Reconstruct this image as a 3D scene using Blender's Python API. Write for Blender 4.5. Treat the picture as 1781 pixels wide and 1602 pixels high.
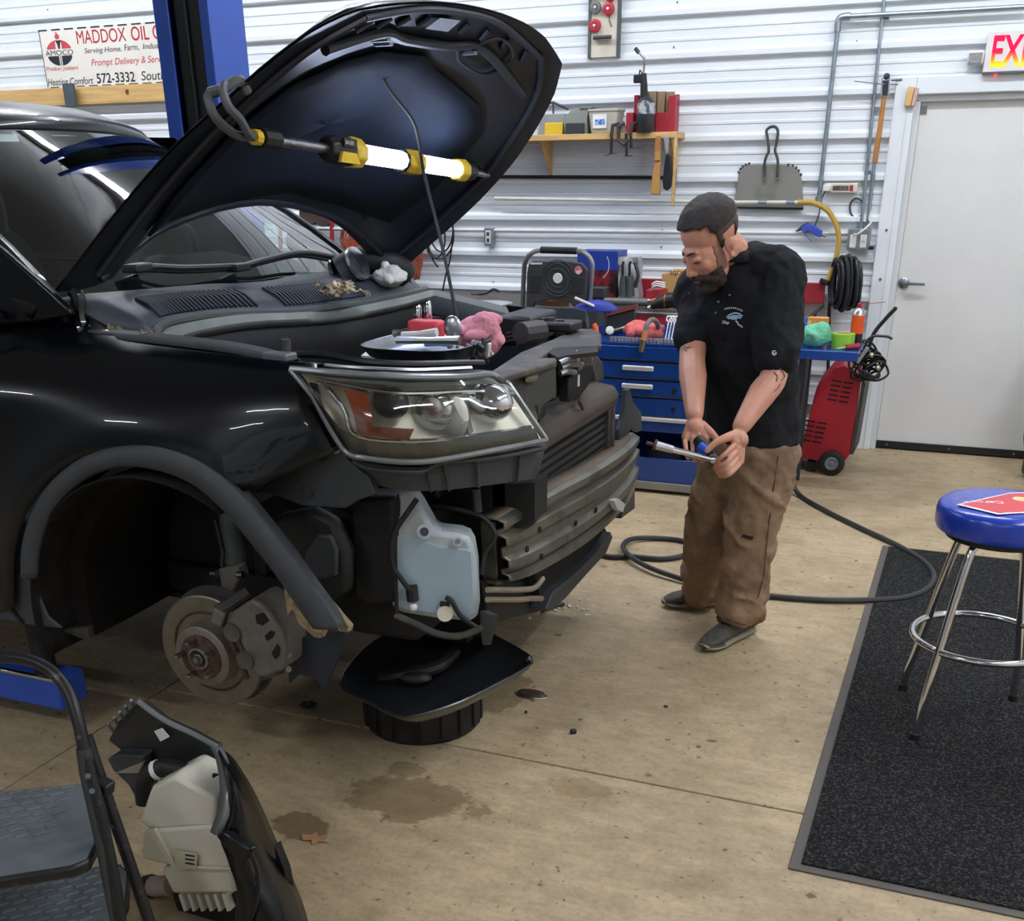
import bpy, math, random
from mathutils import Vector as V, Matrix, Euler, noise as mn
random.seed(7)
for o in list(bpy.data.objects): bpy.data.objects.remove(o)
sc = bpy.context.scene; COL = sc.collection
pi = math.pi; rad = math.radians

# ------------------------------------------------------------------ camera
FPX, CX, CY, CAMH = 1859.0, 890.5, 1148.0, 1.65
_p, _y, _r = rad(24.39), rad(22.48), rad(-.561)
_right = V((math.cos(_y), math.sin(_y), 0)); _fh = V((-math.sin(_y), math.cos(_y), 0)); _zz = V((0, 0, 1))
CF = _fh*math.cos(_p) - _zz*math.sin(_p); _up = _fh*math.sin(_p) + _zz*math.cos(_p)
CR = _right*math.cos(_r) + _up*math.sin(_r); CU = _up*math.cos(_r) - _right*math.sin(_r)
CC = V((0, 0, CAMH))
cd = bpy.data.cameras.new('camera'); cam = bpy.data.objects.new('camera', cd); COL.objects.link(cam)
cd.sensor_width = 36; cd.lens = 36*FPX/1781; cd.shift_y = (CY-801)/1781; cd.clip_start = .05
cam.matrix_world = Matrix(((CR.x, CU.x, -CF.x, 0), (CR.y, CU.y, -CF.y, 0), (CR.z, CU.z, -CF.z, CAMH), (0, 0, 0, 1)))
sc.camera = cam

# ------------------------------------------------------------------ world and exposure
w = bpy.data.worlds.new('world'); sc.world = w; w.use_nodes = True
w.node_tree.nodes['Background'].inputs[0].default_value = (.6, .7, .8, 1)
w.node_tree.nodes['Background'].inputs[1].default_value = .3
sc.view_settings.view_transform = 'Standard'; sc.view_settings.look = 'None'
sc.view_settings.gamma = 1; sc.view_settings.use_curve_mapping = False
sc.view_settings.exposure = 1.0
TUBE = 60.0            # radiance of the ceiling tubes
CEIL = 4.2
# ceiling tube fixtures: x, y, length, runs along x (0) or y (1)
TUBES = [(-.7, 5.3, 2.4, 0), (1.9, 4.2, 2.4, 1), (1.9, 1.3, 2.4, 1), (-4.0, 5.7, 2.4, 0), (-7.2, 5.6, 2.4, 0), (-3.4, -4.4, 1.2, 0), (.6, -4.6, 1.2, 0), (-6.6, -1.5, 1.2, 0), (-2.6, -1.3, 1.2, 0)]  # last tube is added to brighten the white box at front left

# ------------------------------------------------------------------ measuring helpers
def at(u, v, x=None, y=None, z=None, p=None, n=None, d=None):
    r = CF + CR*((u-CX)/FPX) - CU*((v-CY)/FPX)
    if x is not None: t = x/r.x
    elif y is not None: t = y/r.y
    elif z is not None: t = (z-CAMH)/r.z
    elif d is not None: t = d
    else: t = (V(p)-CC).dot(V(n))/r.dot(V(n))
    return CC + r*t
WY = 7.313
def W(u, v, d=0): return at(u, v, y=WY-d)

def cr(pts, n=6, closed=False):
    """Catmull-Rom through points"""
    pts = [V(p) for p in pts]; out = []; L = len(pts)
    for i in range(L if closed else L-1):
        if closed: a, b, c, d = pts[i-1], pts[i], pts[(i+1) % L], pts[(i+2) % L]
        else: a, b, c, d = pts[max(i-1, 0)], pts[i], pts[i+1], pts[min(i+2, L-1)]
        for k in range(n):
            t = k/n
            out.append(.5*((2*b)+(c-a)*t+(2*a-5*b+4*c-d)*t*t+(3*b-a-3*c+d)*t**3))
    if not closed: out.append(pts[-1])
    return out
def frame(d):
    d = d.normalized(); a = V((0, 0, 1)) if abs(d.z) < .9 else V((1, 0, 0))
    s = d.cross(a).normalized(); return s, d.cross(s).normalized()
def lerp(a, b, t): return a+(b-a)*t

# ------------------------------------------------------------------ mesh builder
class MB:
    def __init__(s): s.v = []; s.f = []
    def add(s, vs, fs):
        o = len(s.v); s.v += [V(q) for q in vs]; s.f += [tuple(i+o for i in f) for f in fs]; return s
    def box(s, c, d, rot=None):
        c = V(c); hx, hy, hz = d[0]/2, d[1]/2, d[2]/2
        m = rot if isinstance(rot, Matrix) else Euler(rot or (0, 0, 0)).to_matrix()
        vs = [c + m @ V((a*hx, b*hy, e*hz)) for a in (-1, 1) for b in (-1, 1) for e in (-1, 1)]
        return s.add(vs, [(0, 1, 3, 2), (4, 6, 7, 5), (0, 4, 5, 1), (2, 3, 7, 6), (0, 2, 6, 4), (1, 5, 7, 3)])
    def bx(s, x0, x1, y0, y1, z0, z1): return s.box(((x0+x1)/2, (y0+y1)/2, (z0+z1)/2), (x1-x0, y1-y0, z1-z0))
    def loft(s, rings, cap=True, closed=False):
        n = len(rings[0]); vs = [p for r in rings for p in r]; fs = []; R = len(rings)
        for i in range(R if closed else R-1):
            j = (i+1) % R
            for k in range(n): fs.append((i*n+k, i*n+(k+1) % n, j*n+(k+1) % n, j*n+k))
        if cap and not closed: fs += [tuple(range(n))[::-1], tuple((R-1)*n+k for k in range(n))]
        return s.add(vs, fs)
    def tube(s, pts, r, n=8, closed=False, cap=True):
        pts = [V(p) for p in pts]; L = len(pts); rings = []; sd = None
        for i, p in enumerate(pts):
            if closed: d = pts[(i+1) % L]-pts[i-1]
            else: d = pts[min(i+1, L-1)]-pts[max(i-1, 0)]
            if d.length < 1e-9: d = V((0, 0, 1))
            d.normalize()
            if sd is None: sd, _ = frame(d)
            sd = (sd - d*sd.dot(d)); sd = sd.normalized() if sd.length > 1e-6 else frame(d)[0]
            t = d.cross(sd); rr = r[i] if isinstance(r, (list, tuple)) else r
            rings.append([p + sd*math.cos(2*pi*k/n)*rr + t*math.sin(2*pi*k/n)*rr for k in range(n)])
        return s.loft(rings, cap, closed)
    def cyl(s, a, b, r, r2=None, n=16):
        return s.tube([a, b], [r, r if r2 is None else r2], n)
    def lathe(s, prof, c=(0, 0, 0), ax=(0, 0, 1), n=24, cap=True):
        c = V(c); ax = V(ax).normalized(); u, t = frame(ax)
        return s.loft([[c + ax*h + (u*math.cos(2*pi*k/n)+t*math.sin(2*pi*k/n))*max(r, 1e-4) for k in range(n)] for r, h in prof], cap)
    def poly(s, pts, ext):
        """3-D polygon extruded by a vector"""
        pts = [V(p) for p in pts]; e = V(ext); n = len(pts)
        return s.add(pts + [p+e for p in pts], [tuple(range(n))[::-1], tuple(range(n, 2*n))] + [(k, (k+1) % n, n+(k+1) % n, n+k) for k in range(n)])
    def grid(s, rows, thick=None):
        R, C = len(rows), len(rows[0]); vs = [V(p) for r in rows for p in r]
        fs = [(i*C+j, i*C+j+1, (i+1)*C+j+1, (i+1)*C+j) for i in range(R-1) for j in range(C-1)]
        if thick is not None:
            e = V(thick); N = R*C; vs2 = [p+e for p in vs]
            fs += [tuple(N+k for k in f[::-1]) for f in fs]
            bd = [(i*C, (i+1)*C) for i in range(R-1)] + [((i+1)*C-1+C, (i+1)*C-1) for i in range(R-1)] + [(j+1, j) for j in range(C-1)] + [((R-1)*C+j, (R-1)*C+j+1) for j in range(C-1)]
            fs += [(a, b, b+N, a+N) for a, b in bd]; vs += vs2
        return s.add(vs, fs)
    def sph(s, c, r, n=12, m=8, rot=None):
        c = V(c); r = (r, r, r) if isinstance(r, (int, float)) else r
        mt = Euler(rot or (0, 0, 0)).to_matrix() if not isinstance(rot, Matrix) else rot
        vs = [c + mt @ V((0, 0, -r[2]))]
        for i in range(1, m):
            a = pi*i/m - pi/2
            for k in range(n):
                b = 2*pi*k/n; vs.append(c + mt @ V((r[0]*math.cos(a)*math.cos(b), r[1]*math.cos(a)*math.sin(b), r[2]*math.sin(a))))
        vs.append(c + mt @ V((0, 0, r[2]))); fs = [(0, 1+(k+1) % n, 1+k) for k in range(n)]
        for i in range(m-2):
            for k in range(n): fs.append((1+i*n+k, 1+i*n+(k+1) % n, 1+(i+1)*n+(k+1) % n, 1+(i+1)*n+k))
        T = len(vs)-1; b0 = 1+(m-2)*n
        fs += [(b0+k, b0+(k+1) % n, T) for k in range(n)]
        return s.add(vs, fs)
    def xf(s, m): s.v = [m @ p for p in s.v]; return s
    def build(s, name, mat, par=None, smooth=35, bevel=0, sub=0, solid=0):
        me = bpy.data.meshes.new(name); me.from_pydata([tuple(p) for p in s.v], [], s.f); me.update()
        import bmesh
        b = bmesh.new(); b.from_mesh(me); bmesh.ops.recalc_face_normals(b, faces=b.faces); b.to_mesh(me); b.free()
        if mat is not None: me.materials.append(mat)
        if smooth:
            me.shade_smooth()
            if smooth < 180: me.set_sharp_from_angle(angle=rad(smooth))
        o = bpy.data.objects.new(name, me); COL.objects.link(o)
        if par is not None: setpar(o, par)
        if solid:
            m = o.modifiers.new('solid', 'SOLIDIFY'); m.thickness = solid; m.offset = 0
        if bevel:
            m = o.modifiers.new('bevel', 'BEVEL'); m.width = bevel; m.segments = 2; m.limit_method = 'ANGLE'; m.angle_limit = rad(40)
        if sub:
            m = o.modifiers.new('sub', 'SUBSURF'); m.levels = sub; m.render_levels = sub
        return o
def setpar(o, par):
    o.parent = par
    o.matrix_parent_inverse = Matrix.Translation(-par.location) if par.type == 'EMPTY' else Matrix()
def thing(name, label, cat, loc=(0, 0, 0), group=None):
    e = bpy.data.objects.new(name, None); COL.objects.link(e); e.location = loc; e.empty_display_size = .05
    e['label'] = label; e['category'] = cat
    if group: e['group'] = group
    return e
def tag(o, label, cat, group=None):
    o['label'] = label; o['category'] = cat
    if group: o['group'] = group
    return o
def struct(o): o['kind'] = 'structure'; return o

# ------------------------------------------------------------------ materials
def hx(h):
    h = h.lstrip('#'); c = [int(h[i:i+2], 16)/255 for i in (0, 2, 4)]
    return tuple((q/12.92 if q <= .04045 else ((q+.055)/1.055)**2.4) for q in c)
_mc = {}
def M(name, col, rough=.5, metal=0, var=.14, vs=6, bump=0, bs=60, spec=.5, coat=0, coatr=.03, emit=0, ecol=None, col2=None, cov=.5, sss=0, trans=0, rvar=.08, stretch=None):
    if name in _mc: return _mc[name]
    m = bpy.data.materials.new(name); m.use_nodes = True; nt = m.node_tree; N = nt.nodes; L = nt.links
    b = N['Principled BSDF']; c = hx(col)
    tc = N.new('ShaderNodeTexCoord'); mp = N.new('ShaderNodeMapping'); L.new(tc.outputs['Object'], mp.inputs[0])
    if stretch: mp.inputs['Scale'].default_value = stretch
    ns = N.new('ShaderNodeTexNoise'); ns.inputs['Scale'].default_value = vs; ns.inputs['Detail'].default_value = 6; ns.inputs['Roughness'].default_value = .6
    L.new(mp.outputs[0], ns.inputs['Vector'])
    rp = N.new('ShaderNodeValToRGB'); L.new(ns.outputs['Fac'], rp.inputs[0])
    if col2:
        k = hx(col2); rp.color_ramp.elements[0].color = (*k, 1); rp.color_ramp.elements[1].color = (*c, 1)
        rp.color_ramp.elements[0].position = cov-.08; rp.color_ramp.elements[1].position = cov+.08
    else:
        rp.color_ramp.elements[0].color = (*[q*(1-var) for q in c], 1); rp.color_ramp.elements[1].color = (*[min(q*(1+var), 1) for q in c], 1)
        rp.color_ramp.elements[0].position = .3; rp.color_ramp.elements[1].position = .7
    L.new(rp.outputs[0], b.inputs['Base Color'])
    mr = N.new('ShaderNodeMapRange'); mr.inputs['To Min'].default_value = max(rough-rvar, .01); mr.inputs['To Max'].default_value = min(rough+rvar, 1)
    L.new(ns.outputs['Fac'], mr.inputs['Value']); L.new(mr.outputs[0], b.inputs['Roughness'])
    b.inputs['Metallic'].default_value = metal; b.inputs['Specular IOR Level'].default_value = spec
    b.inputs['Coat Weight'].default_value = coat; b.inputs['Coat Roughness'].default_value = coatr
    if trans: b.inputs['Transmission Weight'].default_value = trans
    if sss:
        b.inputs['Subsurface Weight'].default_value = sss; b.inputs['Subsurface Radius'].default_value = (.012, .005, .003); b.inputs['Subsurface Scale'].default_value = 1
    if emit:
        b.inputs['Emission Color'].default_value = (*hx(ecol or col), 1); b.inputs['Emission Strength'].default_value = emit
    if bump:
        n2 = N.new('ShaderNodeTexNoise'); n2.inputs['Scale'].default_value = bs; n2.inputs['Detail'].default_value = 4; L.new(mp.outputs[0], n2.inputs['Vector'])
        bp = N.new('ShaderNodeBump'); bp.inputs['Strength'].default_value = bump; bp.inputs['Distance'].default_value = .01
        L.new(n2.outputs['Fac'], bp.inputs['Height']); L.new(bp.outputs[0], b.inputs['Normal'])
    _mc[name] = m; return m
def glassmat(name, tint='#e8f0ee', refl=1.0, rough=.01, base=.0):
    if name in _mc: return _mc[name]
    m = bpy.data.materials.new(name); m.use_nodes = True; nt = m.node_tree; N = nt.nodes; L = nt.links
    N.remove(N['Principled BSDF']); out = N['Material Output']
    t = N.new('ShaderNodeBsdfTransparent'); t.inputs[0].default_value = (*hx(tint), 1)
    g = N.new('ShaderNodeBsdfGlossy'); g.inputs['Roughness'].default_value = rough; g.inputs[0].default_value = (refl, refl, refl, 1)
    fr = N.new('ShaderNodeFresnel'); fr.inputs[0].default_value = 1.52
    ma = N.new('ShaderNodeMath'); ma.operation = 'ADD'; ma.inputs[1].default_value = base; L.new(fr.outputs[0], ma.inputs[0])
    mx = N.new('ShaderNodeMixShader'); L.new(ma.outputs[0], mx.inputs[0]); L.new(t.outputs[0], mx.inputs[1]); L.new(g.outputs[0], mx.inputs[2])
    L.new(mx.outputs[0], out.inputs[0]); _mc[name] = m; return m
def emat(name, col, s):
    if name in _mc: return _mc[name]
    m = bpy.data.materials.new(name); m.use_nodes = True; nt = m.node_tree; N = nt.nodes
    N.remove(N['Principled BSDF']); e = N.new('ShaderNodeEmission'); e.inputs[0].default_value = (*hx(col), 1); e.inputs[1].default_value = s
    nt.links.new(e.outputs[0], N['Material Output'].inputs[0]); _mc[name] = m; return m

def concrete():
    m = bpy.data.materials.new('concrete'); m.use_nodes = True; nt = m.node_tree; N = nt.nodes; L = nt.links; b = N['Principled BSDF']
    ge = N.new('ShaderNodeNewGeometry')
    def nz(s, d=6, r=.6, st=None):
        n = N.new('ShaderNodeTexNoise'); n.inputs['Scale'].default_value = s; n.inputs['Detail'].default_value = d; n.inputs['Roughness'].default_value = r
        if st:
            mp = N.new('ShaderNodeMapping'); mp.inputs['Scale'].default_value = st; L.new(ge.outputs['Position'], mp.inputs[0]); L.new(mp.outputs[0], n.inputs['Vector'])
        else: L.new(ge.outputs['Position'], n.inputs['Vector'])
        return n.outputs['Fac']
    def ramp(f, p0, c0, p1, c1):
        r = N.new('ShaderNodeValToRGB'); e = r.color_ramp.elements; e[0].position = p0; e[1].position = p1; e[0].color = (*c0, 1); e[1].color = (*c1, 1); L.new(f, r.inputs[0]); return r.outputs[0]
    def mul(a, bb, f=1):
        x = N.new('ShaderNodeMix'); x.data_type = 'RGBA'; x.blend_type = 'MULTIPLY'; x.inputs[0].default_value = f; L.new(a, x.inputs[6]); L.new(bb, x.inputs[7]); return x.outputs[2]
    base = ramp(nz(1.3, 8, .65), .3, hx('#9e8b6c'), .72, hx('#c6b390'))
    base = mul(base, ramp(nz(9, 8, .7, (1, 2.2, 1)), .28, (.74, .73, .72), .62, (1.05, 1.05, 1.05)))
    base = mul(base, ramp(nz(55, 5, .7), .3, (.80, .79, .78), .55, (1, 1, 1)))
    base = mul(base, ramp(nz(24, 2, .5), .27, (.36, .34, .31), .33, (1, 1, 1)))          # drips and specks
    base = mul(base, ramp(nz(70, 1, .5), .22, (.25, .23, .2), .27, (1, 1, 1)))
    base = mul(base, ramp(nz(3.2, 3, .5), .30, (.80, .78, .74), .42, (1, 1, 1)))
    # oil stains with a ragged outline
    wob = nz(9, 4, .6)
    for (sx, sy, rx, ry, dark) in OIL:
        mp = N.new('ShaderNodeMapping'); mp.vector_type = 'POINT'; mp.inputs['Location'].default_value = (-sx/rx, -sy/ry, 0); mp.inputs['Scale'].default_value = (1/rx, 1/ry, 0)
        L.new(ge.outputs['Position'], mp.inputs[0])
        ln = N.new('ShaderNodeVectorMath'); ln.operation = 'LENGTH'; L.new(mp.outputs[0], ln.inputs[0])
        ad = N.new('ShaderNodeMath'); ad.operation = 'MULTIPLY_ADD'; ad.inputs[1].default_value = 1.7; L.new(wob, ad.inputs[0]); L.new(ln.outputs['Value'], ad.inputs[2])
        base = mul(base, ramp(ad.outputs[0], .0, (1, 1, 1), 1, (1, 1, 1)) if False else ramp(_half(N, L, ad.outputs[0]), .86, (dark, dark*.95, dark*.86), .92, (1, 1, 1)))
    L.new(base, b.inputs['Base Color'])
    mr = N.new('ShaderNodeMapRange'); mr.inputs['To Min'].default_value = .42; mr.inputs['To Max'].default_value = .75; L.new(nz(6, 5, .6), mr.inputs['Value']); L.new(mr.outputs[0], b.inputs['Roughness'])
    bp = N.new('ShaderNodeBump'); bp.inputs['Strength'].default_value = .18; bp.inputs['Distance'].default_value = .004; L.new(nz(90, 6, .7), bp.inputs['Height']); L.new(bp.outputs[0], b.inputs['Normal'])
    return m
def _half(N, L, s):
    m = N.new('ShaderNodeMath'); m.operation = 'MULTIPLY'; m.inputs[1].default_value = .5; L.new(s, m.inputs[0]); return m.outputs[0]
OIL = []
for (u, v, rx, ry, dk) in [(715, 1388, .21, .12, .60), (525, 1436, .10, .07, .5), (705, 1340, .06, .05, .72), (870, 1205, .10, .16, .62), (1010, 1370, .10, .06, .8)]:
    q = at(u, v, z=0); OIL.append((q.x, q.y, rx, ry, dk))

m_white = M('white_metal', '#dfe6ea', .38, 0, .03, 3, coat=.2, coatr=.2)
m_whitep = M('white_paint', '#dcdcda', .5, 0, .04, 2)
m_black = M('black_plastic', '#17181a', .45, 0, .2, 20, .1, 200)
m_dark = M('dark_grey_plastic', '#33373a', .5, 0, .15, 12, .1, 150)
m_rubber = M('black_rubber', '#141516', .6, 0, .2, 15, .15, 120)
m_chrome = M('chrome', '#d8dadd', .12, 1, .06, 10)
m_steel = M('brushed_steel', '#8d9094', .32, 1, .15, 20)
m_galv = M('galvanised_steel', '#8f9ba3', .42, .75, .18, 30)
m_pull = M('bright_pull_metal', '#e4e6e8', .35, .5, .05, 12)
m_alu = M('aluminium', '#b9bcc0', .3, 1, .1, 14)
m_wood = M('pine_wood', '#cfab70', .6, 0, .22, 3, .1, 60, stretch=(1, 8, 14))
m_woodd = M('aged_wood', '#a4713c', .6, 0, .25, 5, .1, 60, stretch=(4, 4, 1))
m_red = M('red_paint', '#9c2431', .42, 0, .12, 5)
m_blue = M('blue_toolbox_paint', '#0f3f8d', .3, 0, .08, 4, coat=.6, coatr=.1)
m_lift = M('lift_blue_paint', '#2350b4', .4, 0, .1, 3, coat=.3, coatr=.2)
m_paint = M('black_car_paint', '#06090e', .3, 0, .06, 3, spec=.2, coat=.42, coatr=.012, rvar=.02)
m_paintd = M('dull_black_underside', '#1a2028', .42, 0, .15, 6, .05, 40)
m_felt = M('hood_liner_felt', '#121a25', .8, 0, .2, 10, .2, 90, spec=.2)
m_clad = M('grey_cladding_plastic', '#3c4045', .62, 0, .12, 30, .12, 300)
m_dust = M('dusty_black_plastic', '#3a3a38', .6, 0, .3, 9, .1, 90, col2='#5f564a', cov=.42)
m_orange = M('orange_plastic', '#e8652a', .45)
m_yellow = M('yellow_plastic', '#d9b92c', .45, 0, .1, 20)
m_rust = M('rusty_iron', '#5f4336', .7, .3, .3, 30, .3, 90, col2='#45342c', cov=.45)
m_iron = M('cast_iron', '#8a8680', .55, .6, .2, 25, .2, 80)
# ================================================================== text (flat print, converted to meshes)
def text(body, mat, par, o, ux, uy, h, shear=0, bold=0, width=None, name='lettering'):
    """letters standing on point o, running along ux, up along uy, cap height h"""
    c = bpy.data.curves.new('t', 'FONT'); c.body = body; c.size = 1; c.shear = shear; c.offset = bold; c.extrude = 0.0
    ob = bpy.data.objects.new('t', c); COL.objects.link(ob); dg = bpy.context.evaluated_depsgraph_get()
    me = bpy.data.meshes.new_from_object(ob.evaluated_get(dg)); bpy.data.objects.remove(ob)
    ux = V(ux).normalized(); uy = V(uy).normalized(); nn = ux.cross(uy); k = h/.69
    xs = [v.co.x for v in me.vertices]; x0 = min(xs); wd = max(xs)-x0; kx = k if width is None else width/wd
    for v in me.vertices: v.co = V(o) + ux*((v.co.x-x0)*kx) + uy*(v.co.y*k) + nn*.0006
    me.name = name; me.materials.clear(); me.materials.append(mat)
    r = bpy.data.objects.new(name, me); COL.objects.link(r)
    if par is not None: setpar(r, par)
    return r
def copy_thing(root, off, label=None, group=None):
    r = root.copy(); COL.objects.link(r); r.location = root.location + V(off)
    if label: r['label'] = label
    if group: r['group'] = group
    for ch in list(root.children):
        c = ch.copy(); COL.objects.link(c); c.parent = r
        for g in list(ch.children):
            d = g.copy(); COL.objects.link(d); d.parent = c
    return r

# ================================================================== the building
m_conc = concrete(); m_joint = M('joint_filler', '#2b2620', .9, 0, .3, 20)
fl = struct(MB().bx(-9, 3.5, -6, WY+.1, -.2, -.012).build('floor', m_joint, smooth=0))
xs = [-9, -5.9, -2.452, 1.1, 3.5]; ys = [-6, -1.0, 2.687, WY+.08]; g = .004
for i in range(4):
    for j in range(3):
        MB().bx(xs[i]+g, xs[i+1]-g, ys[j]+g, ys[j+1]-g, -.1, 0).build('concrete_slab', m_conc, fl, smooth=0, bevel=.003)
# back wall of ribbed steel panels
PITCH = .2295; Z0 = 1.136-5*PITCH
def prof(za, zb):
    out = []
    k = int((za-Z0)//PITCH)-1
    base = [(0, 0), (.010, .030), (.036, .030), (.056, 0), (.098, 0), (.103, .005), (.116, .005), (.121, 0), (.158, 0), (.163, .005), (.176, .005), (.181, 0)]
    pts = [(Z0+(k+i)*PITCH+a, b) for i in range(int((zb-za)/PITCH)+4) for a, b in base]
    def val(z):
        for (a, b), (c, d) in zip(pts, pts[1:]):
            if a <= z <= c: return b+(d-b)*(z-a)/max(c-a, 1e-9)
        return 0
    return [(za, val(za))] + [(z, b) for z, b in pts if za < z < zb] + [(zb, val(zb))]
wb = struct(MB().bx(-9, 3.5, WY+.08, WY+.2, -.1, CEIL).build('wall_back', m_whitep, smooth=0))
def panel(x0, x1, za, zb):
    pr = prof(za, zb)
    MB().grid([[(x, WY-b, z) for z, b in pr] for x in (x0, x1)], (0, .003, 0)).build('wall_panel', m_white, wb, smooth=0)
rows = [Z0+4*i*PITCH for i in range(6)]; rows[-1] = CEIL
DX0, DX1, DTOP = -.455, .475, 2.025
for i in range(5):
    za, zb = max(rows[i], 0), min(rows[i+1], CEIL)
    if za >= zb: continue
    panel(-9, -5.3, za, zb); panel(-5.302, -.715, za, zb)
    if zb <= 2.13: panel(-.717, DX0-.12, za, zb); panel(DX1+.12, 3.5, za, zb)
    elif za < 2.13:
        panel(-.717, DX0-.12, za, 2.13); panel(DX1+.12, 3.5, za, 2.13); panel(-.717, 3.5, 2.13, zb)
    else: panel(-.717, 3.5, za, zb)
m_scr = M('screw_heads', '#7d858a', .4, .8)
for (u, v) in [(1178, 4), (1172, 82), (1297, 239), (1152, 400), (1150, 430), (858, 490), (83, 17), (1490, 72)]:
    p = W(u, v, .002); MB().cyl(p, p+V((0, -.006, 0)), .006, .004, 8).build('screw', m_scr, wb)
for nm, b in (('wall_left', (-9.1, -9, -6, WY, 0, CEIL)), ('wall_right', (3.5, 3.6, -6, WY, 0, CEIL)), ('wall_front', (-9, 3.5, -6.1, -6, 0, CEIL))):
    struct(MB().bx(*b).build(nm, M('far_wall_grey', '#83888b', .7, 0, .1, 1) if nm != 'wall_right' else m_whitep, smooth=0))
struct(MB().bx(-9.1, 3.6, -6.1, WY+.2, CEIL, CEIL+.1).build('ceiling', M('ceiling_grey', '#9a9c9b', .8, 0, .1, 1), smooth=0))
# roller doors on the wall behind the camera (they show in the paint)
for n, x0 in ((2, -8.0), (3, -3.6)):
    rd = struct(MB().bx(x0, x0+3.2, -6, -5.95, 0, 3.2).build('door_%d' % n, m_whitep, smooth=0))
    for k in range(6): MB().bx(x0+.02, x0+3.18, -5.95, -5.925, k*.53+.015, k*.53+.515).build('panel', m_white, rd, bevel=.006)
    for k in range(4): MB().bx(x0+.25+k*.72, x0+.75+k*.72, -5.925, -5.915, 1.72, 2.0).build('pane', M('door_glass', '#27343c', .08), rd)

# ---- exit door
m_frame = M('grey_white_frame', '#cfd4d6', .42, 0, .04, 3)
dr = struct(MB().bx(DX0+.012, DX1-.012, WY+.035, WY+.078, .045, DTOP-.008).build('door_1', M('door_white', '#dbdcda', .48, 0, .05, 2, .03, 40), smooth=0, bevel=.003))
f = MB(); f.bx(DX0-.022, DX0+.012, WY-.005, WY+.079, 0, DTOP); f.bx(DX1-.012, DX1+.022, WY-.005, WY+.079, 0, DTOP); f.bx(DX0-.022, DX1+.022, WY-.005, WY+.079, DTOP-.01, DTOP+.028)
f.build('door_jamb', m_frame, dr, bevel=.003)
t1 = struct(MB().bx(DX0-.135, DX0-.02, WY-.042, WY+.02, 0, DTOP+.12).build('trim_1', m_white, smooth=0, bevel=.006))
MB().bx(DX0-.06, DX0-.054, WY-.046, WY-.04, 0, DTOP+.03).build('fold_line', m_frame, t1)
t2 = struct(MB().bx(DX0-.02, DX1+.14, WY-.04, WY+.02, DTOP+.026, DTOP+.12).build('trim_2', m_white, smooth=0, bevel=.006))
struct(MB().bx(DX1+.02, DX1+.135, WY-.042, WY+.02, 0, DTOP+.026).build('trim_3', m_white, smooth=0, bevel=.006))
for z in (1.33, 1.05, .5): MB().cyl((DX0-.085, WY-.042, z), (DX0-.085, WY-.05, z), .008, .006, 10).build('screw', m_scr, t1)
MB().bx(DX0+.014, DX1-.014, WY+.022, WY+.036, .008, .052).build('door_sweep', m_black, dr, bevel=.002)
for k in range(3): MB().cyl((DX0+.08+k*.38, WY+.022, .03), (DX0+.08+k*.38, WY+.018, .03), .007, n=8).build('screw', m_scr, dr)
hp = at(1572, 492, y=WY+.03)
hd = MB().lathe([(.033, 0), (.033, -.008), (.026, -.014), (.013, -.016), (.012, -.05), (.0, -.05)], hp+V((0, .006, 0)), (0, 1, 0), 24).build('handle_rose', m_steel, dr)
MB().tube([hp+V((0, -.046, 0)), hp+V((.03, -.05, 0)), hp+V((.125, -.046, -.002))], [.011, .010, .008], 10).build('lever', m_steel, hd)
MB().bx(DX0+.016, DX0+.05, WY+.026, WY+.036, DTOP-.07, DTOP-.03).build('strike_plate', m_steel, dr)
p = at(1582, 168, y=WY-.06)
k = thing('wooden_block', 'small worn wooden block hung on the upper left corner of the door trim', 'block', p)
MB().box(p, (.035, .03, .10), (0, rad(6), 0)).build('block_body', m_wood, k, bevel=.004)
MB().box(p+V((.03, .004, -.004)), (.022, .034, .095), (0, rad(6), 0)).build('felt_pad', M('pink_felt', '#c9a9a6', .9), k, bevel=.004)

# ---- exit sign
a = at(1708, 128, y=WY-.05); b = at(1722, 66, y=WY-.05)
ex = thing('exit_sign', 'white exit sign with glowing red letters above the door', 'exit sign', a)
x0, z0_, hgt = a.x-.0, a.z+.002, .20
MB().bx(x0, x0+.33, WY-.075, WY-.03, z0_, z0_+hgt).build('housing', m_whitep, ex, bevel=.006)
m_exit = bpy.data.materials.new('exit_letters_lit'); m_exit.use_nodes = True
nt = m_exit.node_tree; N = nt.nodes; L = nt.links; N.remove(N['Principled BSDF'])
ge = N.new('ShaderNodeNewGeometry'); sx = N.new('ShaderNodeSeparateXYZ'); L.new(ge.outputs['Position'], sx.inputs[0])
mr = N.new('ShaderNodeMapRange'); mr.inputs['From Min'].default_value = z0_+.025; mr.inputs['From Max'].default_value = z0_+.17; L.new(sx.outputs['Z'], mr.inputs['Value'])
rp = N.new('ShaderNodeValToRGB'); L.new(mr.outputs[0], rp.inputs[0]); e = rp.color_ramp.elements
e[0].color = (1, .55, .02, 1); e[1].color = (1, .01, .05, 1); e[1].position = .5; q = e.new(.25); q.color = (1, .15, .01, 1)
em = N.new('ShaderNodeEmission'); em.inputs[1].default_value = 1.3; L.new(rp.outputs[0], em.inputs[0]); L.new(em.outputs[0], N['Material Output'].inputs[0])
text('EXIT', m_exit, ex, (x0+.035, WY-.0765, z0_+.03), (1, 0, 0), (0, 0, 1), .145, bold=.022, width=.26, name='exit_letters')
MB().bx(x0+.0, x0+.33, WY-.078, WY-.028, z0_-.006, z0_).build('diffuser_strip', M('grey_strip', '#5c6063', .4), ex)
p = V((x0+.07, WY-.05, z0_-.012)); MB().sph(p, .006, 8, 6).build('indicator', emat('red_led', '#ff3040', 2.5), ex)
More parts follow.
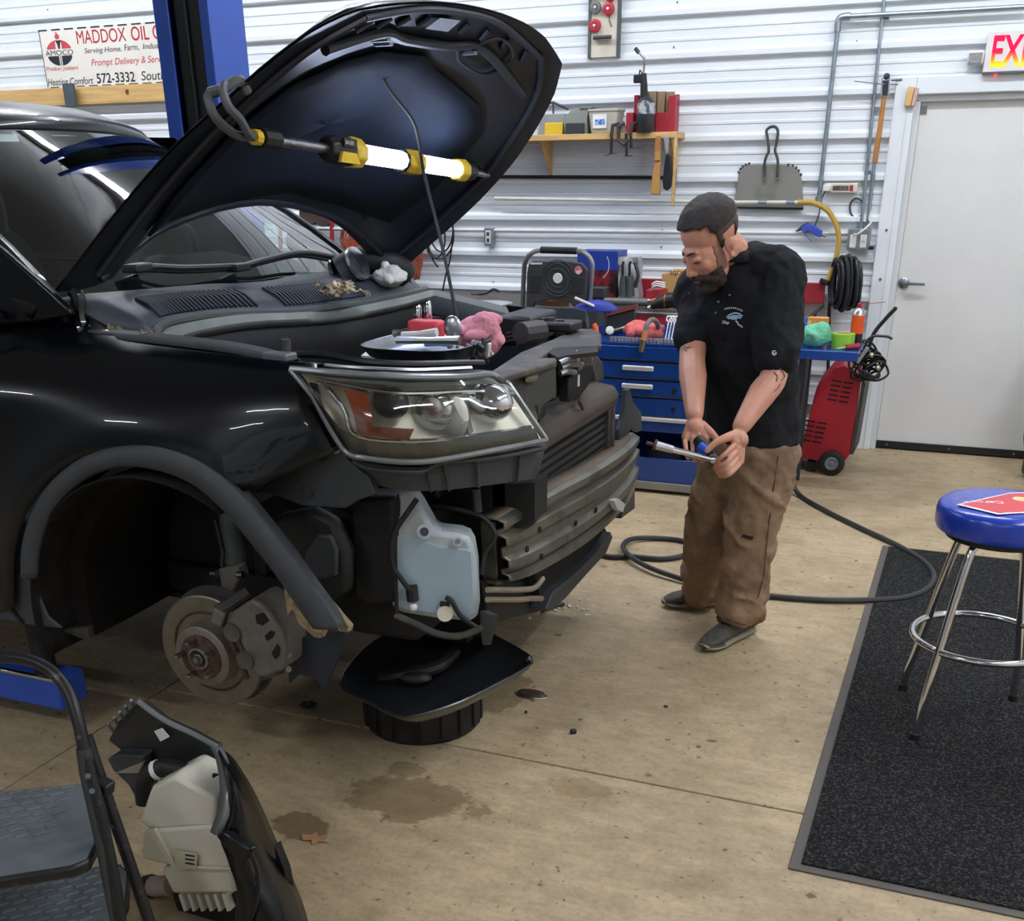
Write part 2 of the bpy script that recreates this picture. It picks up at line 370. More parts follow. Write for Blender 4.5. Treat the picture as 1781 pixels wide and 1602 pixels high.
for sx_ in (-1, 1):
    c = V((x0-.045 if sx_ < 0 else x0+.375, WY-.06, z0_+.075))
    h = MB().box(c, (.085, .06, .07)).build('lamp_head', m_whitep, ex, bevel=.012)
    MB().box(c+V((0, -.031, -.002)), (.068, .004, .052)).build('lamp_lens', M('grey_lens', '#8f9092', .35, 0, .3, 120), h, bevel=.006)
    MB().cyl(c, c+V((.05 if sx_ < 0 else -.05, .01, .0)), .014).build('swivel', m_whitep, h)

# ---- board under the oil sign and the oil sign itself
a = W(0, 158, .05); b = W(300, 150, .05)
bd = struct(MB().bx(-9, W(350, 150).x, WY-.07, WY-.03, a.z-.12, a.z).build('trim_4', m_wood, smooth=0, bevel=.004))
MB().cyl(W(222, 160, .071)+V((0, .002, 0)), W(222, 160, .073), .018, n=14).build('knot', M('wood_knot', '#6b3f1d', .7), bd)
sd_ = .055
a, b2, c2 = W(67, 52, sd_), W(82, 153, sd_), W(280, 31, sd_)
sg = thing('oil_company_sign', 'hand-painted white oil company sign leaning above the wooden board', 'sign', b2)
bl = W(83, 154, sd_); ux = V((1, 0, 0)); uz = V((0, 0, 1)); sw, sh = 1.75, a.z-bl.z
MB().bx(bl.x, bl.x+sw, WY-sd_, WY-.04, bl.z, bl.z+sh).build('sign_board', M('sign_white', '#e7e4da', .5, 0, .05, 4), sg, smooth=0)
m_sr = M('sign_red', '#b3202e', .5, 0, .1, 12); m_sk = M('sign_black', '#22262b', .5, 0, .1, 12); m_sr2 = M('sign_faded_red', '#c8474f', .5, 0, .2, 12)
fy = WY-sd_-.0008
fr = MB()
for k in range(14):
    fr.bx(bl.x+k*.125, bl.x+k*.125+.085, fy, fy+.002, bl.z+sh-.012, bl.z+sh-.002); fr.bx(bl.x+k*.125+.03, bl.x+k*.125+.115, fy, fy+.002, bl.z+.002, bl.z+.008)
fr.bx(bl.x+.002, bl.x+.008, fy, fy+.002, bl.z, bl.z+sh); fr.build('dashed_border', m_sk, sg)
def sp(fx, fz): return V((bl.x+fx*1.19, fy, bl.z+fz*sh))
def st(s, m, fx, fz, h, wd, **k): return text(s, m, sg, sp(fx, fz), ux, uz, h*sh, width=wd*1.19, **k)
st('MADDOX', m_sr, .30, .72, .22, .385); st('OIL CO.', m_sr, .725, .72, .22, .31, bold=.006)
st('Serving Home,', m_sk, .345, .56, .085, .29, shear=.25); st('Farm,', m_sk, .66, .565, .10, .11, shear=.1); st('Industry', m_sk, .80, .57, .09, .19, shear=.25); st('Prompt Delivery & Service', m_sr2, .385, .345, .11, .60, shear=.25)
st('Heating Comfort', m_sk, .01, .045, .12, .37, shear=.2); st('572-3332', m_sk, .41, .05, .16, .30, bold=.012); st('South Paris', m_sk, .76, .06, .15, .36, shear=.15)
st('Product Jobbers', m_sr2, .015, .30, .07, .26, shear=.3); st('AMOCO', m_sk, .03, .555, .085, .225)
lg = MB(); cc = sp(.145, .595)
def seg(m_, z_a, z_b, xa, xb, ru, rv, nm):
    b_ = MB(); pts = []
    for i in range(13):
        x = xa+(xb-xa)*i/12; zc = rv*math.sqrt(max(0, 1-(x/ru)**2)); pts.append((x, zc))
    poly = [(x, max(min(z, z_b), z_a)) for x, z in pts]
    base_ = [(x, z_a) for x, _ in pts][::-1]
    return poly + base_
def lpoly(pts, m_, nm): MB().poly([cc+V((x, -.0005, z)) for x, z in pts], (0, .001, 0)).build(nm, m_, sg, smooth=0)
RU, RV = .125, .085
lpoly(seg(0, .026, .2, -.115, -.030, RU, RV, ''), m_sr2, 'emblem_red'); lpoly(seg(0, .026, .2, .030, .115, RU, RV, ''), m_sr2, 'emblem_red')
lpoly([(x, -z) for x, z in seg(0, .020, .2, -.115, -.012, RU, RV, '')], m_sk, 'emblem_dark'); lpoly([(x, -z) for x, z in seg(0, .020, .2, .016, .115, RU, RV, '')], m_sk, 'emblem_dark')
lpoly([(-.030, .082), (.036, .082), (.018, .062), (.010, .026), (-.004, .026), (-.012, .062)], m_sk, 'emblem_torch')
lpoly([(-.018, .090), (-.024, .105), (-.014, .120), (-.006, .142), (.006, .122), (.020, .112), (.018, .096), (.006, .088)], m_sr2, 'emblem_flame')
lpoly([(-.004, -.085), (.010, -.085), (.008, -.02), (-.002, -.02)], m_sr2 if False else M('sign_grey', '#8c9095', .5), 'emblem_stem')
pb = W(122, 166, .12)
tag(MB().box(pb+V((0, 0, -.0)), (.09, .04, .16)).build('wall_bracket', M('bracket_grey', '#4a545b', .5), bevel=.004), 'dark grey steel bracket on the wooden board below the oil sign', 'bracket')

# ---- two-post lift column
lx0, lx1, ly0, ly1 = -3.865, -3.545, 4.9, 5.18
lf = thing('lift_column', 'blue steel lift column with dark open channel behind the car', 'car lift', (-3.7, 5.05, 0))
MB().bx(lx1-.012, lx1, ly0, ly1, 0, 3.7).build('side_plate', m_lift, lf, bevel=.004)
MB().bx(lx0, lx0+.012, ly0, ly1, 0, 3.7).build('side_plate', m_lift, lf, bevel=.004)
MB().bx(lx0, lx1, ly1-.012, ly1, 0, 3.7).build('back_plate', m_lift, lf, bevel=.004)
MB().bx(lx0, lx0+.085, ly0-.008, ly0+.006, 0, 3.7).build('front_lip', m_lift, lf, bevel=.004)
MB().bx(lx1-.055, lx1, ly0-.008, ly0+.006, 0, 3.7).build('front_lip', m_lift, lf, bevel=.004)
MB().bx(lx0+.09, lx1-.06, ly0+.03, ly0+.16, .5, 3.6).build('carriage', M('channel_black', '#121416', .5, 0, .3, 8), lf, bevel=.006)  # near-black block filling the open channel
MB().tube([(lx0+.17, ly0+.015, .2), (lx0+.17, ly0+.015, 3.6)], .008).build('lift_cable', m_black, lf)
MB().bx(lx0-.12, lx1+.12, ly0-.1, ly1+.1, 0, .02).build('base_plate', m_lift, lf, bevel=.004)
a0, a1 = at(-60, 1205, z=.19), at(98, 1188, z=.19)
la = thing('lift_arm', 'blue steel lift arm under the car sill at the left edge', 'car lift', (a1.x-.3, a1.y, 0))
MB().box(((a1.x-.75), a1.y+.06, .14), (1.5, .12, .10)).build('arm_beam', m_lift, la, bevel=.006)
MB().box(((a1.x-.75), a1.y+.0, .199), (1.5, .018, .012)).build('edge_rail', m_chrome, la, bevel=.003)
MB().box((a1.x-1.3, a1.y+.06, .05), (.14, .12, .099)).build('arm_foot', m_lift, la, bevel=.005)
MB().cyl((a1.x-.1, a1.y+.06, .19), (a1.x-.1, a1.y+.06, .42), .035).build('lift_pad', m_rubber, la)

# ---- ceiling tube fixtures, the last an added fill light
TLAB = ['above the blue tool cart', 'above the door end of the mat', 'right of the bar stool', 'above the workbench middle', 'above the far left bench end', 'by the left roller door', 'by the right roller door', 'by the left wall', 'behind the step stool, added as front fill']
for i, (x, y, ln, d) in enumerate(TUBES):
    fx = thing('ceiling_light', 'long white tube light under the ceiling ' + TLAB[i], 'ceiling light', (x, y, CEIL), 'ceiling tube lights')
    sx, sy = (ln, .12) if d == 0 else (.12, ln)
    MB().box((x, y, CEIL-.03), (sx, sy, .06)).build('housing', m_whitep, fx, bevel=.006)
    MB().box((x, y, CEIL-.075), (sx*.97 if d == 0 else .07, .07 if d == 0 else sy*.97, .03)).build('diffuser', emat('tube_glow', '#f3f6ff', TUBE), fx, smooth=0)
# ================================================================== wall-mounted things
def pipe(name, label, pts, r, mat, cat='pipe', n=10): return tag(MB().tube(pts, r, n).build(name, mat), label, cat)
# galvanised air line with elbow
d1 = .05
pl = thing('air_line', 'galvanised steel pipe turning an elbow beside the exit door', 'pipe', W(1425, 345, d1))
e1, e2 = W(1458, 40, d1), W(1470, 29, d1)
MB().tube([W(1424, 348, d1), e1], .0135, 10).build('riser', m_galv, pl)
MB().tube([e2, W(1790, 11.5, d1)], .0135, 10).build('run', m_galv, pl)
MB().tube(cr([W(1456.5, 55, d1), W(1457.6, 40, d1), W(1461, 32, d1), W(1470, 29, d1), W(1479, 28.5, d1)], 4), .020, 10).build('elbow', m_galv, pl)
MB().cyl(W(1424.5, 342, d1), W(1423.5, 352, d1), .021).build('end_coupling', m_galv, pl)
cn = thing('conduit', 'tall thin steel conduit crossing the pipe beside the door trim', 'conduit', W(1496, 405, .03))
MB().tube([W(1540, -25, .03), W(1496, 408, .03)], .010, 8).build('conduit_run', m_galv, cn)
for v in (30, 190, 300): MB().box(W(1540-.1016*(v+25), v, .03)+V((.012, .012, 0)), (.05, .012, .02)).build('strap', m_galv, cn)
c2 = thing('short_conduit', 'short steel conduit dropping into the grey outlet box', 'conduit', W(1506, 405, .03))
MB().tube([W(1518, 310, .03), W(1507, 405, .03)], .011, 8).build('conduit_run', m_galv, c2)
MB().cyl(W(1518.5, 303, .03), W(1517.5, 316, .03), .014).build('coupling', m_galv, c2)
# grey outlet box
p = W(1494, 416, .04); ob = thing('outlet_box', 'grey steel outlet box beneath the conduits by the door', 'outlet', p)
MB().box(p, (.13, .075, .12)).build('box_body', m_galv, ob, bevel=.004)
for s in (-.03, .03): MB().box(p+V((s, -.04, -.01)), (.038, .006, .075)).build('receptacle', M('outlet_white', '#d9d8d0', .4), ob, bevel=.004)
MB().box(p+V((.035, -.045, .0)), (.01, .01, .02)).build('switch', M('outlet_white', '#d9d8d0'), ob)
MB().box(W(1507, 431, .06), (.085, .03, .022)).build('plug', m_black, ob, bevel=.004)
MB().tube(cr([p+V((-.03, -.045, .03)), p+V((.0, -.09, .035)), p+V((.06, -.06, .09)), W(1512, 380, .04), W(1514, 350, .03)], 5), .006, 6).build('cable', M('outlet_white', '#d9d8d0'), ob)
# thin horizontal conduit + grey receptacle box at left
hc = thing('wall_conduit', 'thin white conduit running along the ribbed wall above the bench', 'conduit', W(860, 402, .03))
MB().tube([W(600, 398, .035), W(1476, 406, .035)], .009, 8).build('conduit_run', m_whitep, hc)
ow = thing('wall_outlet', 'small grey wall outlet on the conduit above the bench', 'outlet', W(852, 412, .04))
p = W(852, 412, .04); MB().box(p, (.062, .06, .115)).build('box_body', m_galv, ow, bevel=.004)
MB().box(p+V((0, -.031, 0)), (.04, .004, .085)).build('receptacle', M('outlet_white', '#d9d8d0'), ow, bevel=.003)
for s in (-.02, .02): MB().box(p+V((0, -.034, s)), (.018, .003, .022)).build('socket', m_dark, ow)
# white air pipe and yellow hose
wp = thing('shop_air_pipe', 'white air pipe with brass fittings ending in a yellow hose', 'pipe', W(1330, 352, .09))
MB().tube([W(860, 345, .06), W(1285, 352, .07), W(1388, 352, .08)], .011, 8).build('pipe_run', M('old_white_pipe', '#cfcfc4', .5, 0, .1, 9), wp)
for u in (1326, 1375): MB().cyl(W(u-7, 352, .08), W(u+7, 352, .08), .016, n=10).build('coupling', m_galv, wp)
MB().tube(cr([W(1388, 352, .08), W(1415, 353, .085), W(1440, 367, .09), W(1455, 393, .09), W(1459, 418, .09), W(1455, 445, .09), W(1447, 470, .09), W(1440, 487, .09)], 6), .0155, 10).build('yellow_hose', M('yellow_hose', '#b8973a', .5, 0, .15, 12, col2='#8a6a30', cov=.38), wp)
MB().box(W(1434, 490, .09), (.06, .03, .028), (0, .3, 0)).build('hose_coupler', m_black, wp, bevel=.006)
# power strip
a, b = W(1434, 327, .03), W(1492, 327, .03); ps = thing('power_strip', 'cream power strip with a red switch between the two pipes', 'power strip', a)
MB().box((a+b)/2, ((b-a).length, .04, .055)).build('strip_body', M('cream_plastic', '#d3cfbd', .5), ps, bevel=.006)
for k in range(4): MB().box(lerp(a, b, .32+.12*k)+V((0, -.021, 0)), (.022, .003, .026)).build('socket', m_dust, ps)
MB().box(lerp(a, b, .82)+V((0, -.022, 0)), (.02, .006, .03)).build('switch', m_red, ps, bevel=.002)
MB().box(lerp(a, b, .1)+V((0, -.035, 0)), (.045, .035, .035)).build('plug', m_whitep, ps, bevel=.005)
MB().tube(cr([lerp(a, b, .1)+V((-.01, -.04, -.02)), W(1428, 350, .03), W(1424, 375, .03), W(1418, 392, .03), W(1424, 405, .04)], 5), .004, 6).build('cord', m_dark, ps)
tag(MB().tube(cr([W(1490+12*math.cos(t), 362+17*math.sin(t), .02) for t in [k*pi/4 for k in range(8)]], 5, True), .006, 6, closed=True).build('cable_ring', m_dark), 'thin dark cable loop hanging on the wall beside the conduit', 'cable')
# air blow gun
gd = .07; ag = thing('air_blow_gun', 'blue air blow gun hung on the wall conduit', 'air gun', W(1410, 400, gd))
MB().poly([W(u, v, gd) for u, v in [(1397, 392), (1410, 388), (1430, 402), (1427, 413), (1420, 411), (1406, 402), (1400, 406), (1392, 400)]], (0, .03, 0)).build('gun_body', M('air_gun_blue', '#3d55b4', .35), ag, bevel=.004)
MB().tube([W(1396, 398, gd-.015), W(1384, 402, gd-.015)], [.008, .004], 8).build('nozzle', m_black, ag)
MB().tube(cr([W(1387, 401, gd-.015), W(1398, 391, gd-.015), W(1410, 388.5, gd-.015)], 4), .005, 6).build('hook', m_black, ag)
MB().tube([W(1400, 406, gd-.015), W(1407, 414, gd-.015), W(1412, 420, gd-.015)], .004, 6).build('trigger', M('air_gun_blue', '#3d55b4'), ag)
MB().cyl(W(1428, 407, gd-.015), W(1436, 411, gd-.015), .008).build('inlet_fitting', m_steel, ag)
# coiled black hose on a hook by the door
hr = thing('hose_coil', 'thick coil of black hose hung beside the door frame', 'hose', W(1470, 540, .15))
for k in range(8):
    cx_ = 1470+(k-3.5)*5.2; h_ = 48-abs(k-3.5)*2.6; w_ = 8+(k % 3)
    dd = .13+.012*((k*3) % 5)
    pts = [W(cx_+w_*math.cos(t)-.07*h_*math.sin(t)+random.uniform(-.8, .8), 491+h_*math.sin(t)+random.uniform(-1, 1)+(3 if k % 2 else 0), dd+.05*math.cos(t)) for t in [j*pi/8 for j in range(16)]]
    MB().tube(cr(pts, 3, True), .0125, 8, closed=True).build('hose_loop', M('black_hose', '#1d1f24', .42, 0, .2, 9), hr)
MB().tube([W(1478, 446, 0), W(1478, 446, .26), W(1478, 440, .27)], .008, 6).build('hook', m_galv, hr)
MB().tube(cr([W(1449, 500, .1), W(1444, 520, .09), W(1442, 545, .08), W(1441, 600, .06), W(1440, 660, .05)], 4), .011, 8).build('hose_tail', M('black_hose', '#1d1f24'), hr)
# big steel dustpan
dd = .035; dp = thing('steel_dustpan', 'large grey steel dustpan with toothed rim and wire handle', 'dustpan', W(1337, 362, dd))
ol = [(1276, 361), (1281, 325), (1284, 305), (1289, 294), (1296, 288), (1310, 285), (1345, 285), (1372, 287), (1384, 291), (1391, 300), (1395, 315), (1397, 363)]
MB().poly([W(u, v, dd) for u, v in ol], (0, .012, 0)).build('pan', M('dull_steel_sheet', '#8b8a84', .5, .35, .12, 4, col2='#7a786f', cov=.45), dp, bevel=.004)
MB().tube([W(u, v, dd+.008) for u, v in [(1276, 361), (1397, 363)]], .007, 6).build('front_edge', m_dark, dp)
te = MB()
for u, v in [(1285, 300), (1288, 294), (1292, 290), (1297, 287), (1303, 285), (1371, 287), (1379, 288), (1385, 292), (1389, 297), (1393, 304)]:
    c = W(u, v, dd-.005); te.box(c, (.012, .01, .016), (0, random.uniform(-.6, .6), 0))
te = te.build('toothed_rim', m_dark, dp); te['kind'] = 'stuff'
MB().tube(cr([W(u, v, dd+.016) for u, v in [(1330, 310), (1330, 284), (1333, 272), (1337, 262), (1335, 240), (1333, 228), (1338, 222), (1345, 220), (1351, 223), (1353, 232), (1350, 250), (1348, 262), (1352, 275), (1353, 288), (1352, 310)]], 5), .0085, 8).build('wire_handle', m_dust, dp)
for u in (1330, 1352): MB().cyl(W(u, 311, dd+.002), W(u, 311, dd+.03), .010, n=8).build('rivet', m_steel, dp)
# splitting hammer / long handled tool and wire rack at the door corner
hm = thing('long_handled_hammer', 'long wooden handled hammer hanging left of the door trim', 'hammer', W(1526, 280, .06))
MB().tube([W(1538, 165, .06), W(1531, 220, .06), W(1521, 283, .06)], [.013, .015, .017], 10).build('handle', m_woodd, hm)
MB().tube([W(1541, 140, .06), W(1538, 166, .06)], [.020, .016], 8).build('head', m_dark, hm)
MB().cyl(W(1521, 283, .06), W(1518, 303, .06), .012).build('grip', m_galv, hm)
hk = thing('wire_hook_rack', 'bent wire tool hook over the wooden hammer beside the door', 'hook', W(1530, 150, .07))
MB().tube([W(1486, 141, .10), W(1530, 146, .09), W(1562, 147, .04)], .003, 6).build('cross_wire', m_steel, hk)
for u in (1533, 1545): MB().tube([W(u, 168, .09), W(u+1, 146, .09), W(u+2, 136, .06)], .004, 6).build('hook_wire', m_galv, hk)
MB().sph(W(1542, 133, .06), .018, 10, 8).build('ball_clip', m_dark, hk)
MB().tube([W(1550, 139, .05), W(1569, 138, .04)], .008, 6).build('rod', m_galv, hk)
# board with pulley wheels, upper centre
wb2 = thing('pulley_board', 'pale wooden board with red and grey wheels high on the wall', 'board', W(1050, 100, .03))
MB().bx(W(1024, 50, .03).x, W(1078, 50, .03).x, WY-.05, WY-.03, W(1050, 100, .04).z, W(1050, -60, .04).z).build('backing_board', M('pale_board', '#cdc6b4', .7, 0, .12, 9), wb2, bevel=.003)
for u in (1026, 1076): MB().bx(W(u-2.5, 50, .05).x, W(u+2.5, 50, .05).x, WY-.056, WY-.028, W(1050, 101, .04).z, W(1050, -60, .04).z).build('side_rail', M('rail_grey', '#4c5558', .5), wb2)
for u, v, r, m_ in [(1037, 13, 9, M('grey_wheel', '#6d6f70', .5)), (1059.5, 15.5, 9.5, M('red_wheel', '#b02a3c', .45)), (1036, 45, 9.5, M('red_wheel', '#b02a3c')), (1037, -12, 9, M('grey_wheel', '#6d6f70')), (1062, -8, 9, M('red_wheel', '#b02a3c'))]:
    c = W(u, v, .05); R = r*.0037
    wh = MB().lathe([(R*.3, 0), (R, 0), (R*1.05, -.008), (R, -.022), (R*.55, -.026), (R*.3, -.02)], c, (0, 1, 0), 20).build('wheel', m_, wb2)
    MB().cyl(c, c+V((0, -.034, 0)), R*.22, n=10).build('hub', m_whitep, wh)
MB().tube([W(1032, 66, .075), W(1063, 64, .075)], .011, 10).build('rod', m_dark, wb2)
for u in (1034, 1061): MB().cyl(W(u, 65, .075), W(u, 65, .045), .006, n=8).build('peg', m_steel, wb2)
MB().tube([W(1060, 28, .06), W(1060, 36, .06), W(1064, 46, .06)], .003, 6).build('cord', m_dark, wb2)

# ---- wooden shelf and what stands on it
sy0 = WY-.25; sa = at(1168, 229, y=sy0); szt = sa.z
sx0, sx1 = at(700, 229, y=sy0).x, sa.x+.03
sh_ = thing('wall_shelf', 'raw wooden plank shelf on the ribbed wall', 'shelf', (sx1-.5, sy0+.1, szt))
MB().bx(sx0, sx1, sy0, WY-.03, szt-.035, szt).build('plank', m_wood, sh_, bevel=.003)
for x in (sx1-.06, sx1-.9): MB().poly([(x, WY-.031, szt-.035), (x, sy0+.04, szt-.035), (x, WY-.031, szt-.24)], (.02, 0, 0)).build('bracket', m_wood, sh_)
MB().bx(sx1-.012, sx1+.004, sy0+.0, sy0+.03, szt-.42, szt-.02).build('end_strip', m_wood, sh_, bevel=.003)
S = lambda u, v, d=.14: at(u, v, y=WY-d)
def on_shelf(u0, u1, vt, d=.14):
    a_ = S(u0, 222, d); b_ = S(u1, 222, d); t_ = S((u0+u1)/2, vt, d); return a_.x, b_.x, t_.z
m_tackle = M('grey_green_plastic', '#7d857c', .5, 0, .12, 9)
x0, x1, zt = on_shelf(985, 1031, 190); bx_ = thing('tackle_box', 'dented grey green tin box on the shelf', 'box', ((x0+x1)/2, WY-.14, szt))
MB().loft([[V((x0+.01, WY-.2, szt)), V((x1-.02, WY-.2, szt)), V((x1-.02, WY-.08, szt)), V((x0+.01, WY-.08, szt))], [V((x0, WY-.2, szt+.09)), V((x1-.02, WY-.2, szt+.09)), V((x1-.02, WY-.08, szt+.09)), V((x0, WY-.08, szt+.09))], [V((x0+.05, WY-.18, zt)), V((x1, WY-.2, zt+.005)), V((x1, WY-.08, zt+.005)), V((x0+.05, WY-.1, zt))]]).build('box_body', m_tackle, bx_, bevel=.004)
MB().box((x1-.03, WY-.14, zt+.004), (.08, .13, .008)).build('lid', m_tackle, bx_)
x0, x1, zt = on_shelf(1029, 1080, 190); tb = thing('plastic_tub', 'cloudy plastic tub with a blue label on the shelf', 'tub', ((x0+x1)/2, WY-.14, szt))
MB().loft([[V((lerp(x0, x1, .5)+sx*(x1-x0)*k, WY-.14+sy*.07*k*2, z)) for sx, sy in ((-1, -1), (1, -1), (1, 1), (-1, 1))] for k, z in ((.42, szt), (.5, zt-.02), (.5, zt))]).build('tub_body', M('cloudy_plastic', '#c9c6b8', .35, 0, .06, 8, trans=.25), tb, bevel=.008)
MB().bx(x0-.004, x1+.004, WY-.215, WY-.065, zt-.016, zt).build('lid', M('cloudy_plastic', '#c9c6b8'), tb, bevel=.005)
lb = MB().bx(x0+.03, x0+.12, WY-.211, WY-.207, szt+.03, zt-.03).build('label', M('white_label', '#e9e9ea', .5), tb)
MB().bx(x0+.045, x0+.11, WY-.213, WY-.2105, szt+.05, szt+.08).build('label_print', M('label_blue', '#2f6fb8', .5, col2='#bcd4ea', cov=.45, vs=60), lb)
x0, x1, zt = on_shelf(953, 984, 214); tag(MB().bx(x0, x1, WY-.2, WY-.12, szt, zt).build('yellow_block', m_yellow, bevel=.004), 'flat yellow block on the shelf in front of the tin box', 'block')
x0, x1, zt = on_shelf(985, 1015, 214, .22); tag(MB().bx(x0, x1, WY-.24, WY-.19, szt, zt).build('small_parts_tray', m_dark, bevel=.004), 'low dark tray at the shelf front below the tin box', 'tray')
x0, x1, zt = on_shelf(935, 985, 198, .1); tag(MB().loft([[V((x0, WY-.11, szt)), V((x1, WY-.11, szt)), V((x1, WY-.04, szt)), V((x0, WY-.04, szt))], [V((x0+.02, WY-.11, zt)), V((x1-.01, WY-.11, zt)), V((x1-.01, WY-.04, zt)), V((x0+.02, WY-.04, zt))]]).build('grey_case', M('grey_case', '#8d9395', .5), bevel=.006), 'grey plastic case at the shelf back beside the hood', 'case')
wf = thing('bent_wire_stand', 'bent dark wire stand behind the boxes on the shelf', 'wire', S(960, 222, .08))
MB().tube([S(945, 182, .08), S(962, 178, .08), S(988, 190, .08)], .008, 6).build('wire', m_dark, wf); MB().tube([S(962, 178, .08), S(963, 222, .08)], .006, 6).build('wire', m_dark, wf)
# red cabinet with papers
x0, x1, _ = on_shelf(1103, 1175, 160); zt = S(1140, 158).z
rc = thing('red_manual_box', 'red metal box holding brown manuals on the shelf', 'box', ((x0+x1)/2, WY-.14, szt))
MB().bx(x0, x1, WY-.085, WY-.07, szt-.0, zt-.02).build('back_panel', m_red, rc, bevel=.003)
MB().bx(x1-.045, x1, WY-.165, WY-.085, szt, zt-.03).build('side_panel', m_red, rc, bevel=.003)
MB().bx(x0, x0+.03, WY-.165, WY-.085, szt, zt-.02).build('side_panel', m_red, rc, bevel=.003)
MB().bx(x0+.14, x1-.045, WY-.165, WY-.155, szt, szt+.11).build('front_panel', m_red, rc, bevel=.003)
m_pap = M('brown_paper', '#8f7a60', .8, 0, .25, 40, stretch=(6, 1, 1))
for k in range(4): MB().bx(x0+.035+k*.052, x0+.08+k*.052, WY-.15+.01*k, WY-.09, szt+.002, zt-.002*k).build('manual', m_pap, rc)
# torch on a black cylinder
c0 = S(1123, 222, .23); ct = S(1123, 178, .23)
to = thing('gas_torch', 'black gas torch with bent steel tip on the shelf', 'torch', (c0.x, WY-.23, szt))
R = .055
MB().lathe([(R*.9, 0), (R, .008), (R, .15), (R*.85, .175), (R*.45, .195), (.02, .2)], (c0.x, WY-.23+.0, szt), (0, 0, 1), 20).build('gas_cylinder', M('torch_cylinder', '#2a2f36', .35, 0, .2, 6, coat=.3), to)
MB().lathe([(R*1.004, .1), (R*1.004, .16)], (c0.x, WY-.23, szt), (0, 0, 1), 20, cap=False).build('label_band', M('torch_label', '#b8bcc0', .4, col2='#3a4048', cov=.5, vs=25), to)
q0, q1 = S(1120, 176, .23), S(1119, 128, .23)
MB().tube([q0, S(1120, 150, .23), q1], [.024, .022, .018], 10).build('torch_grip', m_black, to)
MB().box(S(1111, 137, .23), (.06, .035, .045)).build('torch_head', m_black, to, bevel=.006)
MB().tube(cr([S(1117, 128, .23), S(1113, 122, .23), S(1112, 130, .23)], 4), .004, 6).build('trigger_guard', m_black, to)
MB().tube(cr([q1, S(1121, 105, .23), S(1117, 97, .23), S(1110, 90, .23)], 4), .0065, 8).build('nozzle_tube', m_steel, to)
MB().cyl(S(1111, 92, .23), S(1105, 84, .23), .012).build('flame_tip', m_dust, to)
x0, x1, zt = on_shelf(1090, 1102, 196, .2); tag(MB().bx(x0, x1, WY-.22, WY-.16, szt, zt).build('small_red_carton', m_red, bevel=.003), 'small red carton beside the gas torch', 'carton')
# C-clamps hanging on the shelf front
for i, (u, v0, v1, dx, lab) in enumerate([(1066, 216, 268, -5, 'long dark C-clamp hooked on the shelf front, leftmost of three'), (1084, 214, 272, 8, 'dark C-clamp with wide frame on the shelf front, middle of three'), (1099, 214, 258, 3, 'small dark C-clamp on the shelf front nearest the broom')]):
    cl = thing('c_clamp', lab, 'clamp', S(u, v0, .27), 'clamps on the shelf edge')
    dcl = .275
    MB().tube([S(u+12, v0+6, dcl-.1), S(u+10, v0, dcl-.05), S(u, v0+2, dcl), S(u-3, v0+22, dcl)] if i != 1 else [S(u+2, v0, dcl), S(u-8, v0+6, dcl), S(u-8, v0+30, dcl), S(u+1, v0+38, dcl), S(u+8, v0+30, dcl)], .012, 8).build('clamp_frame', m_dark, cl)
    MB().tube([S(u-2 if i != 1 else u+5, v0+18, dcl), S(u-2+dx*.2 if i != 1 else u+6, v1, dcl)], .009, 8).build('screw', m_black, cl)
    MB().tube([S(u-14, v1+2, dcl), S(u+6, v1-2, dcl)] if i == 0 else [S(u+2, v1-1, dcl), S(u+16, v1-1, dcl)], .003, 6).build('tommy_bar', m_black, cl)
# whisk broom and brush hung from the shelf end
br = thing('whisk_broom', 'straw whisk broom hanging from the shelf end', 'broom', S(1141, 340, .27))
def fan(pts, th, nm, m_, par, d): MB().poly([S(u, v, d) for u, v in pts], (0, th, 0)).build(nm, m_, par, bevel=.006)
m_straw = M('broom_straw', '#b98a4a', .8, 0, .3, 30, .3, 200, stretch=(14, 14, 1))
fan([(1138, 262), (1148, 262), (1148, 280), (1147, 305), (1147, 339), (1131, 338), (1134, 305), (1139, 280)], .03, 'bristles', m_straw, br, .275)
fan([(1140, 236), (1148, 236), (1149, 264), (1137, 264)], .03, 'handle', m_woodd, br, .275)
MB().tube([S(1136, 279, .28), S(1149, 278, .28)], .004, 6).build('binding', m_woodd, br)
bs_ = thing('hand_brush', 'black bristle hand brush hanging beside the whisk broom', 'brush', S(1160, 340, .27))
fan([(1157, 270), (1162, 266), (1167, 271), (1168, 300), (1166, 325), (1160, 332), (1153, 328), (1152, 315), (1155, 285)], .035, 'bristles', m_black, bs_, .27)
fan([(1153, 236), (1163, 237), (1162, 268), (1157, 268)], .02, 'handle', M('grey_handle', '#8d9397', .5), bs_, .26)
tag(MB().tube([S(1176, 293, .2), S(1175, 320, .2), S(1172, 352, .2)], .004, 6).build('thin_rod', m_dark), 'thin dark rod hanging off the right end of the shelf', 'rod')
# black steel bar and thin pipe below the shelf
tag(MB().tube([S(600, 306, .05), S(1176, 309, .05)], .011, 8).build('wall_bar', m_black), 'long black steel bar on the wall below the shelf', 'bar')
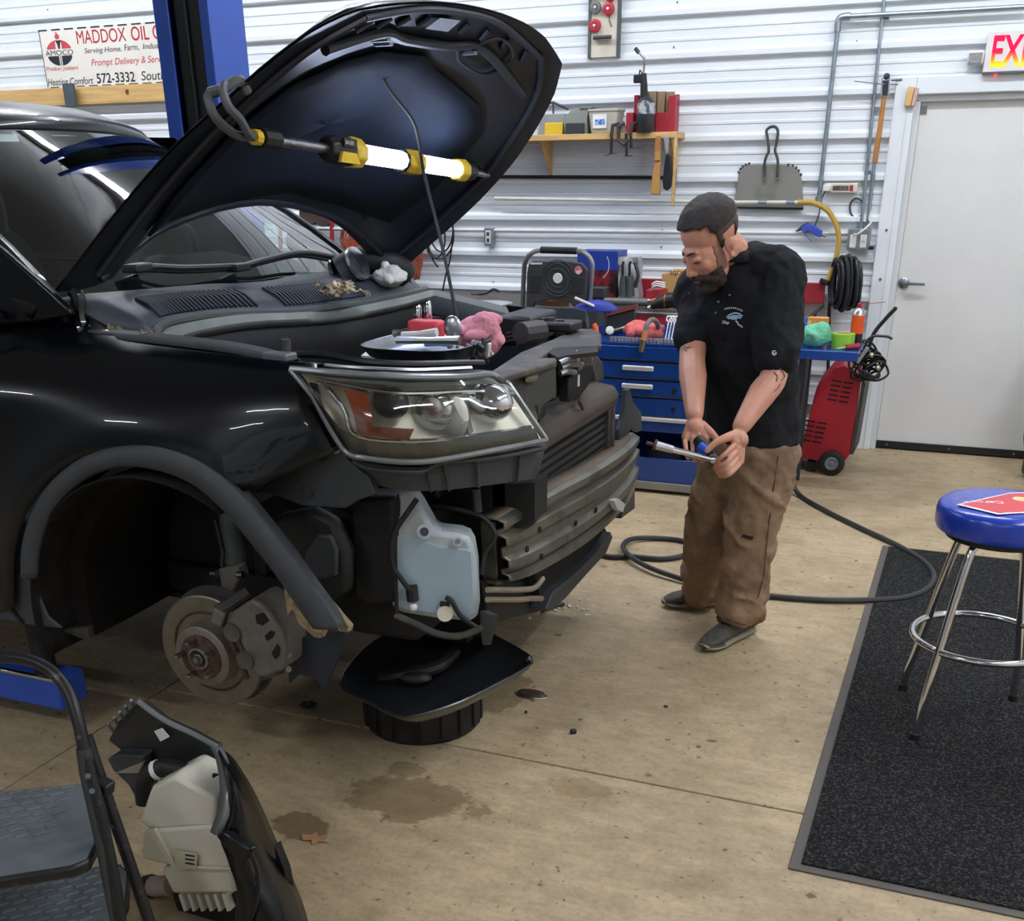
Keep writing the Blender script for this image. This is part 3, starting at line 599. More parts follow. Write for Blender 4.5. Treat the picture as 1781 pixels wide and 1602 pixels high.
# ---- cords and loops between hood and wall
m_cord = M('orange_cord', '#b1563c', .5, 0, .2, 20)
def hank(name, label, u, v0, v1, wd, d, n, m_, cat='cord', r=.006):
    t = thing(name, label, cat, W(u, v1, d), 'orange cords on the wall' if m_ is m_cord else None)
    for k in range(n):
        a_ = (k/(n-1)-.5)*2
        pts = [W(u+a_*3, v0, d+.01*(k % 4))]
        for j in range(1, 7): pts.append(W(u+a_*wd*math.sin(pi*(.12+.62*j/6))+random.uniform(-2, 2), lerp(v0, v1-8*abs(a_)-random.uniform(0, 6), j/6), d+.008*(k % 5)))
        pts.append(W(u+(a_+.25)*wd*.6, v1-4, d+.02)); pts.append(W(u+(a_+.2)*wd*.8, lerp(v0, v1, .5), d+.03))
        MB().tube(cr(pts, 3), r, 5).build('cord_strand', m_, t)
    MB().tube([W(u, v0-3, 0), W(u, v0-3, d+.05), W(u, v0-8, d+.06)], .007, 6).build('hook', m_galv, t)
    return t
hank('cord_bundle', 'orange extension cord bundle hanging left of the raised hood tip', 614, 378, 452, 22, .08, 14, m_cord)
hank('cord_bundle', 'orange brown cord bundle hanging right of the raised hood tip', 716, 408, 488, 18, .08, 14, M('orange_cord_dark', '#9a4d3c', .5, 0, .25, 20))
lc = thing('black_cable_loops', 'black cable loops hanging on the wall behind the hood tip', 'cable', W(765, 450, .05))
for k, (u, v, a_, b_) in enumerate([(765, 410, 24, 40), (768, 400, 20, 38), (757, 415, 17, 34)]):
    MB().tube(cr([W(u+a_*math.cos(t), v+b_*math.sin(t), .06+.012*k) for t in [j*pi/5 for j in range(10)]], 4, True), .006, 6, closed=True).build('cable_loop', m_black, lc)
MB().tube(cr([W(745, 425, .06), W(752, 450, .07), W(762, 465, .06)], 4), .006, 6).build('cable_end', m_black, lc)
MB().tube(cr([W(787, 420, .06), W(782, 455, .07), W(775, 480, .06), W(770, 506, .06)], 4), .006, 6).build('cable_end', m_black, lc)
# red rack with reels behind the windshield
rk = thing('red_wall_rack', 'red steel rack of reels on the wall behind the windshield', 'rack', W(540, 460, .2))
for u in (487, 577): MB().tube([W(u-2, 300, .2), W(u+3, 520, .2)], .016, 8).build('upright', m_red, rk)
for v in (395, 440, 350): MB().tube([W(480, v, .2), W(600, v+4, .2)], .010, 6).build('cross_bar', m_galv, rk)
for u, v in [(536, 372), (560, 375), (512, 420)]:
    c = W(u, v, .17); MB().lathe([(.03, 0), (.075, 0), (.075, .012), (.045, .014), (.045, .05), (.075, .052), (.075, .064), (.03, .064)], c, (0, 1, 0), 18).build('reel', M('reel_brown', '#4a3a33', .6), rk)
for k in range(5): MB().box(W(498+k*20, 452, .16), (.05, .1, .12)).build('parts_bin', [m_dark, M('bin_white', '#c9cdd0'), m_dust][k % 3], rk, bevel=.005)
# ================================================================== workbench along the wall
BZ, BY = .90, 6.44
bx0, bx1 = -4.6, -.86
m_btop = M('bench_top_dark', '#4c4741', .5, 0, .2, 6, .1, 40)
bn = thing('workbench', 'long red workbench with dark top along the ribbed wall', 'workbench', ((bx0+bx1)/2, 6.9, 0))
MB().bx(bx0, bx1, BY, WY-.04, BZ-.03, BZ).build('bench_top', m_btop, bn, bevel=.004)
MB().bx(bx0, bx1, BY-.012, BY, BZ-.012, BZ+.003).build('front_edging', m_alu, bn, bevel=.002)
MB().bx(bx0, bx1, BY-.006, BY+.02, BZ-.12, BZ-.012).build('front_apron', m_red, bn, bevel=.003)
MB().bx(-2.5, bx1, WY-.07, WY-.045, BZ, BZ+.12).build('backsplash', m_red, bn, bevel=.003)
for x in (bx0+.05, -3.2, -1.9, bx1-.06):
    for y in (BY+.06, WY-.12): MB().bx(x-.03, x+.03, y-.03, y+.03, 0, BZ-.03).build('leg', m_red, bn, bevel=.003)
MB().bx(bx0, bx1, BY+.1, WY-.1, .25, .28).build('lower_shelf', m_btop, bn)
B = lambda u, v, y=6.75: at(u, v, y=y)
def bench_box(name, label, cat, u0, u1, vt, y0, y1, m_, bevel=.004):
    a_, b_ = at(u0, 530, y=y0), at(u1, 530, y=y0); z_ = at((u0+u1)/2, vt, y=y0).z
    return tag(MB().bx(a_.x, b_.x, y0, y1, BZ+.002, z_).build(name, m_, bevel=bevel), label, cat)
# tool carton in blue and red with a clear wrap
a_, b_ = at(1003, 520, y=6.95).x, at(1072, 520, y=6.95).x; zt = at(1040, 437, y=6.95).z
tc_ = thing('tool_carton', 'blue and red printed tool carton on the bench', 'carton', ((a_+b_)/2, 7.0, BZ))
MB().bx(a_, b_, 6.95, 7.16, BZ+.19, zt).build('upper_panel', M('carton_blue', '#1d3a92', .4, 0, .1, 5), tc_)
MB().bx(a_+.002, b_-.002, 6.952, 7.158, BZ, BZ+.19).build('lower_panel', M('carton_red_print', '#8e2430', .4, 0, .3, 14, col2='#241a1c', cov=.5), tc_)
MB().tube(cr([(b_-.07, 6.948, zt-.03), (b_-.055, 6.947, zt-.07), (b_-.06, 6.947, zt-.12), (b_-.09, 6.948, zt-.16)], 4), .0025, 5).build('white_scribble', m_whitep, tc_)
x0, x1 = b_+.005, at(1112, 520, y=6.95).x
pk = thing('clear_parts_pack', 'clear plastic pack of black tools beside the blue carton', 'pack', ((x0+x1)/2, 7.0, BZ))
rows_ = []
for i in range(7):
    z = BZ+.002+i/6*.27
    rows_.append([V((lerp(x0, x1-.03*i/6, t)+.006*math.sin(9*t+i), 6.95+.015*math.sin(5*t+2*i)+.02*i/6, z)) for t in [k/8 for k in range(9)]])
MB().grid(rows_, (0, .1, 0)).build('clear_wrap', M('clear_film', '#c8ccce', .18, 0, .15, 20, trans=.5), pk)
m_gry = M('tool_grey', '#3c4442', .5)
for u in (1083, 1095):
    MB().tube([at(u+1, 515, y=6.9), at(u+1, 480, y=6.9)], [.03, .02], 8).build('tool_handle', m_gry, pk)
    MB().tube([at(u, 482, y=6.9), at(u, 460, y=6.9), at(u+2, 455, y=6.9)], .009, 6).build('tool_shank', m_black, pk)
MB().tube(cr([at(1103, 500, y=6.92), at(1110, 480, y=6.92), at(1106, 462, y=6.92), at(1104, 456, y=6.92)], 4), .012, 6).build('pry_hook', m_dark, pk)
# cardboard box with lettering
x0, x1 = at(1150, 500, y=6.9).x, at(1215, 500, y=6.9).x; zt = at(1180, 477, y=6.9).z
cb = thing('cardboard_box', 'plain cardboard box on the bench behind the mechanic', 'box', ((x0+x1)/2, 7.0, BZ))
m_card = M('cardboard', '#b08a55', .8, 0, .08, 4)
MB().bx(x0, x1, 6.9, 7.14, BZ+.002, zt).build('carton_body', m_card, cb, bevel=.003)
MB().box(((x0+x1)/2+.02, 6.96, zt+.008), (x1-x0-.05, .12, .01), (rad(10), 0, 0)).build('flap', m_card, cb)
text('sqrxt', m_sk, cb, (x0+.05, 6.899, BZ+.18), (1, 0, 0), (0, 0, 1), .035, name='box_print')
# red charger with white leads
x0, x1 = at(1128, 520, y=6.75).x, at(1150, 520, y=6.75).x
ch = thing('red_charger', 'red battery charger with white leads on the bench', 'charger', ((x0+x1)/2, 6.8, BZ))
MB().bx(x0-.02, x1, 6.75, 6.9, BZ+.002, BZ+.10).build('charger_body', m_red, ch, bevel=.008)
for k in range(3): MB().tube(cr([(x0+.02, 6.75-.004*k, BZ+.11+.012*k), (x0+.05, 6.74, BZ+.125+.012*k), (x1+.02, 6.75, BZ+.115+.012*k)], 4), .006, 6).build('lead', m_whitep, ch)
# impact wrench
iw = thing('impact_wrench', 'black and copper air impact wrench lying on the bench', 'impact wrench', at(1160, 540, y=6.55))
ia = lambda u, v: at(u, v-4, y=6.55)
MB().tube([ia(1133, 537), ia(1143, 532), ia(1160, 527), ia(1178, 524)], [.018, .03, .045, .04], 12).build('motor_housing', m_black, iw)
MB().tube([ia(1157, 527), ia(1160, 527)], .047, 12).build('copper_ring', M('copper', '#a5623f', .35, .8), iw)
MB().tube([ia(1172, 525), ia(1178, 538)], [.03, .026], 8).build('grip', m_black, iw)
MB().cyl(ia(1127, 540), ia(1134, 537), .012).build('anvil', m_chrome, iw)
# long grey air hammer / tube
at_ = thing('steel_tube_tool', 'grey steel tube tool with copper end on the bench', 'tube', at(1090, 527, y=6.65))
MB().tube([at(1045, 524, y=6.65), at(1130, 526, y=6.65)], .024, 12).build('tube_body', M('tube_grey', '#6f716e', .45, .4), at_)
MB().cyl(at(1130, 526, y=6.65), at(1146, 522, y=6.65), .02).build('copper_end', M('copper', '#a5623f'), at_)
MB().cyl(at(1128, 526, y=6.65), at(1132, 526, y=6.65), .026).build('collar', m_chrome, at_)
# small vise and clutter behind the folding panel
vs_ = thing('bench_vise', 'small dark bench vise at the bench edge', 'vise', at(1040, 540, y=6.52))
MB().cyl(V((at(1040, 530, y=6.52).x, 6.52, BZ+.002)), V((at(1040, 530, y=6.52).x, 6.52, BZ+.07)), .035).build('vise_base', m_dark, vs_)
MB().box((at(1040, 530, y=6.52).x, 6.52, BZ+.10), (.11, .09, .06)).build('jaw_block', m_dark, vs_, bevel=.006)
tag(MB().loft([[V((at(955, 520, y=6.6).x+.12*math.cos(t)*k, 6.66+.06*math.sin(t)*k, BZ+h)) for t in [j*pi/6 for j in range(12)]] for k, h in ((.9, .002), (1, .03), (.7, .07), (.4, .085))]).build('brown_work_glove', M('brown_leather', '#6b4a2a', .8, 0, .2, 9)), 'brown leather work glove heap on the bench behind the folding panel', 'glove')
# grey parcel and hose tail at right end
tag(MB().box((bx1-.16, 6.62, BZ+.025), (.26, .2, .05), (0, 0, .1)).build('grey_rag_pad', M('grey_cloth', '#6c675d', .9, 0, .15, 12, .3, 40), bevel=.015), 'folded grey cloth pad at the right end of the bench', 'cloth')
sp_ = at(858, 503, y=7.1)
tag(MB().tube(cr([at(820, 512, y=7.1), at(845, 510, y=7.1), at(858, 503, y=7.1), at(868, 507, y=7.1)], 5), .008, 6).build('bent_rod', m_black), 'thin bent black rod lying on the bench below the wall outlet', 'rod')
tag(MB().bx(at(1385, 470, y=7.2).x-.02, at(1387, 470, y=7.2).x+.02, 7.17, 7.26, at(1385, 470, y=7.2).z-.05, at(1385, 458, y=7.2).z).build('wall_hook_block', m_dust, bevel=.004), 'small grey block on the wall behind the mechanic', 'block')

# ================================================================== folding work panel in tubular frame (stands before the bench)
PY = 6.32
P_ = lambda u, v, d=0: at(u, v, y=PY-d)
fp = thing('folding_work_platform', 'grey plastic panel in a silver tubular frame with black grip', 'folding platform', (P_(970, 590).x, PY+.1, 0))
pa, pb_ = P_(905, 590), P_(1030, 590)
fr_pts = cr([V((pa.x-.01, PY, .02)), V((pa.x, PY, .6)), P_(908, 560), P_(911, 480), P_(914, 455), P_(925, 440), P_(945, 435), P_(1000, 436), P_(1018, 441), P_(1029, 456), P_(1029, 480), P_(1024, 560), V((pb_.x-.02, PY, .6)), V((pb_.x-.01, PY, .02))], 5)
MB().tube(fr_pts, .0145, 10).build('tubular_frame', m_alu, fp)
MB().tube([P_(941, 434.6, .003), P_(1003, 436.4, .003)], .02, 10).build('grip', m_black, fp)
ol = [(914, 560), (916, 475), (919, 460), (926, 454), (990, 454), (1012, 458), (1022, 470), (1018, 560), (1008, 566), (1005, 540), (990, 526), (955, 522), (930, 528), (922, 545), (920, 566)]
pn = MB().poly([P_(u, v, .02) for u, v in ol], (0, .035, 0)).build('panel', m_dark, fp, bevel=.006)
m_pr = M('panel_recess', '#1f2325', .6)
for q in ([(921, 478), (942, 478), (940, 509), (919, 509)], [(993, 480), (1015, 482), (1013, 511), (992, 510)]):
    MB().poly([P_(u, v, .023) for u, v in q], (0, .004, 0)).build('tray_recess', m_pr, pn, bevel=.003)
c = P_(970, 484, .022)
for r in (.05, .078, .098): MB().lathe([(r, 0), (r+.003, -.003), (r+.006, 0)], c, (0, 1, 0), 32, cap=False).build('ring_groove', m_pr, pn)
MB().lathe([(.0, -.004), (.028, -.004), (.03, 0)], c, (0, 1, 0), 24).build('centre_cap', M('cap_white', '#cfd2d4', .4), pn)
c = P_(1006, 470, .022); MB().lathe([(.0, -.003), (.023, -.003), (.024, 0)], c, (0, 1, 0), 20).build('round_badge', M('badge_red', '#b4485a', .5, col2='#e8c8cc', cov=.45, vs=40), pn)
MB().poly([P_(u, v, .0225) for u, v in [(923, 457), (943, 457), (943, 460), (923, 460)]], (0, .003, 0)).build('badge_strip', m_whitep, pn)
for u in (924, 934): MB().cyl(P_(u, 471, .022), P_(u, 471, .018), .008, n=10).build('hole', m_pr, pn)
MB().bx(pa.x-.02, pb_.x+.0, PY-.02, PY+.02, .3, .33).build('cross_member', m_alu, fp)

# ================================================================== blue drawer cart
KY = 5.78
kx0, kx1 = at(1050, 700, y=KY).x-.13, -1.02
kt = thing('blue_tool_cart', 'blue steel tool cart with chrome drawer pulls and open lower shelf', 'tool cart', ((kx0+kx1)/2, KY+.22, 0))
kz = .805; kd = .46
MB().bx(kx0, kx1, KY+.012, KY+kd, .40, kz).build('cabinet', m_blue, kt, bevel=.006)
tr = MB(); tr.bx(kx0, kx1, KY+.0, KY+.014, kz-.0, kz+.012); tr.bx(kx0, kx1, KY+kd-.014, KY+kd, kz, kz+.06); tr.bx(kx0, kx0+.014, KY, KY+kd, kz, kz+.06); tr.bx(kx1-.014, kx1, KY, KY+kd, kz, kz+.06)
tr.build('tray_rim', m_blue, kt)
dz = [.735, .655, .565, .49, .425]
zt_ = kz
for i, z in enumerate([at(1180, 632, y=KY).z, at(1180, 664, y=KY).z, at(1180, 695, y=KY).z, .425]):
    dw = MB().bx(kx0+.03, kx1-.03, KY-.006, KY+.012, z+.008, zt_-.004).build('drawer', m_blue, kt, bevel=.004)
    if i in (1, 2):
        for xc in (at(1110, 655, y=KY).x, -1.2):
            MB().box((xc, KY-.014, zt_-.035 if i else z+.03), (.175, .02, .026)).build('pull', m_pull, dw, bevel=.006)
    if i >= 2: MB().cyl((at(1174, 690, y=KY).x, KY-.016, (z+zt_)/2), (at(1174, 690, y=KY).x, KY, (z+zt_)/2), .014, n=14).build('lock', m_chrome, dw)
    MB().bx(kx0+.03, kx1-.03, KY-.011, KY-.004, z+.004, z+.010).build('drawer_lip', m_steel, dw)
    zt_ = z
MB().bx(kx0, kx1, KY-.02, KY+.01, .405, .428).build('chrome_rail', m_pull, kt, bevel=.006)
MB().bx(kx0, kx1, KY+.0, KY+.02, .345, .405).build('lower_panel', m_blue, kt, bevel=.003)
for x in (kx0, kx1-.03): MB().bx(x, x+.03, KY+.0, KY+kd, .05, .40).build('side_post', m_blue, kt, bevel=.003)
MB().bx(kx0, kx1, KY, KY+kd, .125, .145).build('shelf', m_blue, kt)
MB().bx(kx0, kx1, KY-.004, KY+.012, .065, .20).build('shelf_front', m_blue, kt, bevel=.004)
MB().bx(kx0, kx1, KY+kd-.012, KY+kd, .05, .4).build('back_panel', m_blue, kt)
MB().bx(kx0-.01, kx1+.01, KY-.012, KY+kd, .02, .065).build('toe_kick', M('grey_kick', '#8b877d', .5), kt, bevel=.004)
for x in (kx0+.06, kx1-.06):
    for y in (KY+.06, KY+kd-.06): MB().cyl((x-.012, y, .021), (x+.012, y, .021), .021, n=12).build('caster', m_rubber, kt)
tag(MB().loft([[V((-1.5+.11*math.cos(t)*k, KY+.15+.08*math.sin(t)*k, .147+h)) for t in [j*pi/7 for j in range(14)]] for k, h in ((1, 0), (.95, .05), (.5, .09))]).build('dark_rag_heap', M('dark_rag', '#20242c', .9, 0, .2, 9, .5, 30)), 'dark rag heap on the lower shelf of the blue cart', 'rag')
tag(MB().bx(-1.36, -1.16, KY+.1, KY+.3, .147, .22).build('small_blue_bin', m_lift, bevel=.006), 'small blue bin on the lower shelf of the blue cart', 'bin')
# things on the cart top
T = lambda u, v, y=KY+.1: at(u, v, y=y)
def ragmesh(c, rx, ry, h, seed, n=18, m=8, lump=.5):
    rows_ = []
    for i in range(m+1):
        t = i/m; k = math.sin(t*pi/2); z = math.cos(t*pi/2)
        row = []
        for j in range(n):
            a = 2*pi*j/n; f_ = 1+lump*mn.noise(V((math.cos(a)*1.6*k+seed, math.sin(a)*1.6*k, t*2)))
            row.append(V((c[0]+rx*k*math.cos(a)*f_, c[1]+ry*k*math.sin(a)*f_, c[2]+max(0, h*z*(1+.8*lump*mn.noise(V((math.cos(a)*2.4*k, math.sin(a)*2.4*k+seed, t*.5))))))))
        rows_.append(row)
    return MB().loft(rows_, True)
def remesh(o, vox, sm=6, fac=.6, disp=None):
    m = o.modifiers.new('remesh', 'REMESH'); m.mode = 'VOXEL'; m.voxel_size = vox; m.use_smooth_shade = True
    s_ = o.modifiers.new('smooth', 'SMOOTH'); s_.factor = fac; s_.iterations = sm
    for i, (size, st_) in enumerate(disp or []):
        t = bpy.data.textures.new('folds', 'CLOUDS'); t.noise_scale = size; t.noise_depth = 2
        d_ = o.modifiers.new('folds', 'DISPLACE'); d_.texture = t; d_.strength = st_; d_.texture_coords = 'GLOBAL'; d_.mid_level = .5
    return o
def cloth_heap(c, rx, ry, h, seed, nm, m_, par=None):
    """crumpled cloth: overlapping folds fused to one surface"""
    rnd = random.Random(seed); b = MB(); c = V(c)
    b.sph(c+V((0, 0, h*.34)), (rx*.82, ry*.82, h*.42), 20, 14); b.sph(c+V((rx*.3, -ry*.2, h*.5)), (rx*.5, ry*.5, h*.35), 16, 10)
    for k in range(11):
        a = rnd.uniform(0, 2*pi); r = rnd.uniform(.25, .8); p = c+V((rx*r*math.cos(a), ry*r*math.sin(a), h*rnd.uniform(.15, .75)*(1.1-r)+h*.12))
        q = V((math.cos(a+rnd.uniform(.6, 2.2)), math.sin(a+rnd.uniform(.6, 2.2)), rnd.uniform(-.25, .35)))
        L_ = rnd.uniform(.3, .5)*rx; w_ = rnd.uniform(.14, .24)*rx
        P = [p-q*L_, p+V((0, 0, w_*.5)), p+q*L_]
        for z in P: z.z = max(z.z, c.z+w_*.6)
        b.tube(cr(P, 4), [w_*(.45+.55*math.sin(pi*(i+.5)/9)) for i in range(9)], 10)
    o = b.build(nm, m_, par, smooth=180)
    return remesh(o, max(.004, rx*.045), 3, .5, [(rx*.35, rx*.10), (rx*.14, rx*.05)])
m_redrag = M('red_shop_rag', '#d46a66', .9, 0, .12, 12, .3, 60)
c = T(1112, 590); tag(cloth_heap((c.x, KY+.2, kz+.01), .14, .09, .11, 33, 'red_shop_rag', m_redrag), 'crumpled salmon red shop rag on the blue cart', 'rag')
hs = thing('air_hose_end', 'orange and grey air hose end with brass coupler over the cart front', 'hose', T(1120, 600, KY-.02))
MB().tube(cr([T(1145, 575, KY+.18), T(1143, 562, KY+.12), T(1135, 556, KY+.04), T(1126, 563, KY), T(1122, 578, KY-.015), T(1119, 592, KY-.02)], 5), .0135, 10).build('hose', M('grey_hose', '#6f6d68', .5, 0, .1, 20), hs)
MB().tube([T(1123, 575, KY-.016), T(1119, 592, KY-.02)], .0145, 10).build('orange_sleeve', M('faded_orange', '#d08a55', .6), hs)
MB().tube([T(1119, 591, KY-.02), T(1117.5, 600, KY-.022), T(1115, 612, KY-.024)], [.019, .017, .014], 12).build('coupler', M('brass_steel', '#9a917f', .35, .9), hs)
ORD = 'first second third fourth fifth sixth seventh eighth ninth tenth eleventh twelfth thirteenth fourteenth fifteenth sixteenth seventeenth eighteenth nineteenth twentieth twenty-first twenty-second'.split()
m_sock = M('socket_chrome', '#dfe2e6', .25, .8)
for k in range(11):
    p = T(1150+k*5.2, 603, KY+.05)
    if k > 7: continue
    w_ = thing('spanner', 'chrome ring spanner, %s from the red rag in the cart rack' % ORD[k], 'spanner', (p.x, KY+.1, kz), 'spanners in the cart rack')
    MB().tube([V((p.x, KY+.12, kz+.005)), V((p.x+.008, KY+.15, kz+.11))], .005, 6).build('shank', m_sock, w_)
    c = V((p.x+.009, KY+.155, kz+.125)); MB().tube(cr([c+V((.013*math.cos(t), .003*math.sin(t), .015*math.sin(t))) for t in [j*pi/4 for j in range(8)]], 2, True), .005, 6, closed=True).build('ring_head', m_sock, w_)
for k in range(22):
    p = T(1062+k*6.2, 606, KY+.03)
    if p.x > kx1-.05: break
    tag(MB().lathe([(.011, 0), (.012, .004), (.012, .034), (.009, .034), (.008, .026)], (p.x, KY+.04, kz+.002), (0, 0, 1), 10).build('socket', m_sock), 'small chrome socket, %s from the left in the cart front row' % ORD[k], 'socket', 'sockets along the cart front edge')
bp_ = T(1050, 592); tl = thing('orange_screwdriver', 'orange handled screwdriver standing at the left end of the cart', 'screwdriver', (bp_.x-.02, KY+.14, kz))
MB().tube([T(1040, 592, KY+.14), T(1036, 570, KY+.14), T(1033, 563, KY+.14)], [.011, .016, .012], 10).build('handle', m_orange, tl); MB().tube([V((T(1041, 600, KY+.14).x, KY+.14, kz)), T(1040, 590, KY+.14)], .005, 6).build('shaft', m_steel, tl)
bc = T(1075, 575, KY+.34); tb2 = thing('black_case', 'open black tool case with red edge behind the cart rags', 'case', (bc.x, KY+.34, kz))
MB().box((bc.x-.02, KY+.36, kz+.07), (.24, .02, .12), (rad(-12), rad(-12), 0)).build('case_lid', m_black, tb2, bevel=.005); MB().box((bc.x-.0, KY+.352, kz+.135), (.22, .016, .022), (0, rad(-16), 0)).build('case_edge', M('maroon_edge', '#7a3f40', .5), tb2)
cap = T(1038, 548, KY+.38); bl_ = thing('blue_cap_bundle', 'blue and white strap bundle behind the cart', 'bundle', (cap.x, KY+.4, kz))
ragmesh((cap.x, KY+.38, kz+.12), .14, .06, .07, 9.1, lump=.3).build('cloth_bundle', M('blue_cloth', '#2a3b9a', .6, 0, .2, 6), bl_, sub=1)
MB().cyl((cap.x, KY+.39, kz), (cap.x, KY+.39, kz+.13), .08).build('jar', m_dark, bl_)
MB().tube([V((cap.x-.12, KY+.34, kz+.20)), V((cap.x+.0, KY+.325, kz+.16))], .008, 6).build('white_strap', m_whitep, bl_)
kn = T(1058, 596, KY+.04); tag(MB().lathe([(.010, 0), (.022, .004), (.025, .016), (.021, .028), (.010, .032)], (kn.x+.0, KY+.06, kz+.062), (.3, -.9, .3), 9).build('star_grip', M('clear_knob', '#dfe4e4', .2)), 'clear white star knob at the cart left corner', 'knob')
tag(MB().box((kn.x+.06, KY+.2, kz+.075), (.17, .03, .008), (0, rad(-14), .6)).build('flat_wrench', m_alu, bevel=.003), 'flat grey wrench slanting by the black case on the cart', 'wrench')

# ================================================================== blue side table with bottles, right of the mechanic
SY = 6.05; sx0_, sx1_ = -1.0, at(1492, 625, y=SY).x; sz = at(1480, 612, y=SY).z
stb = thing('blue_side_table', 'narrow blue steel table right of the mechanic', 'table', ((sx0_+sx1_)/2, SY+.15, 0))
MB().bx(sx0_, sx1_, SY, SY+.34, sz-.012, sz).build('table_top', m_blue, stb, bevel=.003)
MB().bx(sx0_, sx1_, SY-.004, SY+.01, sz-.05, sz-.001).build('front_edge', m_blue, stb, bevel=.003)
for x in (sx0_+.03, -.80):
    for y in (SY+.04, SY+.30): MB().bx(x-.015, x+.015, y-.015, y+.015, 0, sz-.012).build('leg', m_dark, stb)
Q = lambda u, v, d=.12: at(u, v, y=SY+d)
m_green = M('green_microfibre', '#6fc09a', .95, 0, .1, 14, .4, 70)
c = Q(1417, 600); gr = tag(cloth_heap((c.x, SY+.12, sz+.008), .10, .09, .15, 12, 'green_cloth', m_green), 'crumpled mint green cloth on the blue side table', 'cloth')
c = Q(1465, 603); R = .06
gb = thing('green_tape_roll', 'lime green roll of tape on the blue side table', 'tape', (c.x, SY+.12, sz))
MB().lathe([(R*.7, 0), (R, 0), (R, .075), (R*.7, .075), (R*.7, 0)], (c.x, SY+.12, sz+.001), (0, 0, 1), 28, cap=False).build('tape_ring', M('lime_tape', '#86c540', .45), gb)
MB().lathe([(R*.62, .0), (R*.7, .0), (R*.7, .078), (R*.62, .078), (R*.62, 0)], (c.x, SY+.12, sz+.001), (0, 0, 1), 24, cap=False).build('card_core', M('yellow_card', '#c9c05a', .7), gb)
c = Q(1493, 600, .2); R = .034
c.x = min(c.x, sx1_-.04)
ca = thing('spray_can', 'orange and black spray can with red nozzle on the side table', 'spray can', (c.x, SY+.2, sz))
b0 = (c.x, SY+.2, sz)
MB().lathe([(R*.95, 0), (R, .004), (R, .07)], b0, (0, 0, 1), 20).build('can_base', M('can_black', '#1b1e27', .3), ca)
MB().lathe([(R, .07), (R, .165)], b0, (0, 0, 1), 20).build('can_label', M('can_orange', '#e2571c', .35), ca)
MB().lathe([(R, .165), (R*.85, .185), (R*.45, .2)], b0, (0, 0, 1), 20).build('can_shoulder', m_alu, ca)
MB().lathe([(.012, .2), (.012, .222), (.008, .226)], b0, (0, 0, 1), 12).build('nozzle', m_red, ca)
MB().tube([V(b0)+V((0, 0, .218)), V(b0)+V((.13, .0, .235))], .0018, 5).build('straw', m_red, ca)
for (u, lab, m_, nm) in [(1400, 'blue plastic bottle behind the green cloth', M('bottle_blue', '#1c5fa8', .35), 'blue_bottle'), (1420, 'orange cardboard carton behind the green cloth', M('carton_orange', '#d98a3a', .6, col2='#e9d7b0', cov=.4, vs=30), 'orange_carton')]:
    c = Q(u, 570, .27); zt = Q(u, 552, .27).z
    tag((MB().bx(c.x-.05, c.x+.06, SY+.25, SY+.31, sz+.001, zt) if 'carton' in nm else MB().lathe([(.04, 0), (.042, .01), (.042, zt-sz-.05), (.02, zt-sz-.015), (.018, zt-sz)], (c.x, SY+.28, sz+.001))).build(nm, m_, bevel=.003), lab, 'bottle' if 'bottle' in nm else 'carton')
sw_ = thing('red_screwdriver', 'red handled screwdriver lying on the table before the tape', 'screwdriver', Q(1480, 610, .03))
MB().tube([V((Q(1470, 612, .03).x, SY+.05, sz+.016)), V((Q(1492, 606, .03).x, SY+.09, sz+.02))], [.013, .016], 10).build('handle', m_red, sw_)
MB().tube([V((Q(1455, 612, .03).x, SY+.03, sz+.008)), V((Q(1470, 612, .03).x, SY+.05, sz+.016))], .004, 6).build('shaft', m_steel, sw_)

# ================================================================== red welder on wheels
ZY = 6.55
Z_ = lambda u, v, d=0: at(u, v, y=ZY+d)
we = thing('red_welder', 'red wheeled welding machine with black vents beside the door', 'welder', (Z_(1440, 800).x, ZY+.2, 0))
ol = [(1391, 795), (1399, 760), (1416, 690), (1428, 668), (1452, 640), (1468, 634), (1500, 655), (1497, 668), (1490, 720), (1478, 790), (1470, 802), (1440, 806)]
zf = ZY
m_wred = M('welder_red', '#a3202e', .42, 0, .1, 5)
MB().poly([Z_(u, v) for u, v in ol], (-.03, .34, 0)).build('case', m_wred, we, bevel=.006)
MB().poly([Z_(u, v, -.004) for u, v in [(1500, 655), (1505, 668), (1484, 790), (1478, 790), (1490, 720)]], (0, .34, 0)).build('end_frame', m_dust, we)
m_slot = M('vent_black', '#0c0c0d', .7)
for (bu, bv) in ((1448, 660), (1402, 730)):
    for c_ in range(2):
        for r_ in range(5):
            u = bu+c_*20-r_*2.2; v = bv+r_*8.2+c_*3.5
            MB().poly([Z_(u, v, -.002), Z_(u+16, v+2.5, -.002), Z_(u+15.5, v+5, -.002), Z_(u-.5, v+2.5, -.002)], (0, .004, 0)).build('vent_slot', m_slot, we)
for dy in (-.03, .37):
    c = at(1447, 803, y=ZY+dy); c.z = .075
    wl = MB().lathe([(.03, -.02), (.058, -.022), (.072, -.014), (.075, 0), (.072, .014), (.058, .022), (.03, .02)], c, (0, 1, 0), 24).build('wheel', m_rubber, we)
    MB().lathe([(.0, -.026), (.012, -.026), (.014, -.020), (.036, -.024), (.042, -.018), (.042, .018), (.034, .024), (.0, .024)], c, (0, 1, 0), 18).build('wheel_hub', M('hub_grey', '#75797c', .45), wl)
MB().cyl((at(1447, 803, y=ZY).x, ZY-.03, .075), (at(1447, 803, y=ZY).x, ZY+.37, .075), .01).build('axle', m_steel, we)
MB().box((Z_(1402, 800).x+.03, ZY+.17, .03), (.05, .3, .06)).build('foot', m_black, we)
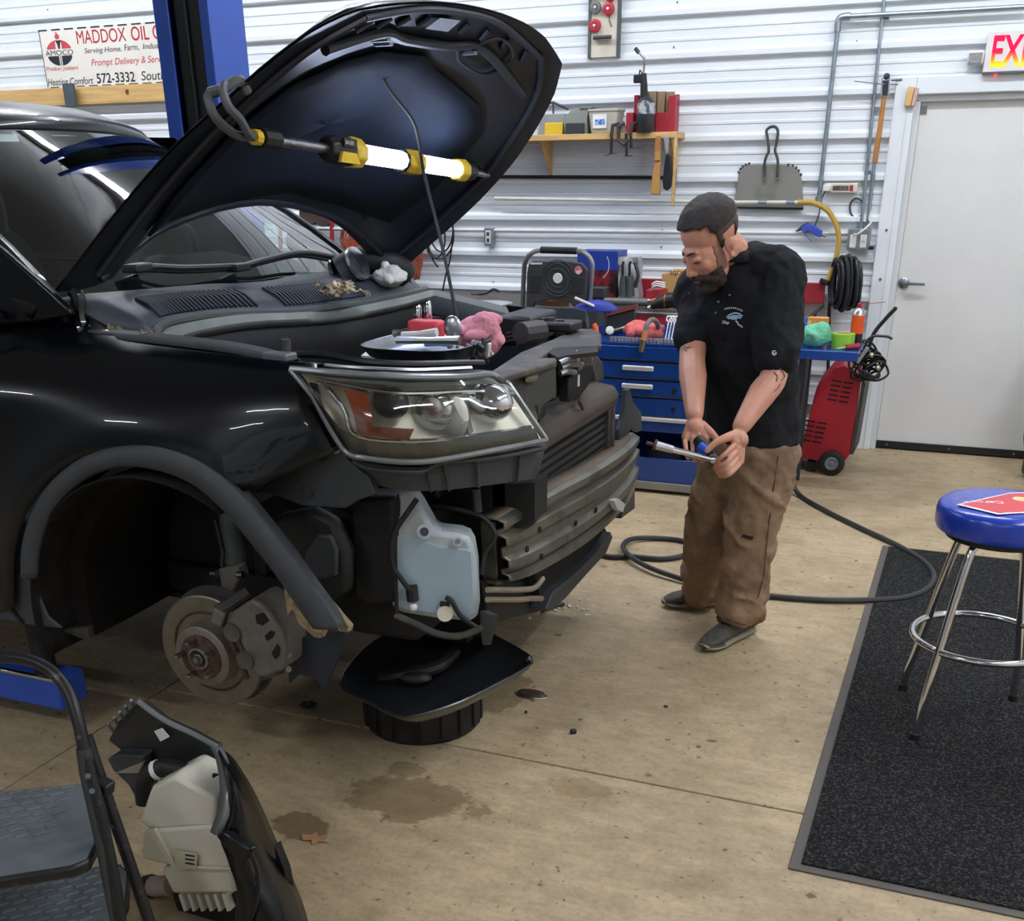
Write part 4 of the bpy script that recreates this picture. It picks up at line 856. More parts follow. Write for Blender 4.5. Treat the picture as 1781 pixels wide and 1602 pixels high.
for d in (.05, .27): MB().tube(cr([Z_(1500, 655, d), Z_(1510, 610, d), Z_(1520, 580, d), Z_(1540, 555, d), Z_(1557, 537, d)], 5), .011, 8).build('handle_tube', m_black, we)
MB().tube([Z_(1557, 537, .05), Z_(1557, 537, .27)], .012, 8).build('handle_grip', m_black, we)
cl_ = thing('welding_cable', 'tangle of black welding cables hung on the red welder', 'cable', Z_(1515, 640, -.05))
for k in range(12):
    u0, v0 = 1508+random.uniform(-9, 9), 628+random.uniform(-20, 22); ra, rb = random.uniform(14, 28), random.uniform(10, 24); ph = random.uniform(0, 6)
    pts = [Z_(u0+ra*math.cos(t+ph)+4*math.sin(3*t), v0+rb*math.sin(t+ph)+5*math.cos(2*t+k), -.06-.02*math.sin(t*2+k)-.01*(k % 4)) for t in [j*2*pi/9 for j in range(9)]]
    MB().tube(cr(pts, 4, True), .0065, 6, closed=True).build('cable_loop', m_black, cl_)
MB().tube(cr([Z_(1495, 640, -.08), Z_(1510, 590, -.06), Z_(1540, 585, -.05), Z_(1552, 590, -.05)], 4), .008, 6).build('cable_lead', m_black, cl_)
MB().box(Z_(1500, 618, -.1), (.02, .02, .1), (0, .5, 0)).build('cable_clamp', M('clamp_grey', '#a9aeb3', .4, .6), cl_, bevel=.003)
for u, v in ((1516, 618), (1527, 640)): MB().sph(Z_(u, v, -.1), .016, 10, 8).build('brass_lug', M('pale_brass', '#b9b29c', .35, .7), cl_)

# black padded bag at the right edge, by the door
gp = at(1785, 835, z=0)
bg = thing('black_padded_bag', 'tall black padded bag with straps standing at the right edge by the door', 'bag', (gp.x+.12, gp.y, 0))
def ringb(z, rx, ry, cx, cy): return [V((cx+rx*math.copysign(abs(math.cos(t))**.7, math.cos(t)), cy+ry*math.copysign(abs(math.sin(t))**.7, math.sin(t)), z)) for t in [j*pi/10 for j in range(20)]]
bcx, bcy = gp.x+.13, gp.y+.1
MB().loft([ringb(z, r, r*.75, bcx+o_, bcy) for z, r, o_ in ((.004, .13, 0), (.03, .16, 0), (.2, .16, 0), (.45, .155, .005), (.7, .15, .01), (.86, .14, .012), (.92, .09, .015))]).build('bag_body', M('grey_nylon', '#3a3d43', .6, 0, .3, 8, .2, 40), bg)
for k in range(2): MB().tube(cr([V((bcx-.10+.03*k, bcy-.12, .44-.06*k)), V((bcx-.165, bcy-.10, .34)), V((bcx-.17, bcy-.1, .22)), V((bcx-.12+.02*k, bcy-.13, .10)), V((bcx-.04, bcy-.13, .07))], 5), .013, 8).build('strap', m_black, bg)
# ================================================================== the car: black SUV, front right wheel and bumper removed
car = thing('black_suv', 'black SUV with raised hood, front wheel and bumper removed', 'car', (-1.93, 3.2, 0))
def ss(a, b, t):
    t = max(0, min(1, (t-a)/(b-a))); return t*t*(3-2*t)
def yside(x, z):
    y = 2.19 + .17*max(0, min(1.12, (z-1.0)/.245))**3
    r = math.hypot(x+1.95, z-.47); y -= .022*(1-ss(.54, .66, r))
    y += .03*ss(.60, .72, r)*(1-ss(.72, 1.0, r))*.4
    if x > -1.75: y += .11*((x+1.75)/.4)**2
    return y
# --- front right fender
def ztop(x):
    K = [(-2.8, 1.36), (-2.45, 1.345), (-2.33, 1.325), (-2.22, 1.27), (-2.12, 1.247), (-1.5, 1.222)]
    for (a, b), (c, d) in zip(K, K[1:]):
        if a <= x <= c: return b+(d-b)*ss(a, c, x) if c < -2.0 else lerp(b, d, (x-a)/(c-a))
    return 1.222
AC = (-1.95, .47); AR = .532
bot = [(-2.75, .43), (-2.6, .45), (-2.492, .50)]
for k in range(0, 23):
    a = rad(168 - k*(168-58)/22); bot.append((AC[0]+AR*math.cos(a), AC[1]+AR*math.sin(a)))
bot += [(-1.60, .935), (-1.53, .972), (-1.46, 1.005), (-1.385, 1.04)]
top = []
n = len(bot)
for i, (x, z) in enumerate(bot):
    t = i/(n-1); xt = lerp(-2.75, -1.50, t**.9); top.append((xt, ztop(xt)))
rows = []
for i in range(n):
    row = []
    for j in range(13):
        t = j/12; x = lerp(bot[i][0], top[i][0], t); z = lerp(bot[i][1], top[i][1], t)
        row.append(V((x, yside(x, z), z)))
    e = row[-1]; row.append(e+V((0, .03, -.004))); row.append(e+V((0, .035, -.03)))
    rows.append(row)
MB().grid(rows).build('front_fender', m_paint, car, smooth=60, solid=.004)
# --- wheel arch trim from measured outline
oo = [(37, 1003), (38, 955), (52, 900), (80, 850), (125, 808), (170, 786), (215, 777), (262, 777), (310, 788), (360, 812), (410, 852), (455, 905), (500, 962), (540, 1018), (572, 1062), (588, 1092)]
ii = [(64, 1006), (66, 962), (80, 912), (105, 870), (145, 835), (185, 817), (222, 812), (262, 816), (305, 829), (345, 850), (390, 890), (432, 940), (468, 985), (503, 1035), (528, 1072), (543, 1092)]
A = cr([at(u, v, y=2.165) for u, v in oo], 3); Bq = cr([at(u, v, y=2.165) for u, v in ii], 3)
rows = [[a+V((0, .035, 0)), a, lerp(a, b, .25)+V((0, -.012, 0)), lerp(a, b, .6)+V((0, -.012, 0)), lerp(a, b, .92)+V((0, -.004, 0)), b+V((0, .006, 0))] for a, b in zip(A, Bq)]
MB().grid(rows).build('wheel_arch_trim', m_clad, car, smooth=50, solid=.004)
MB().grid([[b+V((0, .008, 0)), b+V((0, .12, .01))] for b in Bq[6:]]).build('arch_lip', m_slot, car, smooth=50, solid=.004)
# --- rocker cladding and lower fender piece
MB().poly([at(u, v, y=2.19) for u, v in [(-140, 975), (8, 990), (64, 1005), (68, 1040), (82, 1072), (108, 1094), (60, 1090), (8, 1080), (-140, 1060)]], (0, .012, 0)).build('rocker_cladding', m_clad, car, bevel=.006)
MB().poly([at(u, v, y=2.18) for u, v in [(8, 990), (12, 1030), (20, 1060), (40, 1086), (36, 1086), (14, 1060), (6, 1030), (3, 990)]], (0, .01, 0)).build('rocker_seam', m_black, car)
MB().poly([at(u, v, y=2.26) for u, v in [(104, 1096), (152, 1092), (157, 1112), (140, 1110)]], (0, .02, 0)).build('liner_tab', m_dust, car)
# --- wheel housing: liner behind the wheel, inner wall, roof
def arcsurf(a0, a1, r, y0, y1, n=20):
    return [[V((AC[0]+r*math.cos(rad(lerp(a0, a1, k/n))), y, AC[1]+r*math.sin(rad(lerp(a0, a1, k/n))))) for k in range(n+1)] for y in (y0, lerp(y0, y1, .25), lerp(y0, y1, .3), lerp(y0, y1, .6), y1)]
rr = arcsurf(58, 195, .468, 2.165, 2.78)
for i, row in enumerate(rr):
    if i in (2, 3): rr[i] = [p+(V((AC[0], p.y, AC[1]))-p).normalized()*.03 for p in row]
MB().grid(rr).build('wheel_liner', M('dirty_liner', '#1c1a18', .85, 0, .4, 14, .5, 60, spec=.2), car, solid=.006)
MB().bx(-2.5, -1.25, 2.79, 2.83, .34, 1.12).build('inner_wheel_wall', m_slot, car)
MB().bx(-2.6, -1.42, 2.75, 3.70, .36, .46).build('subframe', m_rubber, car, bevel=.01)
MB().bx(-1.62, -1.3, 2.45, 2.75, .45, .80).build('frame_horn_cover', m_slot, car, bevel=.02)
# --- suspension and brake
HB = at(350, 1143, y=2.30); hx_, hz = HB.x, HB.z
hubz = V((hx_, 2.345, hz))
m_rotor = M('rotor_iron', '#7f7a6c', .42, .75, .12, 22, stretch=(1, 1, 1))
rt = MB().lathe([(.095, -.01), (.172, -.012), (.176, -.009), (.176, .011), (.172, .014), (.06, .014)], hubz+V((0, .01, 0)), (0, 1, 0), 64).build('brake_rotor', m_rotor, car)
MB().lathe([(.1, .0), (.1, -.012), (.094, -.050), (.088, -.054), (.03, -.054)], hubz+V((0, .01, 0)), (0, 1, 0), 48).build('rotor_hat', M('hat_iron', '#858072', .5, .6, .2, 30, .1, 90), rt)
MB().lathe([(.121, -.001), (.125, -.004), (.129, -.001)], hubz+V((0, -.001, 0)), (0, 1, 0), 48, cap=False).build('rust_ring', m_rust, rt)
MB().lathe([(.07, .0), (.07, -.006), (.066, -.008), (.034, -.008)], hubz+V((0, -.043, 0)), (0, 1, 0), 40).build('hub_flange', m_rust, rt)
MB().lathe([(.034, 0), (.034, -.016), (.029, -.018), (.027, -.004), (.0, -.004)], hubz+V((0, -.045, 0)), (0, 1, 0), 28).build('hub_bore', m_iron, rt)
MB().lathe([(.017, 0), (.017, -.014), (.011, -.016), (.011, -.026), (.0, -.028)], hubz+V((0, -.046, 0)), (0, 1, 0), 6).build('axle_nut', m_steel, rt)
for k in range(5):
    a = rad(100+72*k); c = hubz+V((.0575*math.cos(a), -.05, .0575*math.sin(a)))
    MB().lathe([(.008, 0), (.008, -.034), (.006, -.038), (.0, -.038)], c, (0, 1, 0), 10).build('wheel_stud', m_steel, rt)
MB().lathe([(.12, 0), (.185, .004), (.187, .012), (.12, .012)], hubz+V((0, .05, 0)), (0, 1, 0), 40).build('dust_shield', m_dust, car)
cp = lambda u, v, y=2.265: at(u, v, y=y)
cal = [(404, 1064), (437, 1042), (452, 1050), (470, 1070), (487, 1096), (493, 1125), (493, 1160), (488, 1168), (459, 1180), (443, 1177), (427, 1140), (412, 1105), (395, 1088)]
cl0 = MB().poly([cp(u, v) for u, v in cal], (0, .125, 0)).build('brake_caliper', M('caliper_grey', '#726d66', .6, .35, .2, 20, .2, 80), car, bevel=.010)
for q in ([(444, 1070), (458, 1066), (467, 1080), (456, 1088), (446, 1084)], [(460, 1106), (470, 1097), (477, 1100), (475, 1108), (464, 1115)], [(472, 1136), (482, 1120), (487, 1128), (486, 1140), (478, 1147)]):
    MB().poly([cp(u, v, 2.262) for u, v in q], (0, .004, 0)).build('caliper_window', m_slot, cl0)
for u, v in ((405, 1100), (427, 1148)):
    c = cp(u, v, 2.263); MB().lathe([(.028, 0), (.027, -.006), (.022, -.004), (.0, -.002)], c, (0, 1, 0), 20).build('piston_recess', M('caliper_dark', '#5d574e', .7, .2), cl0)
MB().tube([at(377, 1062, y=2.28), at(400, 1052, y=2.30), at(432, 1030, y=2.34)], [.016, .020, .018], 10).build('guide_pin_boot', m_dust, cl0)
MB().box(at(383, 1072, y=2.28), (.04, .03, .05), (0, .4, 0)).build('bracket_ear', M('caliper_grey', '#726d66'), cl0, bevel=.006)
MB().tube([at(388, 1090, y=2.27), at(415, 1140, y=2.28), at(430, 1180, y=2.29)], .008, 8).build('pad_edge', m_rust, cl0)
for u, v in ((497, 1112), (500, 1140), (500, 1164)): MB().cyl(at(u-6, v, y=2.30), at(u+2, v, y=2.29), .010, n=8).build('bolt_boss', M('caliper_grey', '#726d66'), cl0)
MB().tube([at(455, 1178, y=2.29), at(490, 1166, y=2.29)], .011, 8).build('lower_pin', m_dust, cl0)
MB().tube([at(398, 845, y=2.60), at(404, 930, y=2.57), at(413, 985, y=2.55)], [.036, .034, .034], 14).build('strut_tube', M('strut_grey', '#56605e', .55, .2, .2, 12), car)
MB().tube([at(392, 820, y=2.62), at(398, 860, y=2.60)], .07, 14).build('spring_seat', m_rubber, car)
MB().poly([at(u, v, y=2.46) for u, v in [(378, 990), (412, 985), (418, 1005), (402, 1035), (395, 1060), (372, 1058), (384, 1020)]], (0, .05, 0)).build('knuckle', M('knuckle_iron', '#6f6a60', .65, .3, .2, 20), car, bevel=.006)
for u, v in ((372, 998), (418, 1000)): MB().cyl(at(u-4, v, y=2.45), at(u+5, v, y=2.45), .011, n=8).build('knuckle_bolt', m_steel, car)
MB().tube([at(375, 905, y=2.5), at(388, 960, y=2.48), at(386, 985, y=2.47)], .008, 8).build('brake_hose', m_rubber, car)
MB().poly([at(u, v, y=2.62) for u, v in [(440, 950), (462, 945), (462, 1000), (445, 1003)]], (0, .02, 0)).build('frame_bracket', m_dust, car)
MB().tube([V((hx_, 2.36, hz)), V((hx_, 2.85, hz+.04))], .02, 10).build('drive_shaft', m_dust, car)
MB().tube([V((hx_-.04, 2.42, hz-.10)), V((hx_-.15, 2.8, hz-.02))], .028, 10).build('control_arm', m_rubber, car)
# --- torn splash shield remains and bracket plates ahead of the wheel
m_torn = M('torn_liner', '#9c8a68', .9, 0, .3, 30, .4, 70, col2='#6a5a44', cov=.45)
MB().poly([at(u, v, y=2.27) for u, v in [(490, 986), (497, 990), (499, 1018), (530, 1050), (552, 1083), (565, 1092), (557, 1110), (546, 1108), (520, 1085), (508, 1060), (500, 1070), (496, 1040)]], (.004, .02, 0)).build('torn_liner', m_torn, car)
MB().poly([at(u, v, y=2.26) for u, v in [(572, 1050), (590, 1072), (606, 1090), (604, 1100), (590, 1098), (584, 1090)]], (.004, .02, 0)).build('torn_liner', m_torn, car)
MB().poly([at(u, v, y=2.30) for u, v in [(440, 857), (500, 820), (590, 770), (604, 800), (640, 830), (652, 860), (620, 872), (600, 885), (560, 882), (525, 880), (480, 862)]], (0, .03, 0)).build('fender_bracket', m_dark, car, bevel=.004)
for u, v in ((513, 832), (537, 856), (560, 795)): MB().cyl(at(u, v, y=2.30), at(u, v, y=2.292), .012, n=10).build('bracket_hole', m_slot, car)
MB().lathe([(.0, -.006), (.013, -.006), (.014, 0)], at(586, 780, y=2.295), (0, 1, 0), 12).build('fender_bolt', m_galv, car)
MB().poly([at(u, v, y=2.34) for u, v in [(473, 898), (540, 885), (580, 905), (605, 960), (605, 1030), (575, 1050), (520, 1045), (500, 1000)]], (0, .05, 0)).build('inner_liner_panel', m_rubber, car, bevel=.02)
MB().poly([at(u, v, y=2.332) for u, v in [(528, 960), (550, 930), (575, 930), (586, 955), (586, 1003), (550, 1010), (525, 985)]], (0, .02, 0)).build('liner_hatch', m_dark, car, bevel=.008)
MB().poly([at(u, v, y=2.42) for u, v in [(602, 862), (690, 862), (690, 1050), (640, 1060), (610, 1040)]], (0, .1, 0)).build('front_liner', m_rubber, car, bevel=.02)
MB().poly([at(u, v, y=2.36) for u, v in [(498, 1132), (520, 1110), (604, 1098), (590, 1140), (563, 1202), (545, 1178), (520, 1174), (502, 1190)]], (0, .015, 0)).build('splash_flap', M('flap_blue_black', '#242c36', .5, 0, .2, 9), car, bevel=.004)
# --- washer reservoir
RP = at(760, 990, y=2.47); RN = V((.35, -.94, 0)).normalized()
Rr = lambda u, v, d=0: at(u, v, p=RP+RN*d, n=RN)
m_res = M('reservoir_plastic', '#cfdade', .35, 0, .06, 4, trans=.35)
m_fluid = M('washer_fluid', '#b3cbd8', .3, 0, .08, 4, trans=.3)
ol = [(692, 850), (716, 852), (722, 866), (732, 880), (757, 925), (800, 930), (815, 936), (823, 950), (829, 985), (832, 1072), (818, 1083), (760, 1078), (700, 1068), (682, 1060), (676, 1010), (668, 950), (669, 910), (680, 897), (690, 893)]
rs = MB().poly([Rr(u, v) for u, v in ol], -RN*.10).build('washer_reservoir', m_res, car, bevel=.014)
MB().poly([Rr(u, v, .003) for u, v in [(672, 930), (700, 932), (735, 938), (760, 948), (815, 955), (822, 960), (828, 1068), (815, 1077), (705, 1063), (686, 1055), (679, 1000)]], -RN*.012).build('fluid_level', m_fluid, rs, bevel=.008)
MB().tube([Rr(738, 925, .0), Rr(738, 925, .02)], .020, 14).build('bolt_boss', m_res, rs); MB().tube([Rr(738, 925, .02), Rr(738, 925, .026)], .012, 12).build('bolt', m_dark, rs)
MB().tube([Rr(796, 942, .0), Rr(796, 942, .014)], .014, 12).build('bolt_boss', m_res, rs); MB().tube([Rr(796, 942, .014), Rr(796, 942, .02)], .008, 8).build('bolt', m_steel, rs)
MB().tube([Rr(715, 1018, .01), Rr(718, 1045, .015)], .017, 10).build('pump', m_black, rs); MB().sph(Rr(719, 1056, .02), .012, 10, 8).build('pump_clip', m_whitep, rs)
MB().tube([Rr(774, 1046, .01), Rr(774, 1060, .015)], .014, 10).build('pump', m_black, rs); MB().tube([Rr(774, 1064, .0), Rr(774, 1068, .03)], .022, 16).build('level_sensor', M('cream_sensor', '#d6d1bd', .4), rs)
MB().tube(cr([Rr(725, 868, .03), Rr(710, 890, .03), Rr(690, 920, .03), Rr(681, 950, .03), Rr(684, 985, .03), Rr(700, 1010, .035), Rr(714, 1028, .03)], 5), .0075, 8).build('washer_hose', m_rubber, rs)
MB().tube(cr([Rr(722, 870, .02), Rr(700, 905, .02), Rr(688, 930, .02), Rr(688, 1000, .02), Rr(690, 1065, .02)], 5), .006, 8).build('washer_hose', m_rubber, rs)
MB().tube(cr([Rr(776, 1040, .025), Rr(785, 1045, .03), Rr(802, 1072, .03), Rr(830, 1092, .03)], 5), .0075, 8).build('washer_hose', m_rubber, rs)
MB().tube(cr([at(688, 1070, y=2.42), at(720, 1084, y=2.42), at(760, 1102, y=2.43), at(800, 1106, y=2.45), at(838, 1092, y=2.47)], 5), .010, 8).build('lower_harness', m_dust, car)
MB().poly([at(u, v, y=2.5) for u, v in [(835, 1062), (852, 1070), (850, 1085), (840, 1122), (836, 1100)]], (.02, .01, 0)).build('harness_bracket', m_dark, car)
# --- lower radiator support, valance strip
LV = lambda u, v, x=-1.13: at(u, v, x=x)
MB().poly([LV(u, v) for u, v in [(950, 1060), (962, 1030), (1000, 1000), (1040, 960), (1062, 925), (1066, 935), (1055, 962), (1020, 1000), (985, 1040), (960, 1062)]], (-.06, 0, 0)).build('lower_valance', m_dark, car, bevel=.004)
MB().poly([LV(u, v, -1.16) for u, v in [(930, 1000), (1050, 915), (1058, 930), (960, 1030), (940, 1040)]], (-.03, 0, 0)).build('lower_mesh', m_slot, car)
MB().poly([LV(u, v, -1.2) for u, v in [(840, 1010), (935, 1010), (965, 1035), (950, 1062), (850, 1085)]], (-.2, 0, 0)).build('under_tray_end', m_rubber, car, bevel=.006)
for v0, kink in ((1024, True), (1041, False)):
    pts = [at(848, v0+2, x=-1.10), at(900, v0+2, x=-1.08), at(925, v0, x=-1.07)] + ([at(935, v0-6, x=-1.07), at(944, v0-18, x=-1.07)] if kink else [at(942, v0, x=-1.07)])
    MB().tube(cr(pts, 4), .0085, 10).build('cooler_pipe', M('pipe_dull', '#9a917f', .4, .7, .2, 20), car)
# --- bumper beam
m_beam = M('beam_metal', '#7d7b70', .38, .65, .14, 8, .08, 60, col2='#605e55', cov=.42)
bt = [(868, 905), (905, 884), (965, 850), (1020, 822), (1065, 795), (1092, 775), (1107, 757)]
bb = [(880, 1012), (915, 1004), (970, 975), (1020, 942), (1062, 905), (1090, 872), (1103, 842)]
xb = [-1.13, -1.10, -1.07, -1.06, -1.065, -1.085, -1.115]
T_ = cr([at(u, v, x=x) for (u, v), x in zip(bt, xb)], 4); B_ = cr([at(u, v, x=x) for (u, v), x in zip(bb, xb)], 4)
secp = [(0, -.07), (0, -.005), (.04, .012), (.12, .012), (.17, -.012), (.24, -.012), (.29, .014), (.40, .014), (.45, -.004), (.60, -.004), (.65, .014), (.76, .014), (.80, -.012), (.87, -.012), (.91, .010), (.97, .010), (1, -.005), (1, -.07)]
rows = [[lerp(a, b, t)+V((o, 0, 0)) for t, o in secp] for a, b in zip(T_, B_)]
bm = MB().grid(rows).build('bumper_beam', m_beam, car, smooth=30, solid=.005)
MB().grid([[a+V((-.07, 0, .0)), a+V((-.035, 0, .004)), a+V((-.004, 0, 0))] for a in T_]).build('beam_top_flange', M('beam_dust', '#6d5f52', .7, .2, .15, 9), bm, solid=.004)
MB().poly([at(u, v, x=-1.16) for u, v in [(862, 908), (882, 900), (884, 1012), (866, 1018)]], (-.05, 0, 0)).build('crush_bracket', m_beam, bm, bevel=.004)
MB().poly([at(u, v, x=-1.145) for u, v in [(874, 940), (884, 950), (884, 975), (876, 985)]], (.004, 0, 0)).build('bracket_slot', m_slot, bm)
for u, v in ((937, 921), (915, 955), (940, 968), (1000, 910), (1035, 887)):
    p = at(u, v, x=-1.052); MB().cyl(p, p+V((.006, 0, 0)), .009, n=10).build('beam_hole', m_slot, bm)
MB().poly([at(u, v, x=-1.045) for u, v in [(1058, 870), (1066, 866), (1078, 876), (1074, 890), (1064, 884)]], (.02, 0, 0)).build('torn_foam_tab', M('torn_white', '#c9cbc6', .8), bm)
MB().poly([at(u, v, x=-1.13) for u, v in [(1085, 780), (1095, 762), (1100, 752), (1108, 757), (1107, 768), (1098, 772), (1090, 780)]], (-.01, 0, 0)).build('bent_tab', M('tab_grey', '#8f8f86', .5, .3), bm)
MB().poly([at(u, v, x=-1.14) for u, v in [(1086, 880), (1104, 846), (1104, 884), (1080, 902)]], (-.06, 0, 0)).build('far_duct', m_dark, car)
# --- radiator pack
RX = -1.13
rd0, rd1 = at(948, 800, x=RX), at(1052, 710, x=RX)
ry0, ry1 = 2.72, at(1055, 720, x=RX).y
rz1 = at(1000, 742, x=RX).z; rz0 = .56
ra = MB().bx(RX-.05, RX-.012, ry0, ry1+.09, rz0, rz1+.03).build('radiator', m_slot, car)
m_fin = M('condenser_fin', '#3b3c3b', .5, .4, .2, 20)
nf = 13
for k in range(nf):
    z = lerp(rz0+.02, rz1-.01, k/(nf-1)); MB().bx(RX-.013, RX, ry0+.01, ry1, z-.0075, z+.0075).build('condenser_slat', m_fin, ra)
for y in (ry1+.012, ry1+.06): MB().bx(RX-.03, RX+.012, y-.012, y+.012, rz0, rz1+.05).build('side_tank', m_dust, ra, bevel=.006)
MB().loft([[V((RX-.09, y, rz1+.02)), V((RX+.012, y, rz1-.012)), V((RX+.02, y, rz1+.03)), V((RX-.0, y, rz1+.06)), V((RX-.09, y, rz1+.075))] for y in (ry0-.15, ry1+.05, ry1+.09)]).build('radiator_top_tank', M('dusty_tank', '#48413a', .75, 0, .25, 7, .2, 50), car, bevel=.01)
# --- upper core support and shroud
CZ = 1.17
ctop = [(835, 655), (862, 640), (905, 612), (960, 590), (1000, 571), (1032, 572), (1046, 580), (1046, 600), (1005, 602), (962, 604), (938, 622), (968, 622), (968, 628), (905, 646), (872, 656)]
MB().poly([at(u, v, z=CZ) for u, v in ctop], (0, 0, -.02)).build('core_support_top', m_dust, car, bevel=.006)
MB().poly([at(u, v, p=at(900, 660, z=1.14), n=(.93, -.36, 0)) for u, v in [(845, 652), (908, 645), (968, 626), (970, 690), (948, 705), (935, 740), (912, 720), (880, 675)]], (-.03, .01, 0)).build('core_support_face', m_dust, car, bevel=.008)
c = at(925, 655, p=at(900, 660, z=1.14), n=(.93, -.36, 0)); MB().sph(c+V((.0, 0, 0)), (.012, .05, .018), 12, 8).build('moulded_dimple', M('dimple_brown', '#6a6050', .7), car)
MB().poly([at(u, v, p=at(900, 660, z=1.14), n=(.93, -.36, 0)) for u, v in [(930, 706), (948, 700), (950, 720), (938, 735)]], (-.02, .01, 0)).build('clip_recess', m_slot, car)
MB().poly([at(u, v, z=1.165) for u, v in [(940, 605), (1040, 604), (1040, 612), (985, 618), (970, 622)]], (0, 0, -.012)).build('latch_well', m_slot, car)
LT = lambda u, v, x=-1.15: at(u, v, x=x)
MB().poly([LT(u, v) for u, v in [(970, 640), (1010, 636), (1030, 632), (1032, 660), (1010, 690), (972, 690)]], (-.03, 0, 0)).build('latch_bracket', m_slot, car, bevel=.006)
for k, (u0, v0, u1, v1) in enumerate([(972, 632, 1005, 626), (975, 640, 1012, 634), (974, 650, 1000, 648), (1008, 622, 1030, 618), (1000, 612, 1008, 640)]):
    MB().tube(cr([LT(u0, v0, -1.09), LT((u0+u1)/2, (v0+v1)/2-3, -1.08), LT(u1, v1, -1.09)], 3), .009, 8).build('latch_bar', m_alu, car)
MB().box(LT(987, 674, -1.12), (.04, .06, .08)).build('latch_body', m_black, car, bevel=.01)
MB().box(LT(1006, 662, -1.10), (.004, .012, .035)).build('latch_tag', m_whitep, car)
MB().tube([LT(1010, 690, -1.12), LT(1008, 700, -1.11), LT(1014, 712, -1.11)], .006, 6).build('spring_clip', m_rust, car)
MB().poly([LT(u, v, -1.2) for u, v in [(1036, 612), (1050, 630), (1052, 662), (1036, 668), (1030, 640)]], (-.05, 0, 0)).build('core_support_post', m_dust, car, bevel=.01)
MB().poly([LT(u, v, -1.14) for u, v in [(1090, 678), (1096, 676), (1102, 700), (1116, 718), (1116, 748), (1110, 752), (1098, 742), (1092, 760), (1076, 775), (1078, 748), (1086, 720)]], (-.02, 0, 0)).build('air_deflector', m_clad, car, bevel=.003)
# --- headlight
ht = cr([at(u, v, y=y) for u, v, y in ((505, 642, 2.27), (600, 650, 2.30), (700, 656, 2.37), (800, 656, 2.5), (852, 652, 2.62), (884, 668, 2.66))], 5)
hb = cr([at(u, v, y=y) for u, v, y in ((545, 690, 2.262), (597, 780, 2.262), (640, 797, 2.262), (735, 803, 2.33), (850, 785, 2.47), (950, 766, 2.66))], 5)
m_hglass = glassmat('headlight_lens', '#e6e8e2', .9, .04, .03)
rows = []
for a, b in zip(ht, hb):
    o = V((.5, -.8, .25)).normalized()
    rows.append([lerp(a, b, t)+o*(.045*math.sin(pi*min(1, t*1.02))**.7 if 0 < t < 1 else 0) for t in [k/10 for k in range(11)]])
hl = MB().grid(rows).build('headlight_lens', m_hglass, car, smooth=60)
inn = V((-.30, .55, -.05)).normalized()
rows2 = [[p+inn*(.035+.06*math.sin(pi*k/10)) for k, p in enumerate(r)] for r in rows]
MB().grid(rows2).build('headlight_reflector', M('headlight_bezel', '#d0cab9', .36, .3, .08, 9), hl, smooth=60)
def hp_(s, t, d=0):
    i = s*(len(rows)-1); i0 = min(int(i), len(rows)-2); j = t*10; j0 = min(int(j), 9); f_, g_ = i-i0, j-j0
    p = lerp(lerp(rows[i0][j0], rows[i0][j0+1], g_), lerp(rows[i0+1][j0], rows[i0+1][j0+1], g_), f_); return p+inn*d
def hpatch(s0, s1, t0, t1, d, nm, m_, sk=0):
    return MB().grid([[hp_(lerp(s0, s1, a/6)+sk*lerp(t0, t1, b/4), lerp(t0, t1, b/4), d) for b in range(5)] for a in range(7)], inn*.01).build(nm, m_, hl)
def hbar(pts, r, nm, m_): return MB().tube(cr([hp_(*p) for p in pts], 5), r, 8).build(nm, m_, hl)
hpatch(.0, 1, .0, .12, .012, 'upper_bezel', M('bezel_grey', '#8f9290', .3, .4))
hpatch(.02, .97, .80, 1, .012, 'lower_bezel', M('bezel_smoke', '#6a7073', .2, .3, .2, 30))
hbar([(.1, .2, .012), (.4, .22, .012), (.7, .22, .012), (.94, .24, .012)], .006, 'chrome_line', m_chrome)
hbar([(.12, .2, .012), (.2, .5, .012), (.3, .77, .012), (.6, .77, .012), (.95, .77, .012)], .006, 'chrome_line', m_chrome)
m_amber = M('amber_reflector', '#a8481a', .22, 0, .25, 20, coat=.6)
hpatch(.15, .245, .25, .74, .02, 'amber_reflector', m_amber, .18)
hpatch(.30, .52, .64, .76, .018, 'amber_reflector', m_amber)
MB().sph(hp_(.40, .36, .055), (.05, .03, .04), 14, 10).build('side_bowl', M('smoke_bowl', '#3c4245', .3, .3, .2, 30), hl)
MB().sph(hp_(.56, .45, .07), (.065, .04, .05), 16, 10).build('projector_bowl', m_chrome, hl); MB().sph(hp_(.55, .42, .04), (.032, .022, .03), 14, 10).build('projector_lens', M('projector_glass', '#8f6a64', .08, 0, .4, 30, col2='#d8dad6', cov=.5, coat=1), hl)
MB().sph(hp_(.79, .42, .06), (.07, .05, .05), 16, 10).build('reflector_bowl', m_chrome, hl)
MB().grid([[hp_(.655+.07*b/4, .26+.5*b/4, .015) for b in range(5)], [hp_(.675+.07*b/4, .26+.5*b/4, .06) for b in range(5)]], inn*.02).build('divider', m_alu, hl)
MB().sph(hp_(.655, .52, .03), (.035, .02, .05), 14, 10).build('lens_disc', M('frosted_disc', '#c9c9c0', .3), hl)
MB().grid([[p+inn*.13 for p in r] for r in rows[::3]]).build('headlight_housing', m_black, hl, smooth=60, solid=.01)
MB().tube(ht, .009, 8).build('headlight_edge', M('edge_grey', '#75797a', .25, .3), hl); MB().tube(hb, .008, 8).build('headlight_edge', M('edge_grey', '#75797a'), hl)
MB().tube([ht[0], hb[0], hb[5]], .008, 8).build('headlight_edge', M('edge_grey', '#75797a'), hl); MB().tube([ht[-1], hb[-1]], .009, 8).build('headlight_edge', M('edge_grey', '#75797a'), hl)
